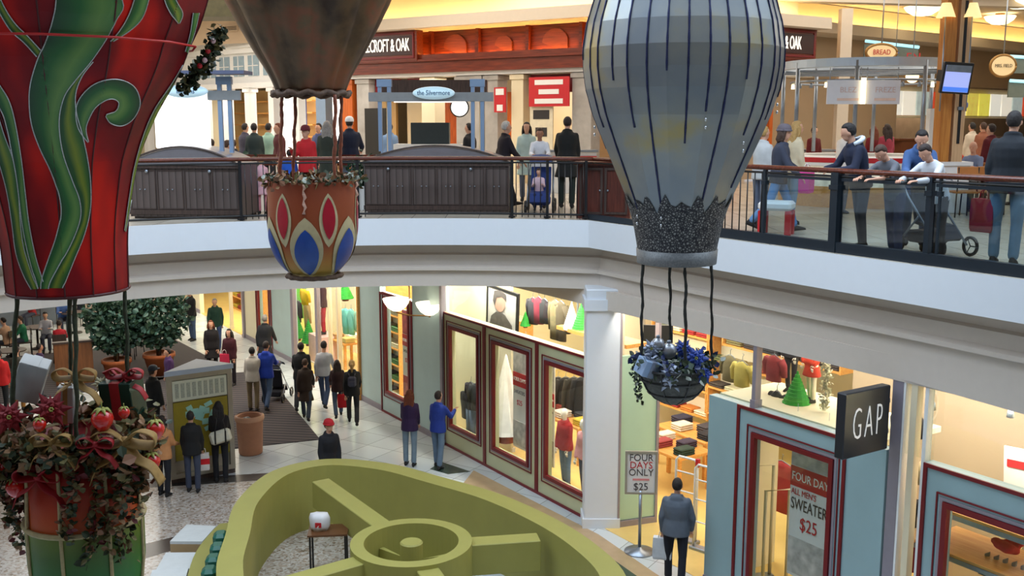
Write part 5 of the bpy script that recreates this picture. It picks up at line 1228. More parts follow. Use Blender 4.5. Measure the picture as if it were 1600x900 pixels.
person('person in bright red sweatshirt at the left edge behind the ropes', L0(5, 652), 20, 1.72, ('hoodie', (190, 22, 26)), (26, 30, 34), ('short', 'black'), STAND)
person('person in dark olive tee and tan trousers by the left rope', L0(32, 640), 10, 1.66, ('tee', (62, 60, 52)), (150, 104, 44), ('short', 'dkbrown'), P_(STAND, sl=(30, 10, 30), sr=(10, 24, 10)))
person('child in dark purple top with a white stripe beside the olive tee', L0(66, 622), -40, 1.48, ('shirt', (54, 34, 66)), (40, 44, 60), ('short', 'black'), STAND, skin='m')
# ---- upper gallery (z = 5.6)
def U0(px, Y): p = Q(px, 250, Y); return Vector((p.x * (1), Y, 5.6))
def UX(px, Y):      # x so that a point 1 m over the gallery floor lands on the pixel column
    k = (px - 800) / F; return Vector((k * (Y * _c + (CAMZ - 6.6) * _s), Y, 5.6))
def rail_in(px, d):
    p = path_at_px(px); n = Vector((-dirR.y, dirR.x)) ; return Vector((p.x + n.x * d, p.y + n.y * d, 5.6))
fr = math.degrees(math.atan2(dirR.y, dirR.x)) - 90 + 0      # facing the atrium across the right rail
FR = math.degrees(math.atan2(-dirR.x * -1, 0)) if False else 0
faceR = math.degrees(math.atan2(-.52 * 0 - .854, -.854)) if False else None
# outward normal of the right rail points (-.854,-.52); a facing angle turns +Y to that
ang_out = math.degrees(math.atan2(.854, -.52))
J = person('boy in navy hooded jacket with white hood lining leaning on the glass balustrade', rail_in(1297, .52), ang_out - 20, 1.70, ('hoodie', (22, 30, 54)), (36, 38, 48), ('short', 'black'), P_(LEANR, lean=16, hy=-25, hp=16, sl=(20, 14, 62, .5), sr=(26, 14, 58, .5)), q=.014)
g = MB(); g.tube([J['hm'](.11 * math.cos(a), -.06 + .10 * math.sin(a), -.155 - .02 * math.sin(a)) for a in [math.pi * (.9 + 1.2 * i / 12) for i in range(13)]], .032, 8); g.build('hood_lining', cloth((206, 216, 226)), J['T'])
person('child in grey shirt and dark jeans leaning over the handrail, head down', rail_in(1358, .42), ang_out, 1.50, ('tee', (96, 98, 106)), (42, 54, 88), ('short', 'brown'), P_(LEANR, lean=26, hp=40), q=.014)
person('child in white shirt and black trousers leaning on the handrail', rail_in(1425, .40), ang_out, 1.50, ('shirt', (204, 208, 214)), (22, 24, 32), ('short', 'dkbrown'), P_(LEANR, lean=24, hp=34), q=.014)
person('person in blue denim jacket bent over the stroller behind the leaning children', rail_in(1335, 1.15), ang_out + 40, 1.70, ('jacket', (62, 92, 140)), (40, 60, 90), ('short', 'black'), P_(PUSH, lean=30, hp=20), q=.016)
stroller(rail_in(1378, .95), R(ang_out + 80), 'dark stroller parked behind the children at the glass balustrade')
J = person('man in black jacket and light jeans at the right end of the balustrade', UX(1577, 12.1), -35, 1.80, ('jacket', (22, 28, 36)), (104, 130, 150), ('short', 'black'), P_(STAND, sl=(-2, 10, 10)), q=.013, scale_w=1.12)
shopping_bag(JW(J, 'handL', (-.04, 0, -.03)), R(-60), .3, .4, .14, (150, 22, 44), 'dark red shopping bag held by the man in the black jacket', hcol=(150, 22, 44))
J = person('woman in dark denim jacket and blue jeans walking with a pink bag', UX(1217, 16.0), -110, 1.68, ('jacket', (52, 56, 72)), (96, 138, 184), ('bob', 'brown'), P_(WALK, sl=(20, 8, 40)), hat=('beanie', (100, 92, 100)))
shopping_bag(JW(J, 'handL', (0, 0, .06)), R(60), .34, .34, .16, (224, 70, 150), 'bright pink bag carried by the woman in the denim jacket')
person('fair haired person in beige coat right behind the denim jacket woman', UX(1240, 17.2), -80, 1.70, ('jacket', (204, 190, 160)), (120, 140, 160), ('long', 'blonde'), STAND)
person('person in pale grey coat half hidden by the silver balloon', UX(1190, 16.8), -60, 1.62, ('jacket', (188, 190, 190)), (90, 100, 120), ('short', 'blonde'), STAND)
person('woman in dark pink sweater at the steel canopied counter', UX(1385, 25.0), 10, 1.66, ('shirt', (150, 52, 72)), (60, 30, 34), ('long', 'dkbrown'), STAND)
person('person in maroon top beside the dark pink sweater', UX(1364, 25.4), 20, 1.62, ('shirt', (110, 18, 28)), (30, 26, 30), ('long', 'red'), STAND)
person('person in white and orange top behind the navy hooded boy', UX(1318, 19.3), -60, 1.66, ('shirt', (224, 216, 208)), (70, 60, 60), ('short', 'red'), STAND)
person('person in red and white hat at the counter under the steel canopy', UX(1270, 25.2), 200, 1.6, ('shirt', (96, 18, 24)), (40, 30, 30), ('short', 'dkbrown'), STAND)
person('person in maroon coat right of the wooden column', UX(1548, 21), 30, 1.66, ('jacket', (92, 20, 28)), (40, 30, 32), ('short', 'dkbrown'), STAND)
person('older bald man in denim shirt seated at a food court table', UX(1522, 20.4), 140, 1.7, ('shirt', (116, 130, 160)), (80, 84, 92), None, SIT)
person('person with grey hair in red seated behind the bald man', UX(1500, 22.2), 100, 1.66, ('shirt', (200, 60, 40)), (60, 60, 70), ('short', 'grey'), SIT)
person('shopper in brown by the food counter, right of the television', UX(1535, 26), 10, 1.7, ('jacket', (140, 84, 60)), (60, 50, 50), ('short', 'brown'), STAND)
person('shopper in cream by the food counter, right of the television', UX(1518, 27), 20, 1.7, ('jacket', (204, 190, 170)), (60, 50, 50), ('short', 'black'), STAND)
# centre
person('elderly man in black and red jacket walking past the big kiosk', UX(787, 20.9), -70, 1.76, ('jacket', (34, 26, 34)), (30, 30, 36), ('short', 'white'), WALK)
person('man in long black coat with his back turned beside the silver balloon', UX(886, 20.6), -10, 1.80, ('coat', (20, 22, 22)), (28, 40, 36), ('short', 'dkbrown'), P_(STAND, sl=(20, 12, 20)), scale_w=1.08)
person('person in white sweater behind the stroller at the rail', UX(843, 20.6), 180, 1.60, ('shirt', (224, 224, 228)), (60, 64, 84), ('short', 'brown'), P_(SIT, hl=60, hr=60, kl=60, kr=60, lean=12) if False else P_(STAND, lean=10, hp=15, sl=(40, 8, 50), sr=(40, 8, 50)), skin='m')
person('woman with long dark hair in pale mint coat behind the white sweater', UX(823, 22.4), 175, 1.70, ('coat', (176, 196, 190)), (90, 96, 110), ('long', 'black'), STAND)
stroller(UX(845, 19.5), R(175), 'blue and black stroller behind the dark pickets', (40, 60, 120), (46, 66, 110))
person('child with brown hair seated in the blue and black stroller', UX(842, 19.55) + Vector((0, 0, .05)), 175, 1.0, ('shirt', (206, 176, 184)), (34, 44, 84), ('short', 'brown'), SIT)
person('man in white cap and navy jacket left of the kiosk posts', UX(547, 22.6), 4, 1.80, ('jacket', (20, 28, 52)), (100, 116, 140), ('short', 'dkbrown'), P_(STAND, sl=(20, 16, 50), sr=(20, 16, 50)), hat=('cap', (236, 236, 238)), scale_w=1.1)
person('child in red jacket and red cap standing behind the copper basket ropes', UX(480, 19.6), 165, 1.62, ('jacket', (178, 22, 30)), (60, 24, 30), ('short', 'brown'), P_(STAND, sr=(30, 8, 90)), hat=('cap', (96, 24, 34)))
person('person in dark green coat behind the right rope of the copper balloon', UX(512, 22), 10, 1.72, ('coat', (40, 50, 44)), (30, 34, 34), ('long', 'grey'), STAND)
person('small child in pink plaid coat standing at the gallery rail', UX(408, 19.2), 30, 1.05, ('coat', (214, 166, 176)), (190, 120, 130), ('short', 'blonde'), STAND)
person('child in bright blue jacket behind the left rope of the copper balloon', UX(452, 19.7), 0, 1.18, ('jacket', (30, 90, 196)), (30, 40, 90), ('short', 'dkbrown'), STAND)
for px, Y, f, col, hr, lab, st in ((398, 24.5, 5, (40, 54, 54), 'black', 'person in dark teal jacket left of the copper balloon ropes', 1), (420, 25.2, -20, (160, 196, 178), 'black', 'person in pale green jacket beside the dark teal one', 1), (330, 24.2, 10, (206, 214, 228), 'dkbrown', 'person in white shirt and dark cap seated left of the blue posts', 0),
    (366, 24.0, 30, (34, 34, 46), 'brown', 'person in black seated right of the blue posts', 0), (383, 26.5, -30, (60, 58, 74), 'black', 'person in slate jacket by a white shop column', 1), (308, 25, 60, (30, 28, 34), 'black', 'person in black with a white scarf right of the lightbox', 1),
    (350, 22.5, -40, (64, 30, 40), 'brown', 'person in maroon seated behind the blue posts', 0), (500, 26, 150, (70, 80, 120), 'dkbrown', 'person in slate blue beyond the red jacketed child', 1), (438, 24, 120, (90, 40, 44), 'red', 'person in wine red coat at the left rope', 1),
    (735, 23.5, 60, (28, 26, 30), 'black', 'person in black leaning at the right of the round clock', 1), (610, 26.0, 20, (120, 150, 190), 'dkbrown', 'person in light blue beside the tall black board', 1)):
    person(lab, UX(px, Y), f, 1.68, ('jacket', col), (40, 44, 56), ('short', hr), STAND if st else SIT, q=.024)
# ============================================================ props on the lower level
# directory board
F1, F2, BK = P(268, 757, 0), P(368, 738, 0), P(308, 562, 2.35); BK = Vector((BK.x, BK.y, 0))
d = F2 - F1; W_ = d.length; rz = math.atan2(d.y, d.x)
DB = thing('directory_board', 'three sided directory kiosk with olive map and white listing panel', 'directory', F1, rz)
bl = Matrix.Rotation(-rz, 3, 'Z') @ (BK - F1)
M_dframe = mat('taupe_metal_frame', (164, 156, 140), .4, .2, noise=.03)
tri = [(0, 0), (W_, 0), (bl.x, bl.y)]
g = MB(); g.prism([(.03, .03), (W_ - .03, .03), (bl.x, bl.y - .05)], .08, 2.26); g.build('core', M_dframe, DB)
g = MB(); g.prism([(-.04, -.04), (W_ + .04, -.04), (bl.x, bl.y + .05)], 2.26, 2.36); g.build('top_cap', mat('pale_blue_top', (176, 192, 216), .5, noise=.02), DB)
g = MB(); g.prism(tri, 0, .10); g.build('plinth', M_dkwood, DB)
g = MB(); ring_rect(g, 0.0, W_, .1, 2.26, .10, -.03, .03); g.build('front_frame', M_dframe, DB)
g = MB(); g.box((W_ / 2, -.0, 1.93), (W_ - .22, .04, .42)); o = g.build('listing_panel', mat('listing_white', (214, 218, 200), .5, noise=.02), DB)
g = MB(); 
for i in range(9): g.box((.20 + (W_ - .4) * i / 8, -.025, 1.93), (.07, .008, .30))
o2 = g.build('listing_columns', mat('listing_grey_print', (168, 174, 160), .6, noise=.4, scale=60), o)
g = MB(); g.box((W_ / 2, -.0, 1.08), (W_ - .22, .04, 1.22)); o = g.build('map_panel', mat('olive_map', (150, 134, 36), .5, noise=.08), DB)
rnd = random.Random(2)
for i, (x, z) in enumerate(((.42, 1.55), (.52, 1.46), (.66, 1.48), (.80, 1.58), (.76, 1.44), (.62, 1.34), (.50, 1.38), (.74, 1.22), (.88, 1.36), (.78, 1.08), (.40, 1.42))):
    g = MB(); g.box((x * W_ / 1.3, -.025, z), (.12 + .04 * (i % 2), .008, .09 + .03 * (i % 3)), ry=.4 * (i % 3 - 1)); g.build('map_block', mat('map_pale_cyan', (160, 214, 200), .5, noise=.05), o)
# trash can
tcan = thing('trash_can', 'round terracotta coloured trash can beside the directory board', 'trash can', P(392, 708, 0))
M_terra = mat('terracotta_plastic', (176, 122, 92), .6, noise=.06)
g = MB(); g.lathe([(0, 0), (.24, 0), (.26, .03), (.29, .74), (.31, .76), (.31, .86), (.28, .88), (.25, .86), (.24, .5), (0, .45)], (0, 0, 0), 28); g.build('barrel', M_terra, tcan)
g = MB(); g.lathe([(.315, .78), (.325, .80), (.32, .87), (.285, .89)], (0, 0, 0), 28, cap=False); g.build('rim', mat('terracotta_pale', (196, 150, 122), .5), tcan)
g = MB(); 
for i in range(9): g.ball((.12 * math.cos(i * 2.2), .12 * math.sin(i * 2.2), .70 + .03 * (i % 3)), .09, 7)
lb = g.build('bin_liner', M_black, tcan)
# potted trees
def pot_tree(pos, s, label, seed, fh=2.5, fr=.8):
    t = thing('potted_tree', label, 'potted tree', pos, 0, 'potted trees by the food court')
    g = MB(); g.lathe([(0, 0), (.28 * s, 0), (.40 * s, .5 * s), (.44 * s, .52 * s), (.44 * s, .62 * s), (.40 * s, .62 * s), (.38 * s, .55 * s), (0, .55 * s)], (0, 0, 0), 26); g.build('pot', mat('orange_terracotta', (170, 92, 48), .7, noise=.08), t)
    g = MB()
    for k in range(4): a = k * 1.6; g.tube([(.04 * math.cos(a), .04 * math.sin(a), .5 * s), (.1 * math.cos(a + 1), .1 * math.sin(a + 1), 1.1), (.28 * math.cos(a + .6), .28 * math.sin(a + .6), 1.8)], [.03, .024, .012], 6)
    g.build('trunk', mat('grey_bark', (86, 74, 60), .9, noise=.2), t)
    rnd = random.Random(seed); g = MB()
    for i in range(2300):
        a, ph = rnd.uniform(0, 6.283), rnd.uniform(-1, 1); r_ = fr * (.35 + .65 * rnd.random() ** .5); cp = math.sqrt(1 - ph * ph)
        lump = 1 + .18 * math.sin(a * 3 + seed) * math.sin(ph * 4)
        leafblob(g, rnd, (r_ * cp * math.cos(a) * lump, r_ * cp * math.sin(a) * lump, fh * .62 + ph * fh * .36 * (r_ / fr)), .15, rnd.choice([0, 0, 1]))
    f_ = g.build('foliage', [mat('ficus_green', (38, 66, 46), .5, noise=.2), mat('ficus_blue_green', (66, 100, 90), .45, noise=.2)], t); f_['kind'] = 'stuff'
pot_tree(P(184, 592, 0), .95, 'left potted tree with dark green leaves in a terracotta pot', 4, 2.75, .78)
pot_tree(P(250, 585, 0), 1.05, 'right potted tree with wide leafy crown in a terracotta pot', 9, 2.95, .90)
# bowl chandelier
c0 = Q(640, 492, 23.0)
CH = thing('bowl_chandelier', 'two lit white glass bowls on a brass bar hanging before the aqua panel', 'lamp', (c0.x, c0.y, 4.36))
zb_ = Q(640, 478, 23.0).z - 4.36
M_bowl = mat('lit_milk_glass', (255, 250, 235), .4, noise=0, emit=(255, 240, 215), es=1.6); M_brass = mat('aged_brass', (150, 112, 62), .4, .6, noise=.05)
for dx, dy, dz in ((-.30, .05, .06), (.46, -.05, -.02)):
    g = MB(); g.lathe([(0, -.20), (.10, -.18), (.21, -.10), (.29, .02), (.32, .10), (.30, .10), (.27, .03), (.19, -.07), (0, -.15)], (dx, dy, zb_ + dz), 24, cap=False); o = g.build('glass_bowl', M_bowl, CH)
    g = MB(); g.ball((dx, dy, zb_ + dz - .215), .025, 8); g.build('finial', M_brass, o)
g = MB(); g.tube([(-.30, .05, zb_ - .16), (0, 0, zb_ - .22), (.46, -.05, zb_ - .22)], .018, 6); g.tube([(0, 0, zb_ - .22), (0, 0, 0)], .014, 6); g.lathe([(.09, -.04), (.09, 0), (0, 0)], (0, 0, 0), 16); g.build('stem', M_brass, CH)
# sale stand
p = P(999, 862, 0); SS = thing('sign_stand', 'white framed sale sign on a pole with round base by the mint panel', 'sign', p, R(-3))
g = MB(); g.lathe([(0, 0), (.26, 0), (.26, .02), (.06, .05), (.03, .09), (0, .09)], (0, 0, 0), 28); g.build('base', M_steel, SS)
g = MB(); g.lathe([(.028, .06), (.028, 1.1)], (0, 0, 0), 12); g.build('pole', M_steel, SS)
g = MB(); ring_rect(g, -.27, .27, 1.04, 1.80, .035, -.03, .02); g.build('frame', M_dframe, SS)
g = MB(); g.box((0, -.005, 1.42), (.48, .02, .70)); sb = g.build('board', mat('paper_white', (226, 222, 218), .5, noise=.01), SS)
M_sred = mat('print_red', (190, 34, 46), .5, noise=0); M_sblk = mat('print_dark', (70, 60, 62), .5, noise=0)
for tx, z, m_, sz in (('FOUR', 1.68, M_sblk, .17), ('DAYS', 1.55, M_sred, .17), ('ONLY', 1.42, M_sblk, .17), ('$25', 1.17, M_sblk, .18)): text(tx, sz, m_, sb, (0, -.018, z), (math.pi / 2, 0, 0), sx=.92, ext=.002)
g = MB(); g.box((0, -.017, 1.30), (.28, .004, .035)); g.build('small_print', mat('print_pink', (222, 140, 140), .5), sb)
# small things inside the olive wheel
p = P(515, 895, 0); ft = thing('folding_table', 'small black framed table standing inside the olive wheel', 'table', p, .1)
g = MB()
for x in (-.28, .28):
    for y in (-.2, .2): g2 = MB(); g2.box((x, y, .36), (.03, .03, .72)); g2.build('leg', M_black, ft)
g = MB(); ring_rect(g, -.3, .3, .0, .03, .01, 0, .01); g = MB(); g.box((0, 0, .73), (.64, .46, .03)); g.build('table_top', mat('brown_table_top', (96, 60, 34), .4), ft)
bx = thing('carrier_bag', 'crumpled white and red carrier bag on the small black table', 'bag', p + Vector((-.14, 0, .745)), 0)
g = MB(); rnd = random.Random(4); rings = [[((.16 * math.cos(a) + rnd.gauss(0, .012)) * s_, (.11 * math.sin(a) + rnd.gauss(0, .012)) * s_, z) for a in [2 * math.pi * i / 12 for i in range(12)]] for s_, z in ((.9, 0), (1.05, .08), (1.0, .2), (.8, .28))]
g.loft(rings); g.build('bag_body', mat('bag_white', (214, 210, 210), .5, noise=.1), bx); g = MB(); g.box((0, -.115, .12), (.1, .01, .08)); g.build('print_patch', M_red, bx)

# food court on the lower left
def table(pos, r, label, m=None, h=.74):
    t = thing('round_table', label, 'table', pos, 0, 'food court tables'); g = MB(); g.lathe([(0, h - .03), (r, h - .03), (r, h), (0, h)], (0, 0, 0), 24, sm=False); g.build('table_top', m or M_dkwood, t)
    g = MB(); g.lathe([(0, 0), (.24, 0), (.22, .03), (.04, .06), (.035, h - .03)], (0, 0, 0), 16); g.build('pedestal', M_black, t)
def chair(pos, rz, label, m, grp):
    t = thing('dining_chair', label, 'chair', pos, rz, grp)
    g = MB(); g.box((0, 0, .45), (.42, .42, .04), bev=.015); g.build('seat', m, t)
    g = MB(); g.box((0, -.2, .80), (.40, .03, .22), bev=.01, rx=-.1); g.build('backrest', m, t)
    for x in (-.18, .18):
        for y in (-.18, .18): g = MB(); g.tube([(x, y, .44), (x * 1.06, y * 1.06, 0)], .014, 6); g.build('leg', M_black, t)
        g = MB(); g.tube([(x, -.19, .44), (x, -.21, .9)], .012, 6); g.build('back_post', M_black, t)
for i, (px, py, lab) in enumerate(((60, 545, 'food court table among the seated people behind the left rope'), (118, 520, 'food court table behind the two middle ropes'), (20, 585, 'food court table at the far left edge of the photo'))): table(P(px, py, 0), .42, lab)
for i, (px, py, f, col, lab) in enumerate(((75, 548, 200, (170, 170, 180), 'person in white and blue seated behind the left rope'), (40, 556, 120, (30, 110, 76), 'person in green seated beside the olive tee'), (100, 520, 210, (60, 90, 150), 'person in blue seated between the balloon ropes'),
    (128, 508, 240, (30, 34, 50), 'person in navy seated right of the middle ropes'), (52, 512, 160, (150, 26, 32), 'person in red seated under the dark canopy'), (96, 566, 20, (196, 36, 52), 'person in red with back turned by the left ropes'), (14, 560, 80, (190, 150, 120), 'person in tan seated at the left edge'), (212, 560, 60, (150, 160, 190), 'person in pale blue between the two potted trees'))):
    person(lab, P(px, py, 0), f, 1.66, ('shirt', col), (50, 54, 70), ('short', ('black', 'brown', 'dkbrown')[i % 3]), SIT, q=.024)
    chair(P(px, py, 0) , R(f), ['slatted chair under the seated person in white and blue', 'slatted chair under the seated person in green', 'slatted chair under the seated person in blue', 'slatted chair under the seated person in navy', 'slatted chair under the seated person in red by the canopy', 'slatted chair under the person in red by the ropes', 'slatted chair under the seated person in tan', 'slatted chair under the seated person in pale blue'][i], M_dkwood, 'food court chairs')
cn = thing('food_counter', 'grey food counter under a dark brown canopy at the upper left', 'counter', P(62, 505, 0), R(12))
part(cn, 'counter_body', [((0, 0, .5), (2.6, .7, 1.0))], M_steel); part(cn, 'counter_top', [((0, 0, 1.02), (2.7, .8, .05))], M_white); part(cn, 'canopy', [((-.1, 0, 1.75), (2.8, .9, .45))], M_dkwood)
for x in (-1.2, 1.2): part(cn, 'canopy_post', [((x, .3, 1.2), (.06, .06, 1.1))], M_black)
c2 = thing('wooden_booth', 'brown wooden booth end wall left of the potted trees', 'booth', P(118, 600, 0), R(25)); part(c2, 'side_panel', [((0, 0, .6), (1.0, .12, 1.2))], wood('booth_wood', (110, 66, 34), (140, 88, 48), 2)); part(c2, 'cap_rail', [((0, 0, 1.22), (1.06, .18, .05))], M_dkwood)
c3 = thing('food_counter', 'long pink and white food counter far behind the potted trees', 'counter', P(150, 492, 0), R(20)); part(c3, 'counter_body', [((0, 0, .5), (6, .7, 1.0))], mat('pinkish_counter', (196, 172, 160), .5)); part(c3, 'back_sign', [((0, 1.2, 2.2), (6, .1, .8))], mat('orange_sign_panel', (214, 150, 100), .5, noise=.3, scale=2)); part(c3, 'back_wall', [((0, 1.4, 1.3), (6.4, .1, 2.6))], M_tan)
# far shop fronts closing the lower left corridor
g = MB(); fs = thing('far_storefront', 'tan far storefront with red and white signs at the end of the lower hall', 'storefront', (-24, 50, 0), 0)
part(fs, 'wall', [((8, 0, 2.1), (20, .3, 4.2))], M_peach)
for i in range(5): part(fs, 'sign_panel', [((1.5 + i * 3.4, -.2, 3.1), (2.2, .1, .7))], (M_red, M_wglow, M_orangew, M_red, M_cream)[i]); part(fs, 'opening', [((1.5 + i * 3.4, -.18, 1.3), (2.4, .1, 2.4))], (M_dkwood, M_cream, M_maroon, M_tan, M_dkwood)[i])

# ============================================================ goods inside the shop
def at(px, py, n): t, z = WT(px, py, n); return WP(t, n, z)
def garment(px, py, n, w_, h, col, label, grp='hanging clothes in the shop', rz=0, open_=False, name='hanging_jacket', cat='garment', trouser=False):
    t = thing(name, label, cat, at(px, py, n), WROT + math.pi + rz, grp); m = cloth(col); g = MB(); hw = w_ / 2
    g.loft([ring_ell(Vector((0, 0, z)), Vector((x, 0, 0)), Vector((0, y, 0)), 14) for z, x, y in ((-h, hw * .82, .07), (-h * .6, hw * .78, .08), (-h * .2, hw * .85, .08), (-.06, hw * .8, .06), (0, hw * .3, .045))])
    g.build('torso', m, t)
    for s in (-1, 1):
        g = MB(); g.tube([(s * hw * .7, 0, -.06), (s * hw * 1.02, .01, -h * .35), (s * hw * 1.08, .03, -h * .78)], [.07, .06, .045], 8); g.build('sleeve', m, t)
    g = MB(); g.tube([(-hw * .6, 0, -.03), (0, 0, .03), (hw * .6, 0, -.03)], .008, 5); g.tube([(0, 0, .03), (0, 0, .1), (.03, 0, .13), (.0, 0, .15)], .005, 5); g.build('hanger', M_steel, t)
    if open_: g = MB(); g.box((0, .082, -h * .45), (hw * .35, .012, h * .8)); g.build('lining', cloth(open_), t)
    return t
def cone_tree(px, py, n, r, h, m, label, name='cone_tree', smooth=False):
    t = thing(name, label, 'decorative tree', at(px, py, n), 0, 'cone trees in the shop windows')
    g = MB(); k = 12; prof_ = []
    for i in range(k): prof_ += [(r * (1 - i / k), h * (.12 + .88 * i / k)), (r * (1 - (i + 1) / k) + r * .06, h * (.12 + .88 * (i + .9) / k))]
    if smooth: prof_ = [(r, h * .12), (r * .93, h * .16), (r * .5, h * .55), (r * .06, h * .97)]
    prof_.append((.001, h)); g.lathe(prof_, (0, 0, 0), 14, sm=False); g.build('boughs', m, t)
    g = MB(); g.lathe([(0, 0), (r * .4, 0), (r * .4, h * .12), (0, h * .12)], (0, 0, 0), 12); g.build('base', mat('red_base', (120, 44, 30), .6), t)
M_tgreen = mat('bright_green_felt', (42, 150, 50), .7, noise=.15); M_twhite = mat('white_feather', (232, 228, 222), .7, noise=.08)
def banner(px, py, n, w_, h, label, full=False, rz=0, img=(176, 156, 152)):
    c = at(px, py, n); t = thing('sale_banner', label, 'banner', c, WROT + math.pi + rz, 'sale banners in the shop windows')
    # local +x runs toward the camera right, front is +y (outwards) after the half turn
    y = -.0
    g = MB(); g.box((0, 0, 0), (w_, .02, h)); o = g.build('sheet', mat('paper_white', (0, 0, 0)), t)
    g = MB(); g.box((0, -.012, h * .36), (w_ * .98, .006, h * .26)); g.build('photo_area', mat('banner_photo_%d' % img[0], img, .5, noise=.9, scale=5), o)
    g = MB(); g.box((0, -.013, h * .16), (w_, .008, h * .13)); g.build('red_band', M_sred, o)
    if full:
        for tx, z, sz, m_ in (('FOUR DAYS', .16, .18, M_white), ("ALL MEN'S", .06, .13, M_sred), ('SWEATERS', -.02, .25, M_sblk), ('   $25', -.14, .28, M_sred)): text(tx, sz, m_, o, (-w_ * .46, -.02, h * z), (math.pi / 2, 0, 0), align='LEFT', sx=.78 if sz != .25 else .62, ext=.002)
    else:
        text('FOUR DAYS', w_ * .22, M_white, o, (0, -.02, h * .16), (math.pi / 2, 0, 0), sx=.75, ext=.002)
        text('SWEATERS', w_ * .22, M_sblk, o, (0, -.02, h * .04), (math.pi / 2, 0, 0), sx=.75, ext=.002); text('$25', w_ * .3, M_sred, o, (0, -.02, -h * .06), (math.pi / 2, 0, 0), sx=.9, ext=.002)
    g = MB(); g.box((0, -.012, -h * .36), (w_ * .98, .006, h * .24)); g.build('lower_photo', mat('banner_photo_%d' % img[0], img), o)
    for s in (-1, 1): g = MB(); g.tube([(s * w_ * .4, 0, h / 2), (s * w_ * .4, 0, h / 2 + .3)], .004, 4); g.build('cord', M_steel, t)
    return t
def shelf(px, py, n, w_, h, rows_, label, m=None, stacks=3, cols=((120, 124, 120), (190, 186, 170), (90, 96, 90), (60, 60, 66), (150, 60, 60)), grp=None, per=3, d_=.38, lab2=None):
    c = at(px, py, n); c.z = max(c.z, .01); t = thing('shelf_unit', label, 'shelf', c, WROT + math.pi, grp); m = m or M_oak
    for s in (-1, 1): g = MB(); g.box((s * w_ / 2, 0, h / 2), (.03, d_, h)); g.build('side_panel', m, t)
    g = MB(); g.box((0, d_ / 2, h / 2), (w_, .02, h)); g.build('back_panel', M_shopwall, t)
    for i in range(rows_ + 1): g = MB(); g.box((0, 0, .03 + (h - .06) * i / rows_), (w_, d_, .035)); g.build('shelf_board', m, t)
    M_ = Matrix.Translation(c) @ Matrix.Rotation(WROT + math.pi, 4, 'Z'); rnd = random.Random(int(px))
    for i in range(rows_):
        for j in range(stacks):
            x = (j + .5 - stacks / 2) * (w_ - .06) / stacks; z = .05 + (h - .06) * i / rows_; colr = cols[rnd.randrange(len(cols))]
            for k in range(per):
                hh = .045; g = MB(); g.box((0, 0, hh / 2), ((w_ - .06) / stacks * .86, d_ * .8, hh * .92), bev=.018)
                o = g.build('folded_garment', cloth(colr)); o.location = M_ @ Vector((x + rnd.gauss(0, .004), -.01, z + k * hh)); o.rotation_euler = (0, 0, WROT + math.pi)
                tag(o, lab2 or ('folded garment stacked on the ' + label), 'folded clothes', 'folded clothes on the ' + label)
    return t
def mann(label, px, py, n, face, h, top, legs, **k):
    t, z = WT(px, py, n); return person(label, WP(t, n, k.pop('zz', .01)), face, h, top, legs, None, k.pop('pose', STAND), skin='w', name='mannequin', cat='mannequin', q=.022, group='shop mannequins')
OUT = math.degrees(math.atan2(-WN.y, -WN.x)) - 90
def backdrop(t0, t1, n, z0, z1, m, label):
    t = thing('display_backdrop', label, 'backdrop', WP((t0 + t1) / 2, n), WROT); g = MB(); g.box((0, 0, (z0 + z1) / 2), (abs(t1 - t0), .06, z1 - z0)); g.build('board', m, t); g = MB(); g.box((0, -.03, z0 + .05), (abs(t1 - t0) + .04, .08, .1)); g.build('foot', M_white, t)
backdrop(4.05, 6.9, .95, 0, 4.3, M_shopwall, 'cream backdrop board behind the dark tops window')
backdrop(-7.4, -10.4, 1.6, 0, 4.3, M_shopwall, 'cream backdrop board above the oak shelves at the right edge')
for px, py, col, lab, rz in ((736, 598, (40, 34, 44), 'black jacket with pink collar standing in the cream window', 0), (745, 600, (52, 56, 60), 'dark grey jacket at the right of the cream window', .3), (727, 612, (30, 30, 34), 'black jacket at the left of the cream window', -.2)):
    garment(px, py, .55, .42, .62, col, lab, 'dark tops on the cream display', rz, open_=(150, 150, 150))
jt = thing('hanging_jeans', 'blue jeans below the dark jackets in the cream window', 'garment', at(736, 640, .55), WROT)
for s in (-1, 1): g = MB(); g.tube([(s * .07, 0, 0), (s * .08, 0, -.4), (s * .09, .02, -.8)], [.09, .075, .07], 8); g.build('leg_tube', cloth((86, 104, 128)), jt)
# middle window
shelf(793, 660, 1.2, 1.5, 2.5, 6, 'oak shelf behind the middle sage window', lab2='folded garment in the grey stacks behind the middle sage window')
cone_tree(791, 690, .5, .46, 1.95, M_twhite, 'tall white cone tree in the middle sage window', smooth=True)
banner(813, 620, .42, .52, 2.25, 'sale banner in the middle sage window')
garment(775, 600, .6, .3, .9, (190, 30, 70), 'crimson top at the left of the middle sage window')
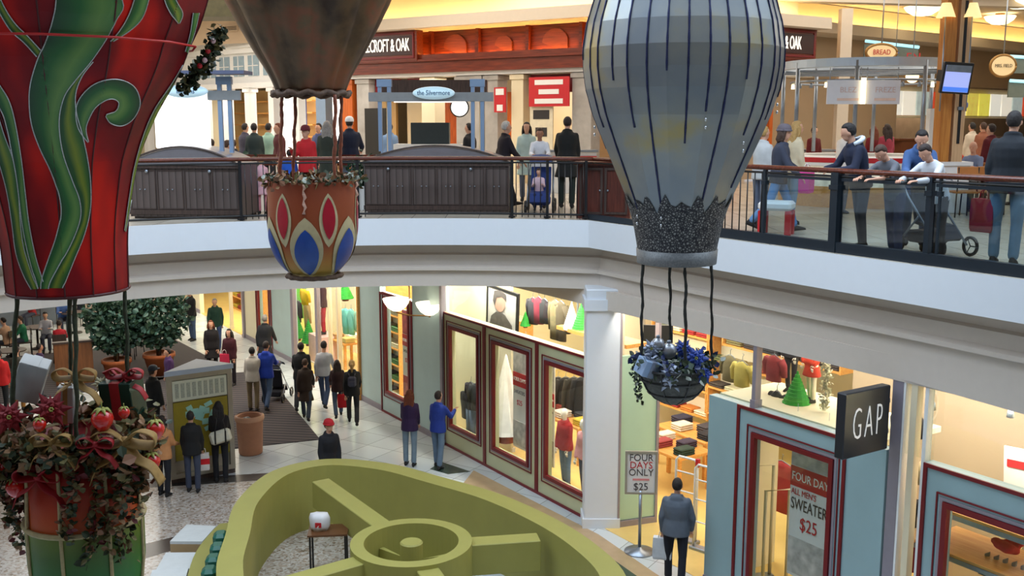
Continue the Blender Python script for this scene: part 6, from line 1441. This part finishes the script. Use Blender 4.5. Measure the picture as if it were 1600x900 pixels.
# right sage window
mann('mannequin in red jacket and jeans beside the white column', 883, 775, .7, OUT + 8, 1.62, ('jacket', (150, 26, 30)), (84, 112, 150))
mann('mannequin in pink shirt half hidden by the white column', 913, 790, .6, OUT, 1.62, ('shirt', (214, 150, 150)), (60, 66, 90))
banner(861, 650, .42, .25, 2.1, 'narrow sale banner at the left of the red jacket window')
for i, (px, col, lab) in enumerate(((872, (34, 32, 30), 'long black coat hanging behind the red jacket mannequin'), (884, (46, 44, 42), 'charcoal coat hanging behind the red jacket mannequin'), (897, (62, 58, 50), 'dark olive coat hanging behind the red jacket mannequin'), (909, (30, 30, 34), 'black coat hanging nearest the white column'))):
    garment(px, 590, 2.2, .42, 1.0, col, lab, rz=1.0)
def disp_table(px, py, n, w_, d_, h, label, cols, rz=0, lab2=''):
    t, z = WT(px, py, n); c = WP(t, n, .01); T_ = thing('display_table', label, 'table', c, WROT + rz, 'shop display tables')
    g = MB(); g.box((0, 0, h - .03), (w_, d_, .06), bev=.008); g.build('table_top', M_oak, T_)
    for x in (-1, 1):
        for y in (-1, 1): g = MB(); g.box((x * (w_ / 2 - .06), y * (d_ / 2 - .06), (h - .06) / 2), (.07, .07, h - .06)); g.build('leg', M_oak, T_)
    M_ = Matrix.Translation(c) @ Matrix.Rotation(WROT + rz, 4, 'Z'); n_ = len(cols)
    for i, colr in enumerate(cols):
        for k in range(3):
            g = MB(); g.box((0, 0, .025), (w_ / n_ * .8, d_ * .42, .045), bev=.018)
            o = g.build('folded_garment', cloth(colr)); o.location = M_ @ Vector(((i + .5 - n_ / 2) * w_ / n_, d_ * .2 * (-1) ** i, h + k * .048)); o.rotation_euler = (0, 0, WROT + rz)
            tag(o, 'folded garment stacked on the ' + label, 'folded clothes', 'folded clothes on the ' + label)
disp_table(895, 700, 2.0, 1.5, .8, .85, 'oak display table behind the red jacket mannequin', ((200, 170, 60), (60, 60, 66), (210, 200, 190), (150, 60, 50)))
# transom goods
pf = thing('framed_photo', 'large black framed black and white portrait photo above the middle sage window', 'picture', at(785, 488, .5), WROT + math.pi, None); pf.rotation_euler = (R(0), R(3), WROT + math.pi)
g = MB(); ring_rect(g, -.62, .62, -.52, .52, .05, -.03, .03); g.build('frame', M_black, pf); g = MB(); g.box((0, 0, 0), (1.16, .03, .96)); ph = g.build('print', mat('photo_paper', (196, 192, 186), .5, noise=.05), pf)
g = MB(); g.prism([(.22 * math.cos(a) - .08, .20 + .2 * math.sin(a)) for a in [2 * math.pi * i / 18 for i in range(18)]], .0, .01); g.v = [(p[0], -.02 - p[2], p[1]) for p in g.v]; g.build('printed_face', mat('photo_face', (190, 150, 132), .5, noise=.2, scale=4), ph)
g = MB(); g.prism([(-.34, .2), (-.3, .42), (-.08, .47), (.16, .42), (.18, .3), (.0, .34), (-.2, .28), (-.26, .1)], .0, .012); g.v = [(p[0], -.022 - p[2], p[1]) for p in g.v]; g.build('printed_hair', mat('photo_dark', (84, 78, 76), .5, noise=.3), ph)
g = MB(); g.prism([(-.5, -.47), (.5, -.47), (.42, -.2), (.14, -.02), (-.2, -.02), (-.4, -.15)], .0, .011); g.v = [(p[0], -.021 - p[2], p[1]) for p in g.v]; g.build('printed_coat', mat('photo_dark', (0, 0, 0)), ph)
for i, (px, py, col, lab, h) in enumerate(((833, 466, (36, 34, 40), 'black jacket hanging high above the right sage window', .55), (842, 465, (110, 24, 44), 'dark crimson shirt hanging high between two black jackets', .55), (851, 468, (30, 30, 34), 'second black jacket hanging high above the right sage window', .5), (868, 470, (110, 100, 70), 'long olive coat hanging high above the right sage window', .8), (877, 472, (74, 64, 46), 'brown coat hanging high beside the olive one', .8))):
    garment(px, py, .9, .40, h, col, lab)
cone_tree(893, 520, .7, .17, .62, M_twhite, 'small white cone tree on the high shelf near the white column'); cone_tree(908, 522, .75, .19, .62, M_tgreen, 'small bright green cone tree next to the white column'); cone_tree(821, 512, .8, .12, .35, M_tgreen, 'tiny green cone tree right of the framed portrait')
hs = thing('high_shelf', 'long oak shelf high inside the right sage window', 'shelf', WP(.7, .8, 0), WROT); g = MB(); g.box((0, 0, 3.28), (2.2, .5, .07)); g.build('board', M_oak, hs); 
for x in (-1, 0, 1): g = MB(); g.box((x, -.2, 3.7), (.03, .03, .9)); g.build('hanger_rod', M_steel, hs)
# lit window further left
shelf(620, 618, .9, 1.1, 2.7, 6, 'oak shelf in the aqua window behind the lit bowls', stacks=2, cols=((70, 110, 60), (40, 40, 44), (120, 110, 80), (190, 180, 150)), lab2='folded garment on the shelf behind the lit bowls')
banner(637, 555, .42, .5, 2.3, 'sale banner in the aqua window behind the lit bowls', img=(150, 60, 70))
# open front with yellow jacket and teal sweaters
backdrop(10.0, 12.3, 1.9, 0, 4.3, M_oak, 'oak back wall behind the teal sweaters')
for i, (px, py, col, lab, h, w_) in enumerate(((476, 452, (230, 186, 24), 'bright yellow jacket hanging at the far shop opening', .5, .62), (479, 474, (176, 146, 92), 'tan trousers hung below the yellow jacket', .8, .36), (466, 470, (50, 44, 56), 'dark jacket left of the tan trousers', .7, .35),
    (540, 482, (110, 190, 176), 'left teal sweater hanging on the oak wall', .75, .42), (549, 483, (126, 204, 190), 'right teal sweater hanging on the oak wall', .75, .42), (559, 486, (150, 196, 170), 'pale green top at the right of the teal sweaters', .6, .3))):
    garment(px, py, .9, w_, h, col, lab)
for px, py, lab in ((466, 532, 'green cone tree left of the pair below the yellow jacket'), (483, 540, 'green cone tree right of the pair below the yellow jacket'), (540, 470, 'green cone tree above the teal sweaters')): cone_tree(px, py, .6, .24, .85 if py > 500 else .6, M_tgreen, lab)
mann('mannequin with white cap and red and black outfit at the far shop opening', 506, 556, .8, OUT, 1.8, ('jacket', (60, 34, 40)), (150, 30, 40), zz=.9)
pl = thing('pedestal', 'pink poster fronted pedestal under the capped mannequin', 'pedestal', WP(WT(506, 556, .8)[0], .8, .01), WROT); g = MB(); g.box((0, 0, .44), (.9, .6, .88)); g.build('box', mat('pink_poster', (214, 176, 170), .5, noise=.2, scale=3), pl); g = MB(); g.box((0, 0, .02), (.94, .64, .04)); g.build('kick', M_white, pl)
disp_table(545, 575, 1.3, 1.2, .8, .8, 'oak display table below the teal sweaters', ((210, 190, 120), (220, 214, 200), (180, 140, 90)))
# far green entrance
backdrop(19.8, 24.6, 3.0, 0, 4.3, mat('lime_green_wall', (96, 176, 70), .6, noise=.2, scale=2), 'lime green back wall in the far shop entrance')
backdrop(15.2, 19.4, 2.2, 0, 4.3, M_shopwall, 'cream back board behind the far aqua window')
shelf(412, 545, .8, 1.0, 2.8, 5, 'oak shelf in the far aqua window', stacks=2, cols=((60, 60, 50), (150, 140, 60), (180, 180, 170)), lab2='folded garment on the far aqua window shelf')
shelf(378, 505, 1.6, 1.2, 2.4, 5, 'oak shelf in the far green entrance', stacks=2, cols=((170, 150, 50), (120, 40, 40), (60, 70, 60)), lab2='folded garment on the far green entrance shelf')
# entrance between the mint panel and the display box
bb_ = thing('hanging_board', 'plain black board hanging inside the entrance behind the wire basket', 'board', Q(1027, 526, 19.6), R(-6)); g = MB(); g.box((0, 0, 0), (.60, .05, .46)); g.build('board', M_black, bb_); g = MB()
for x in (-.25, .25): g = MB(); g.tube([(x, 0, .2), (x, 0, .62)], .006, 4); g.build('cord', M_steel, bb_)
def up_shelf(): pass
shelf(1068, 640, 4.6, 1.9, 3.6, 6, 'tall oak shelf wall deep inside the shop entrance', stacks=4, per=2, cols=((196, 120, 50), (60, 52, 48), (150, 40, 40), (214, 200, 170), (90, 100, 80)), lab2='folded garment on the tall shelf deep in the entrance')
shelf(1160, 660, 4.6, 1.9, 3.6, 6, 'second tall oak shelf seen above the display box', stacks=4, per=2, cols=((150, 130, 80), (60, 52, 48), (150, 60, 40), (190, 184, 150), (90, 100, 60)), lab2='folded garment on the second tall shelf above the display box')
disp_table(1052, 760, 2.6, 1.3, .9, .8, 'oak display table seen just left of the entrance gate', ((40, 60, 50), (60, 50, 70), (150, 60, 60), (220, 214, 200)))
disp_table(1085, 690, 3.6, 1.6, .9, .85, 'oak display table deeper in the entrance', ((30, 30, 36), (60, 56, 60), (210, 200, 180), (40, 40, 60)))
for i, (px, lab) in enumerate(((1070, 'left white security gate with red tip in the entrance'), (1100, 'right white security gate with red tip in the entrance'))):
    c = P(px, 845 if i == 0 else 862, 0); sgt = thing('security_gate', lab, 'security gate', c, WROT + .25, 'security gates'); 
    g = MB(); g.tube([(-.22, 0, .06), (-.22, 0, 1.45), (-.16, 0, 1.52), (.16, 0, 1.52), (.22, 0, 1.45), (.22, 0, .06)], .022, 8); g.build('loop_frame', M_white, sgt)
    for z in (.5, .9, 1.25): g = MB(); g.tube([(-.21, 0, z), (.21, 0, z)], .014, 6); g.build('cross_bar', M_white, sgt)
    g = MB(); g.box((0, 0, .03), (.54, .16, .06), bev=.01); g.build('base', M_steel, sgt)
    g = MB(); g.box((-.22, 0, 1.48), (.06, .06, .14)); g.build('red_tip', M_red, sgt, )
# display box top and windows
mann('mannequin in orange red jacket standing above the blue grey display window', 1266, 668, 1.25, OUT - 10, 1.30, ('coat', (176, 52, 32)), (226, 216, 190), zz=3.10 - .0) if False else None
ZD = 3.10
mann('mannequin in orange red coat standing over the four day sale window', 1264, 668, .95, OUT - 10, 1.22, ('coat', (188, 54, 30)), (226, 216, 190), zz=3.10)
mann('mannequin in black jacket standing over the sale window left of the orange red coat', 1232, 655, 1.15, OUT + 10, 1.18, ('jacket', (34, 34, 42)), (30, 30, 34), zz=3.10)
shelf(1225, 560, 4.0, 3.0, 1.3, 2, 'high oak shelf behind the mannequins over the sale window', stacks=6, per=3, cols=((60, 50, 48), (150, 60, 50), (40, 40, 46), (120, 110, 70)), lab2='folded garment on the high shelf behind the upper mannequins')
backdrop(-3.3, -6.4, 3.2, 0, 4.3, M_tan, 'tan back board behind the mannequins over the sale window')
garment(1210, 556, .9, .36, .4, (150, 60, 70), 'rose striped sweater displayed high near the slim upright', 'clothes above the display box')
garment(1160, 566, 1.3, .42, .42, (196, 180, 96), 'mustard cream jacket displayed above the box top corner', 'clothes above the display box'); garment(1141, 556, 1.6, .4, .45, (120, 110, 80), 'olive top behind the mustard cream jacket', 'clothes above the display box')
for px, col, lab in ((1214, (30, 32, 30), 'black spotted skirt below the rose sweater'),): garment(px, 612, .8, .26, .30, col, lab, 'clothes above the display box')
t_, z_ = WT(1240, 650, .75); cone_tree(1243, 652, .75, .26, .72, M_tgreen, 'bright green cone tree left of the orange red jacket')
t_ = thing('tinsel_garland', 'pale tinsel garland hanging right of the orange red jacket', 'garland', at(1292, 560, .7), 0); g = MB(); rnd = random.Random(6)
for i in range(260): leafblob(g, rnd, (rnd.gauss(0, .03), rnd.gauss(0, .03), -rnd.random() * .75), .06, 0)
o = g.build('strands', mat('pale_tinsel', (214, 210, 180), .4, noise=.1), t_); o['kind'] = 'stuff'
banner(1264, 790, .42, .72, 2.35, 'large four day sale banner in the blue grey window under the black sign', True)
for i, (px, lab) in enumerate(((1186, 'cream upright gate post behind the blue grey sale window'), (1212, 'white security gate seen through the blue grey sale window'))):
    c = WP(WT(px, 850, .8)[0], .8, .01); sgt = thing('security_gate', lab, 'security gate', c, WROT + 1.2, 'security gates'); g = MB(); g.tube([(-.2, 0, .06), (-.2, 0, 1.9 if i == 0 else 1.6), (.2, 0, 1.9 if i == 0 else 1.6), (.2, 0, .06)], .03, 8); g.build('loop_frame', M_cream, sgt); g = MB(); g.box((0, 0, .03), (.5, .16, .06)); g.build('base', M_steel, sgt)
garment(1222, 722, 2.4, .8, .9, (150, 30, 36), 'dark red coat hanging inside behind the sale banner')
for i, (py, col, lab) in enumerate(((640, (40, 38, 46), 'dark jacket in the narrow glazed slot, topmost'), (712, (200, 186, 150), 'cream jacket in the narrow glazed slot'), (770, (34, 34, 44), 'black jacket in the narrow glazed slot below the cream one'), (840, (150, 30, 40), 'red top low in the narrow glazed slot'))): garment(1418, py, .8, .4, .45, col, lab, 'clothes in the narrow slot')
# right edge window
def osh(px, py, n, w_, label):
    t = thing('display_shelf', label, 'shelf', at(px, py, n), WROT + math.pi, 'oak shelves at the right edge'); g = MB(); g.box((0, 0, 0), (w_, .9, .05)); g.build('board', M_oak, t); g = MB(); g.box((0, -.45, -.04), (w_, .03, .06)); g.build('edge_rail', M_steel, t); return t
osh(1560, 805, .9, 1.6, 'upper oak shelf inside the right edge window'); osh(1560, 872, .8, 1.8, 'lower oak shelf inside the right edge window')
cl = thing('folded_scarf', 'crumpled red clothing on the lower oak shelf at the right edge', 'clothing', at(1580, 858, .8)); g = MB(); rnd = random.Random(9)
for i in range(9): g.ball((rnd.uniform(-.2, .2), rnd.uniform(-.15, .15), rnd.uniform(0, .12)), rnd.uniform(.07, .11), 8, sq=(1, 1, .6))
me_ = remesh(g, .02, 3); finish(me_, 'cloth_pile', cloth((190, 26, 38)), cl)
for i in range(7):
    sh = thing('boot', 'grey brown boot in the row along the bottom right edge', 'shoe', at(1540 + i * 14, 896 + i * 5, .7), WROT + 1.57, 'row of boots at the right edge'); g = MB(); g.loft([ring_ell(Vector((0, y, z)), Vector((.04, 0, 0)), Vector((0, .03 + .03 * (k_ < 2), .0 + .02)), 10) for k_, (y, z) in enumerate(((.05, 0), (.05, .06), (0, .1), (0, .28)))]); g.build('shaft', cloth((150, 134, 120), 'leather'), sh); g = MB(); g.box((0, .04, -.01), (.09, .24, .02)); g.build('sole', M_black, sh)
wp_ = thing('wall_poster', 'white and red poster leaning above the right edge window', 'poster', at(1592, 738, 1.2), WROT + math.pi); wp_.rotation_euler = (0, R(-4), WROT + math.pi); g = MB(); g.box((0, 0, 0), (.4, .03, .62)); g.build('board', M_white, wp_); g = MB(); g.box((0, -.02, .1), (.3, .01, .1)); g.build('red_print', M_sred, wp_)
for px, py, lab in ((1456, 640, 'left small track spotlight on the cream wall at the right edge'), (1578, 652, 'right small track spotlight on the cream wall at the right edge')):
    t = thing('track_spotlight', lab, 'lamp', at(px, py, .9), 0, 'track spotlights'); g = MB(); g.lathe([(0, 0), (.05, 0), (.035, .1), (0, .1)], (0, 0, 0), 10); g.build('head', M_steel, t); g = MB(); g.tube([(0, 0, .1), (0, 0, .3)], .01, 5); g.build('stem', M_steel, t)

# ============================================================ gallery level props
def bowl_lamp(px, py, r, label, z=11.3):
    c = P(px, py, z - .3); t = thing('ceiling_bowl_lamp', label, 'lamp', (c.x, c.y, z), 0, 'bowl lamps on the gallery ceiling')
    g = MB(); g.lathe([(0, -.42), (r * .5, -.38), (r * .85, -.25), (r, -.12), (r * .95, -.1), (0, -.12)], (0, 0, 0), 20); g.build('glass_bowl', M_warmglow, t); g = MB(); g.lathe([(r * .3, -.12), (r * .3, 0), (0, 0)], (0, 0, 0), 14); g.build('canopy', M_brass, t)
for px, py, r, lab in ((1371, 54, .6, 'glowing bowl lamp above the oval orange sign'), (1441, 20, .6, 'glowing bowl lamp left of the wooden column top'), (1562, 34, .55, 'glowing bowl lamp right of the wooden column'), (1603, 8, .9, 'large glowing bowl lamp at the top right corner')): bowl_lamp(px, py, r, lab)
# wooden column with lamps and television
cx = UX(1480, 19.5); WC = thing('wooden_column', 'tall orange and tan wooden column with two small shaded lamps', 'column', cx, 0)
def seg_(t, name, boxes, m, bev=0): return part(t, name, boxes, m, bev)
seg_(WC, 'shaft', [((-.14, 0, 3.3), (.20, .30, 4.8))], wood('amber_wood', (176, 104, 36), (208, 140, 62), 2)); seg_(WC, 'side_board', [((.12, 0, 3.3), (.20, .26, 4.8))], wood('tan_board', (196, 154, 112), (216, 178, 136), 2)); seg_(WC, 'slot', [((.12, -.135, 2.6), (.05, .02, 2.6))], M_black)
seg_(WC, 'pedestal', [((.08, 0, .45), (.5, .5, .9))], M_white, .01); seg_(WC, 'pedestal_cap', [((.08, 0, .93), (.58, .58, .07))], M_white)
for s in (-1, 1):
    g = MB(); g.tube([(s * .24, -.1, 1.9), (s * .24, -.1, 3.62)], .02, 6); a_ = g.build('lamp_rod', M_steel, WC); g = MB(); g.lathe([(.17, 0), (.08, .26), (.07, .26), (.16, 0)], (s * .24, -.1, 3.6), 18, cap=False); g.build('lamp_shade', mat('cream_lamp_shade', (236, 216, 160), .6, noise=0, emit=(255, 226, 160), es=.9), a_)
for z in (1.95, 2.7): seg_(WC, 'bracket', [((.12, -.15, z), (.1, .05, .06))], M_steel)
tv = thing('television', 'black framed flat screen hanging at the wooden column', 'television', Q(1494, 122, 18.9), R(4)); tv.rotation_euler = (R(8), R(3), R(6))
g = MB(); g.box((0, 0, 0), (.56, .07, .56), bev=.01); g.build('housing', M_black, tv); g = MB(); g.box((0, -.038, -.01), (.48, .008, .47)); s_ = g.build('screen', mat('tv_screen', (150, 160, 214), .3, noise=0, emit=(150, 162, 220), es=.8), tv)
g = MB(); g.box((0, -.044, .17), (.48, .006, .12)); g.build('upper_picture', mat('tv_dark_band', (90, 96, 104), .4, emit=(90, 96, 104), es=.3, noise=.3), s_); g = MB(); g.box((0, -.044, -.2), (.48, .006, .08)); g.build('lower_picture', mat('tv_blue_band', (70, 120, 220), .4, noise=0, emit=(70, 120, 220), es=.7), s_)
g = MB(); g.box((-.05, .26, .0), (.12, .48, .2)); g.build('mount', M_black, tv)
# steel canopied round counter
kc_ = UX(1348, 22.0); KS = thing('round_kiosk', 'round kiosk with steel ring canopy, red trimmed white counter and sign panels', 'kiosk', kc_, 0)
zt_ = Q(1348, 97, 22).z - 5.6; rr_k = 1.72
def arcpts(r, z, a0=0, a1=2 * math.pi, n=40): return [(r * math.cos(lerp(a0, a1, i / n)), r * math.sin(lerp(a0, a1, i / n)), z) for i in range(n + 1)]
g = MB(); g.lathe([(rr_k, zt_ - .18), (rr_k + .04, zt_ - .16), (rr_k + .04, zt_), (rr_k, zt_), (rr_k - .02, zt_ - .14)], (0, 0, 0), 48, sm=False, cap=False); g.build('canopy_ring', mat('pale_steel', (196, 208, 220), .4, .3, noise=.03), KS)
g = MB(); g.tube(arcpts(rr_k * .9, zt_ - .42), .025, 6); g.build('lower_ring', M_steel, KS)
for k in range(8): a = k * math.pi / 4 + .35; g = MB(); g.tube([(rr_k * math.cos(a), rr_k * math.sin(a), 1.05), (rr_k * math.cos(a), rr_k * math.sin(a), zt_ - .05)], .045, 8); g.build('post', M_steel, KS)
for k in range(5): y = -1.3 + k * .65; x_ = math.sqrt(max(.1, rr_k ** 2 - y * y)); g = MB(); g.tube([(-x_, y, zt_ - .22), (x_, y, zt_ - .22)], .022, 6); g.build('roof_bar', M_steel, KS)
for k in range(14):
    a = -math.pi + k * math.pi / 13; g = MB(); g.lathe([(0, -.1), (.04, -.1), (.03, 0), (0, 0)], (rr_k * .9 * math.cos(a), rr_k * .9 * math.sin(a), zt_ - .46), 8); g.build('spotlight', M_warmglow if k % 3 == 0 else M_steel, KS)
g = MB(); g.lathe([(rr_k, .0), (rr_k, .42), (rr_k - .05, .42)], (0, 0, 0), 40, sm=False, cap=False); g.build('wood_base', M_oak, KS)
g = MB(); g.lathe([(rr_k - .02, .42), (rr_k - .02, .82), (rr_k - .05, .82)], (0, 0, 0), 40, sm=False, cap=False); g.build('lit_case', mat('lit_display_case', (226, 222, 196), .3, noise=.5, scale=6, emit=(240, 232, 200), es=.45), KS)
g = MB(); g.lathe([(rr_k + .02, .82), (rr_k + .05, .84), (rr_k + .05, 1.0), (rr_k, 1.02), (rr_k - .5, 1.02), (rr_k - .5, .82)], (0, 0, 0), 40, sm=False, cap=False); g.build('counter_top', M_white, KS)
g = MB(); g.lathe([(rr_k + .055, .90), (rr_k + .06, .91), (rr_k + .06, .99), (rr_k + .055, 1.0)], (0, 0, 0), 40, sm=False, cap=False); g.build('red_band', M_red, KS)
for i, px in enumerate((1320, 1378)):
    c = Q(px, 144, 20.3) - kc_; g = MB(); g.box((c.x, c.y, c.z), (.70, .03, .46)); sp_ = g.build('sign_panel', mat('grey_sign_panel', (226, 226, 232), .5, noise=.03), KS)
    for s in (-.3, .3): g = MB(); g.tube([(c.x + s, c.y, c.z + .23), (c.x + s, c.y, zt_ - .2)], .01, 5); g.build('hanger_rod', M_steel, sp_)
    text(('BLEZ', 'FREZE')[i], .15, mat('faint_salmon_print', (216, 190, 182), .5, noise=0), sp_, (c.x + .06, c.y - .02, c.z + .04), (math.pi / 2, 0, 0), ext=.002); g = MB(); g.box((c.x + .06, c.y - .02, c.z - .14), (.42, .006, .05)); g.build('print_bar', mat('pale_peach_print', (236, 206, 190), .5), sp_)
c = Q(1349, 142, 20.25) - kc_; g = MB(); g.box((c.x, c.y, c.z), (.08, .05, .5)); g.build('light_tube', M_warmglow, KS)
seg_(KS, 'brochure_stand', [((1.15, -.9, 1.5), (.34, .2, .95))], M_white)

# round clock board behind the brown kiosk, round lamp at the steel kiosk
def disc(name, label, cat, c, r, m, frame=M_black, rot=(math.pi / 2, 0, 0)):
    t = thing(name, label, cat, c); g = MB(); g.lathe([(0, -.02), (r, -.02), (r, .02), (0, .02)], (0, 0, 0), 28, sm=False); o = g.build('face', m, t); o.rotation_euler = rot
    g = MB(); g.tube([(r * math.cos(a), 0, r * math.sin(a)) for a in [2 * math.pi * k / 28 for k in range(29)]], .025, 6); g.build('rim', frame, t); g = MB(); g.tube([(0, 0, r), (0, 0, .42 if frame is M_black else 11.3 - t.location.z)], .012, 5); g.build('hanger', M_steel, t); return t
disc('round_light_sign', 'round glowing white sign behind the big brown kiosk', 'sign', Q(718, 168, 25), .21, M_wglow)
disc('round_lamp', 'small round cream lamp beside the orange door frame', 'lamp', Q(1425, 119, 24.5), .17, mat('cream_round_glow', (255, 240, 200), .4, noise=0, emit=(255, 232, 190), es=1.2), M_brass)
# kiosk shop behind the gantry
kb = thing('food_kiosk', 'dark topped kiosk with glass case behind the brown kiosk', 'kiosk', UX(680, 24.6), 0)
seg_(kb, 'counter', [((0, 0, .6), (1.9, .8, 1.2))], M_white); seg_(kb, 'machine', [((-.1, 0, 1.45), (.9, .5, .5))], mat('dark_green_machine', (44, 54, 56), .4)); seg_(kb, 'canopy', [((0, 0, 2.45), (2.5, 1.0, .45))], M_dkwood); seg_(kb, 'light_strip', [((-.15, -.52, 2.2), (1.5, .04, .08))], M_wglow)
for x in (-1.1, 1.1): seg_(kb, 'post', [((x, 0, 1.2), (.08, .08, 2.3))], M_cream)
# oval and neon signs on the food court wall
def oval(px, py, Y, w_, h, m, rim, letters, label, ink, sz, name='oval_sign'):
    t = thing(name, label, 'sign', Q(px, py, Y), 0); g = MB(); g.lathe([(0, -.03), (1, -.03), (1, .03), (0, .03)], (0, 0, 0), 30, sm=False); o = g.build('face', m, t); o.rotation_euler = (math.pi / 2, 0, 0); o.scale = (w_, h, 1)
    g = MB(); g.tube([(w_ * math.cos(a), -.0, h * math.sin(a)) for a in [2 * math.pi * k / 30 for k in range(31)]], .045, 6); g.build('rim', rim, t)
    text(letters, sz, ink, t, (0, -.05, 0), (math.pi / 2, 0, 0), sx=.8); g = MB(); g.tube([(0, .0, h), (0, .0, 11.3 - t.location.z)], .02, 5); g.build('hanger', M_steel, t); return t
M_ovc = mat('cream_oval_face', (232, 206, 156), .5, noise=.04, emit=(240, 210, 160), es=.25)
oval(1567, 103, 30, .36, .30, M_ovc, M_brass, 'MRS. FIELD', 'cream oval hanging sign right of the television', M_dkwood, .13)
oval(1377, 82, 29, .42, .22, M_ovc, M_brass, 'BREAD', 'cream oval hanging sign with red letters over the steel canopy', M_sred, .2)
def neon(px0, py0, px1, py1, Y, label):
    a, b_ = Q(px0, py0, Y), Q(px1, py1, Y); t = thing('neon_sign', label, 'sign', a); g = MB(); d = b_ - a
    g.tube([(0, 0, 0), tuple(d)], .05, 8); g.build('tube', mat('pale_cyan_neon', (170, 220, 232), .4, noise=0, emit=(160, 220, 235), es=1.0), t); g = MB(); g.box((d.x / 2, .08, d.z / 2 - .25), (d.length, .06, .5)); g.build('back_panel', mat('teal_grey_panel', (110, 120, 112), .5, noise=.1), t)
neon(1352, 64, 1436, 74, 34, 'long pale blue light bar above the steel canopy'); neon(1578, 88, 1612, 90, 33, 'upper pale blue light bar at the right edge'); neon(1578, 126, 1612, 128, 33, 'lower pale blue light bar at the right edge')
ltr = thing('block_letter_sign', 'small blue and red block letters right of the oval sign', 'sign', Q(1400, 90, 30)); text('E', .4, mat('print_blue', (60, 90, 170), .5, noise=0), ltr, (0, 0, 0), (math.pi / 2, 0, 0)); text('EN', .34, M_sred, ltr, (.5, 0, 0), (math.pi / 2, 0, 0))
for x_ in (0, .5): g = MB(); g.tube([(x_, .03, .1), (x_, .03, 11.3 - ltr.location.z)], .012, 5); g.build('hanger', M_steel, ltr)
bluefig = thing('blue_sign_figure', 'royal blue rounded cut-out sign before the yellow menu boards', 'sign', Q(1500, 160, 31)); g = MB(); g.ball((0, 0, .18), .14, 12, sq=(1, .3, 1)); g.ball((0, 0, -.08), .26, 12, sq=(1, .3, .75)); me_ = remesh(g, .02, 2); finish(me_, 'cut_out', mat('print_blue', (0, 0, 0)), bluefig); g = MB(); g.tube([(0, 0, .3), (0, 0, 11.3 - bluefig.location.z)], .012, 5); g.build('hanger', M_steel, bluefig)
# food court furniture
M_orch = mat('orange_brown_chair_wood', (176, 108, 48), .45, noise=.08)
for px, Y, lab in ((1538, 19.7, 'food court table in front of the seated bald man'), (1585, 21.5, 'food court table behind the man in the black jacket')): table(UX(px, Y), .4, lab, M_oak)
for i, (px, Y, rz, lab) in enumerate(((1507, 18.6, 0, 'orange wooden chair nearest the white pedestal'), (1530, 18.75, .3, 'orange wooden chair left of the bald man, back turned'), (1527, 20.4, 2.4, 'orange wooden chair under the bald man'), (1503, 22.2, 1.7, 'orange wooden chair under the grey haired person in red'), (1556, 19.2, -.4, 'orange wooden chair right of the bald man'))): chair(UX(px, Y), rz, lab, M_orch, 'gallery food court chairs')
st_ = P(1212, 366, 5.6); bn = thing('stool_bench', 'small bench with white cushion and red legs behind the pickets', 'bench', st_, R(-25)); g = MB(); g.box((0, 0, .44), (.5, .42, .14), bev=.04); g.build('cushion', M_white, bn)
for x in (-1, 1):
    for y in (-1, 1): g = MB(); g.box((x * .2, y * .15, .18), (.09, .08, .38), bev=.01); g.build('leg', M_red, bn)
# planters between kiosks
for px, Y, lab in ((392, 19.8, 'white slatted planter with a dark green shrub between the two kiosks'), (562, 20.2, 'white slatted planter with a shrub left of the big kiosk')):
    c = UX(px, Y); t = thing('planter_box', lab, 'planter', c, 0, 'white planters on the gallery'); g = MB(); g.box((0, 0, .22), (.42, .42, .44)); g.build('box', M_white, t)
    for k in range(5): g = MB(); g.box((-.18 + k * .09, -.22, .24), (.05, .02, .46)); g.build('slat', M_white, t)
    g = MB(); rnd = random.Random(int(px))
    for i in range(330): leafblob(g, rnd, (rnd.gauss(0, .12), rnd.gauss(0, .12), .44 + abs(rnd.gauss(.2, .18))), .1, 0)
    o = g.build('foliage', [MATS['ficus_green']], t); o['kind'] = 'stuff'
# round railings behind (seating barrier) on the gallery
for (x0, x1, Y, dz, lab) in ((372, 432, 22.6, .98, 'brown topped barrier rail left of the copper balloon ropes'), (500, 588, 22.4, .98, 'brown topped barrier rail right of the copper balloon ropes')):
    a, b_ = UX(x0, Y), UX(x1, Y); t = thing('barrier_rail', lab, 'railing', a); g = MB(); d = b_ - a; g.box((d.x / 2, 0, dz), (d.x, .08, .06)); g.build('top_rail', M_handrail, t); g = MB(); g.box((d.x / 2, 0, dz - .18), (d.x, .06, .05)); g.build('mid_rail', M_handrail, t)
    for x in (.05, d.x - .05): g = MB(); g.box((x, 0, dz / 2), (.05, .05, dz)); g.build('post', M_black, t)
# white food cases and red lit counters deep on the gallery
for px, Y, w_, m_, lab in ((880, 25.4, 1.6, M_white, 'white glass counter right of the framed poster'), (1255, 26, 1.4, M_white, 'white counter with red trim left of the steel kiosk')):
    t = thing('service_counter', lab, 'counter', UX(px, Y)); g = MB(); g.box((0, 0, .5), (w_, .6, 1.0)); g.build('counter_body', m_, t); g = MB(); g.box((0, -.02, 1.02), (w_ + .06, .7, .05)); g.build('counter_top', M_steel, t); g = MB(); g.box((0, -.31, .85), (w_, .02, .1)); g.build('red_trim', M_red, t)
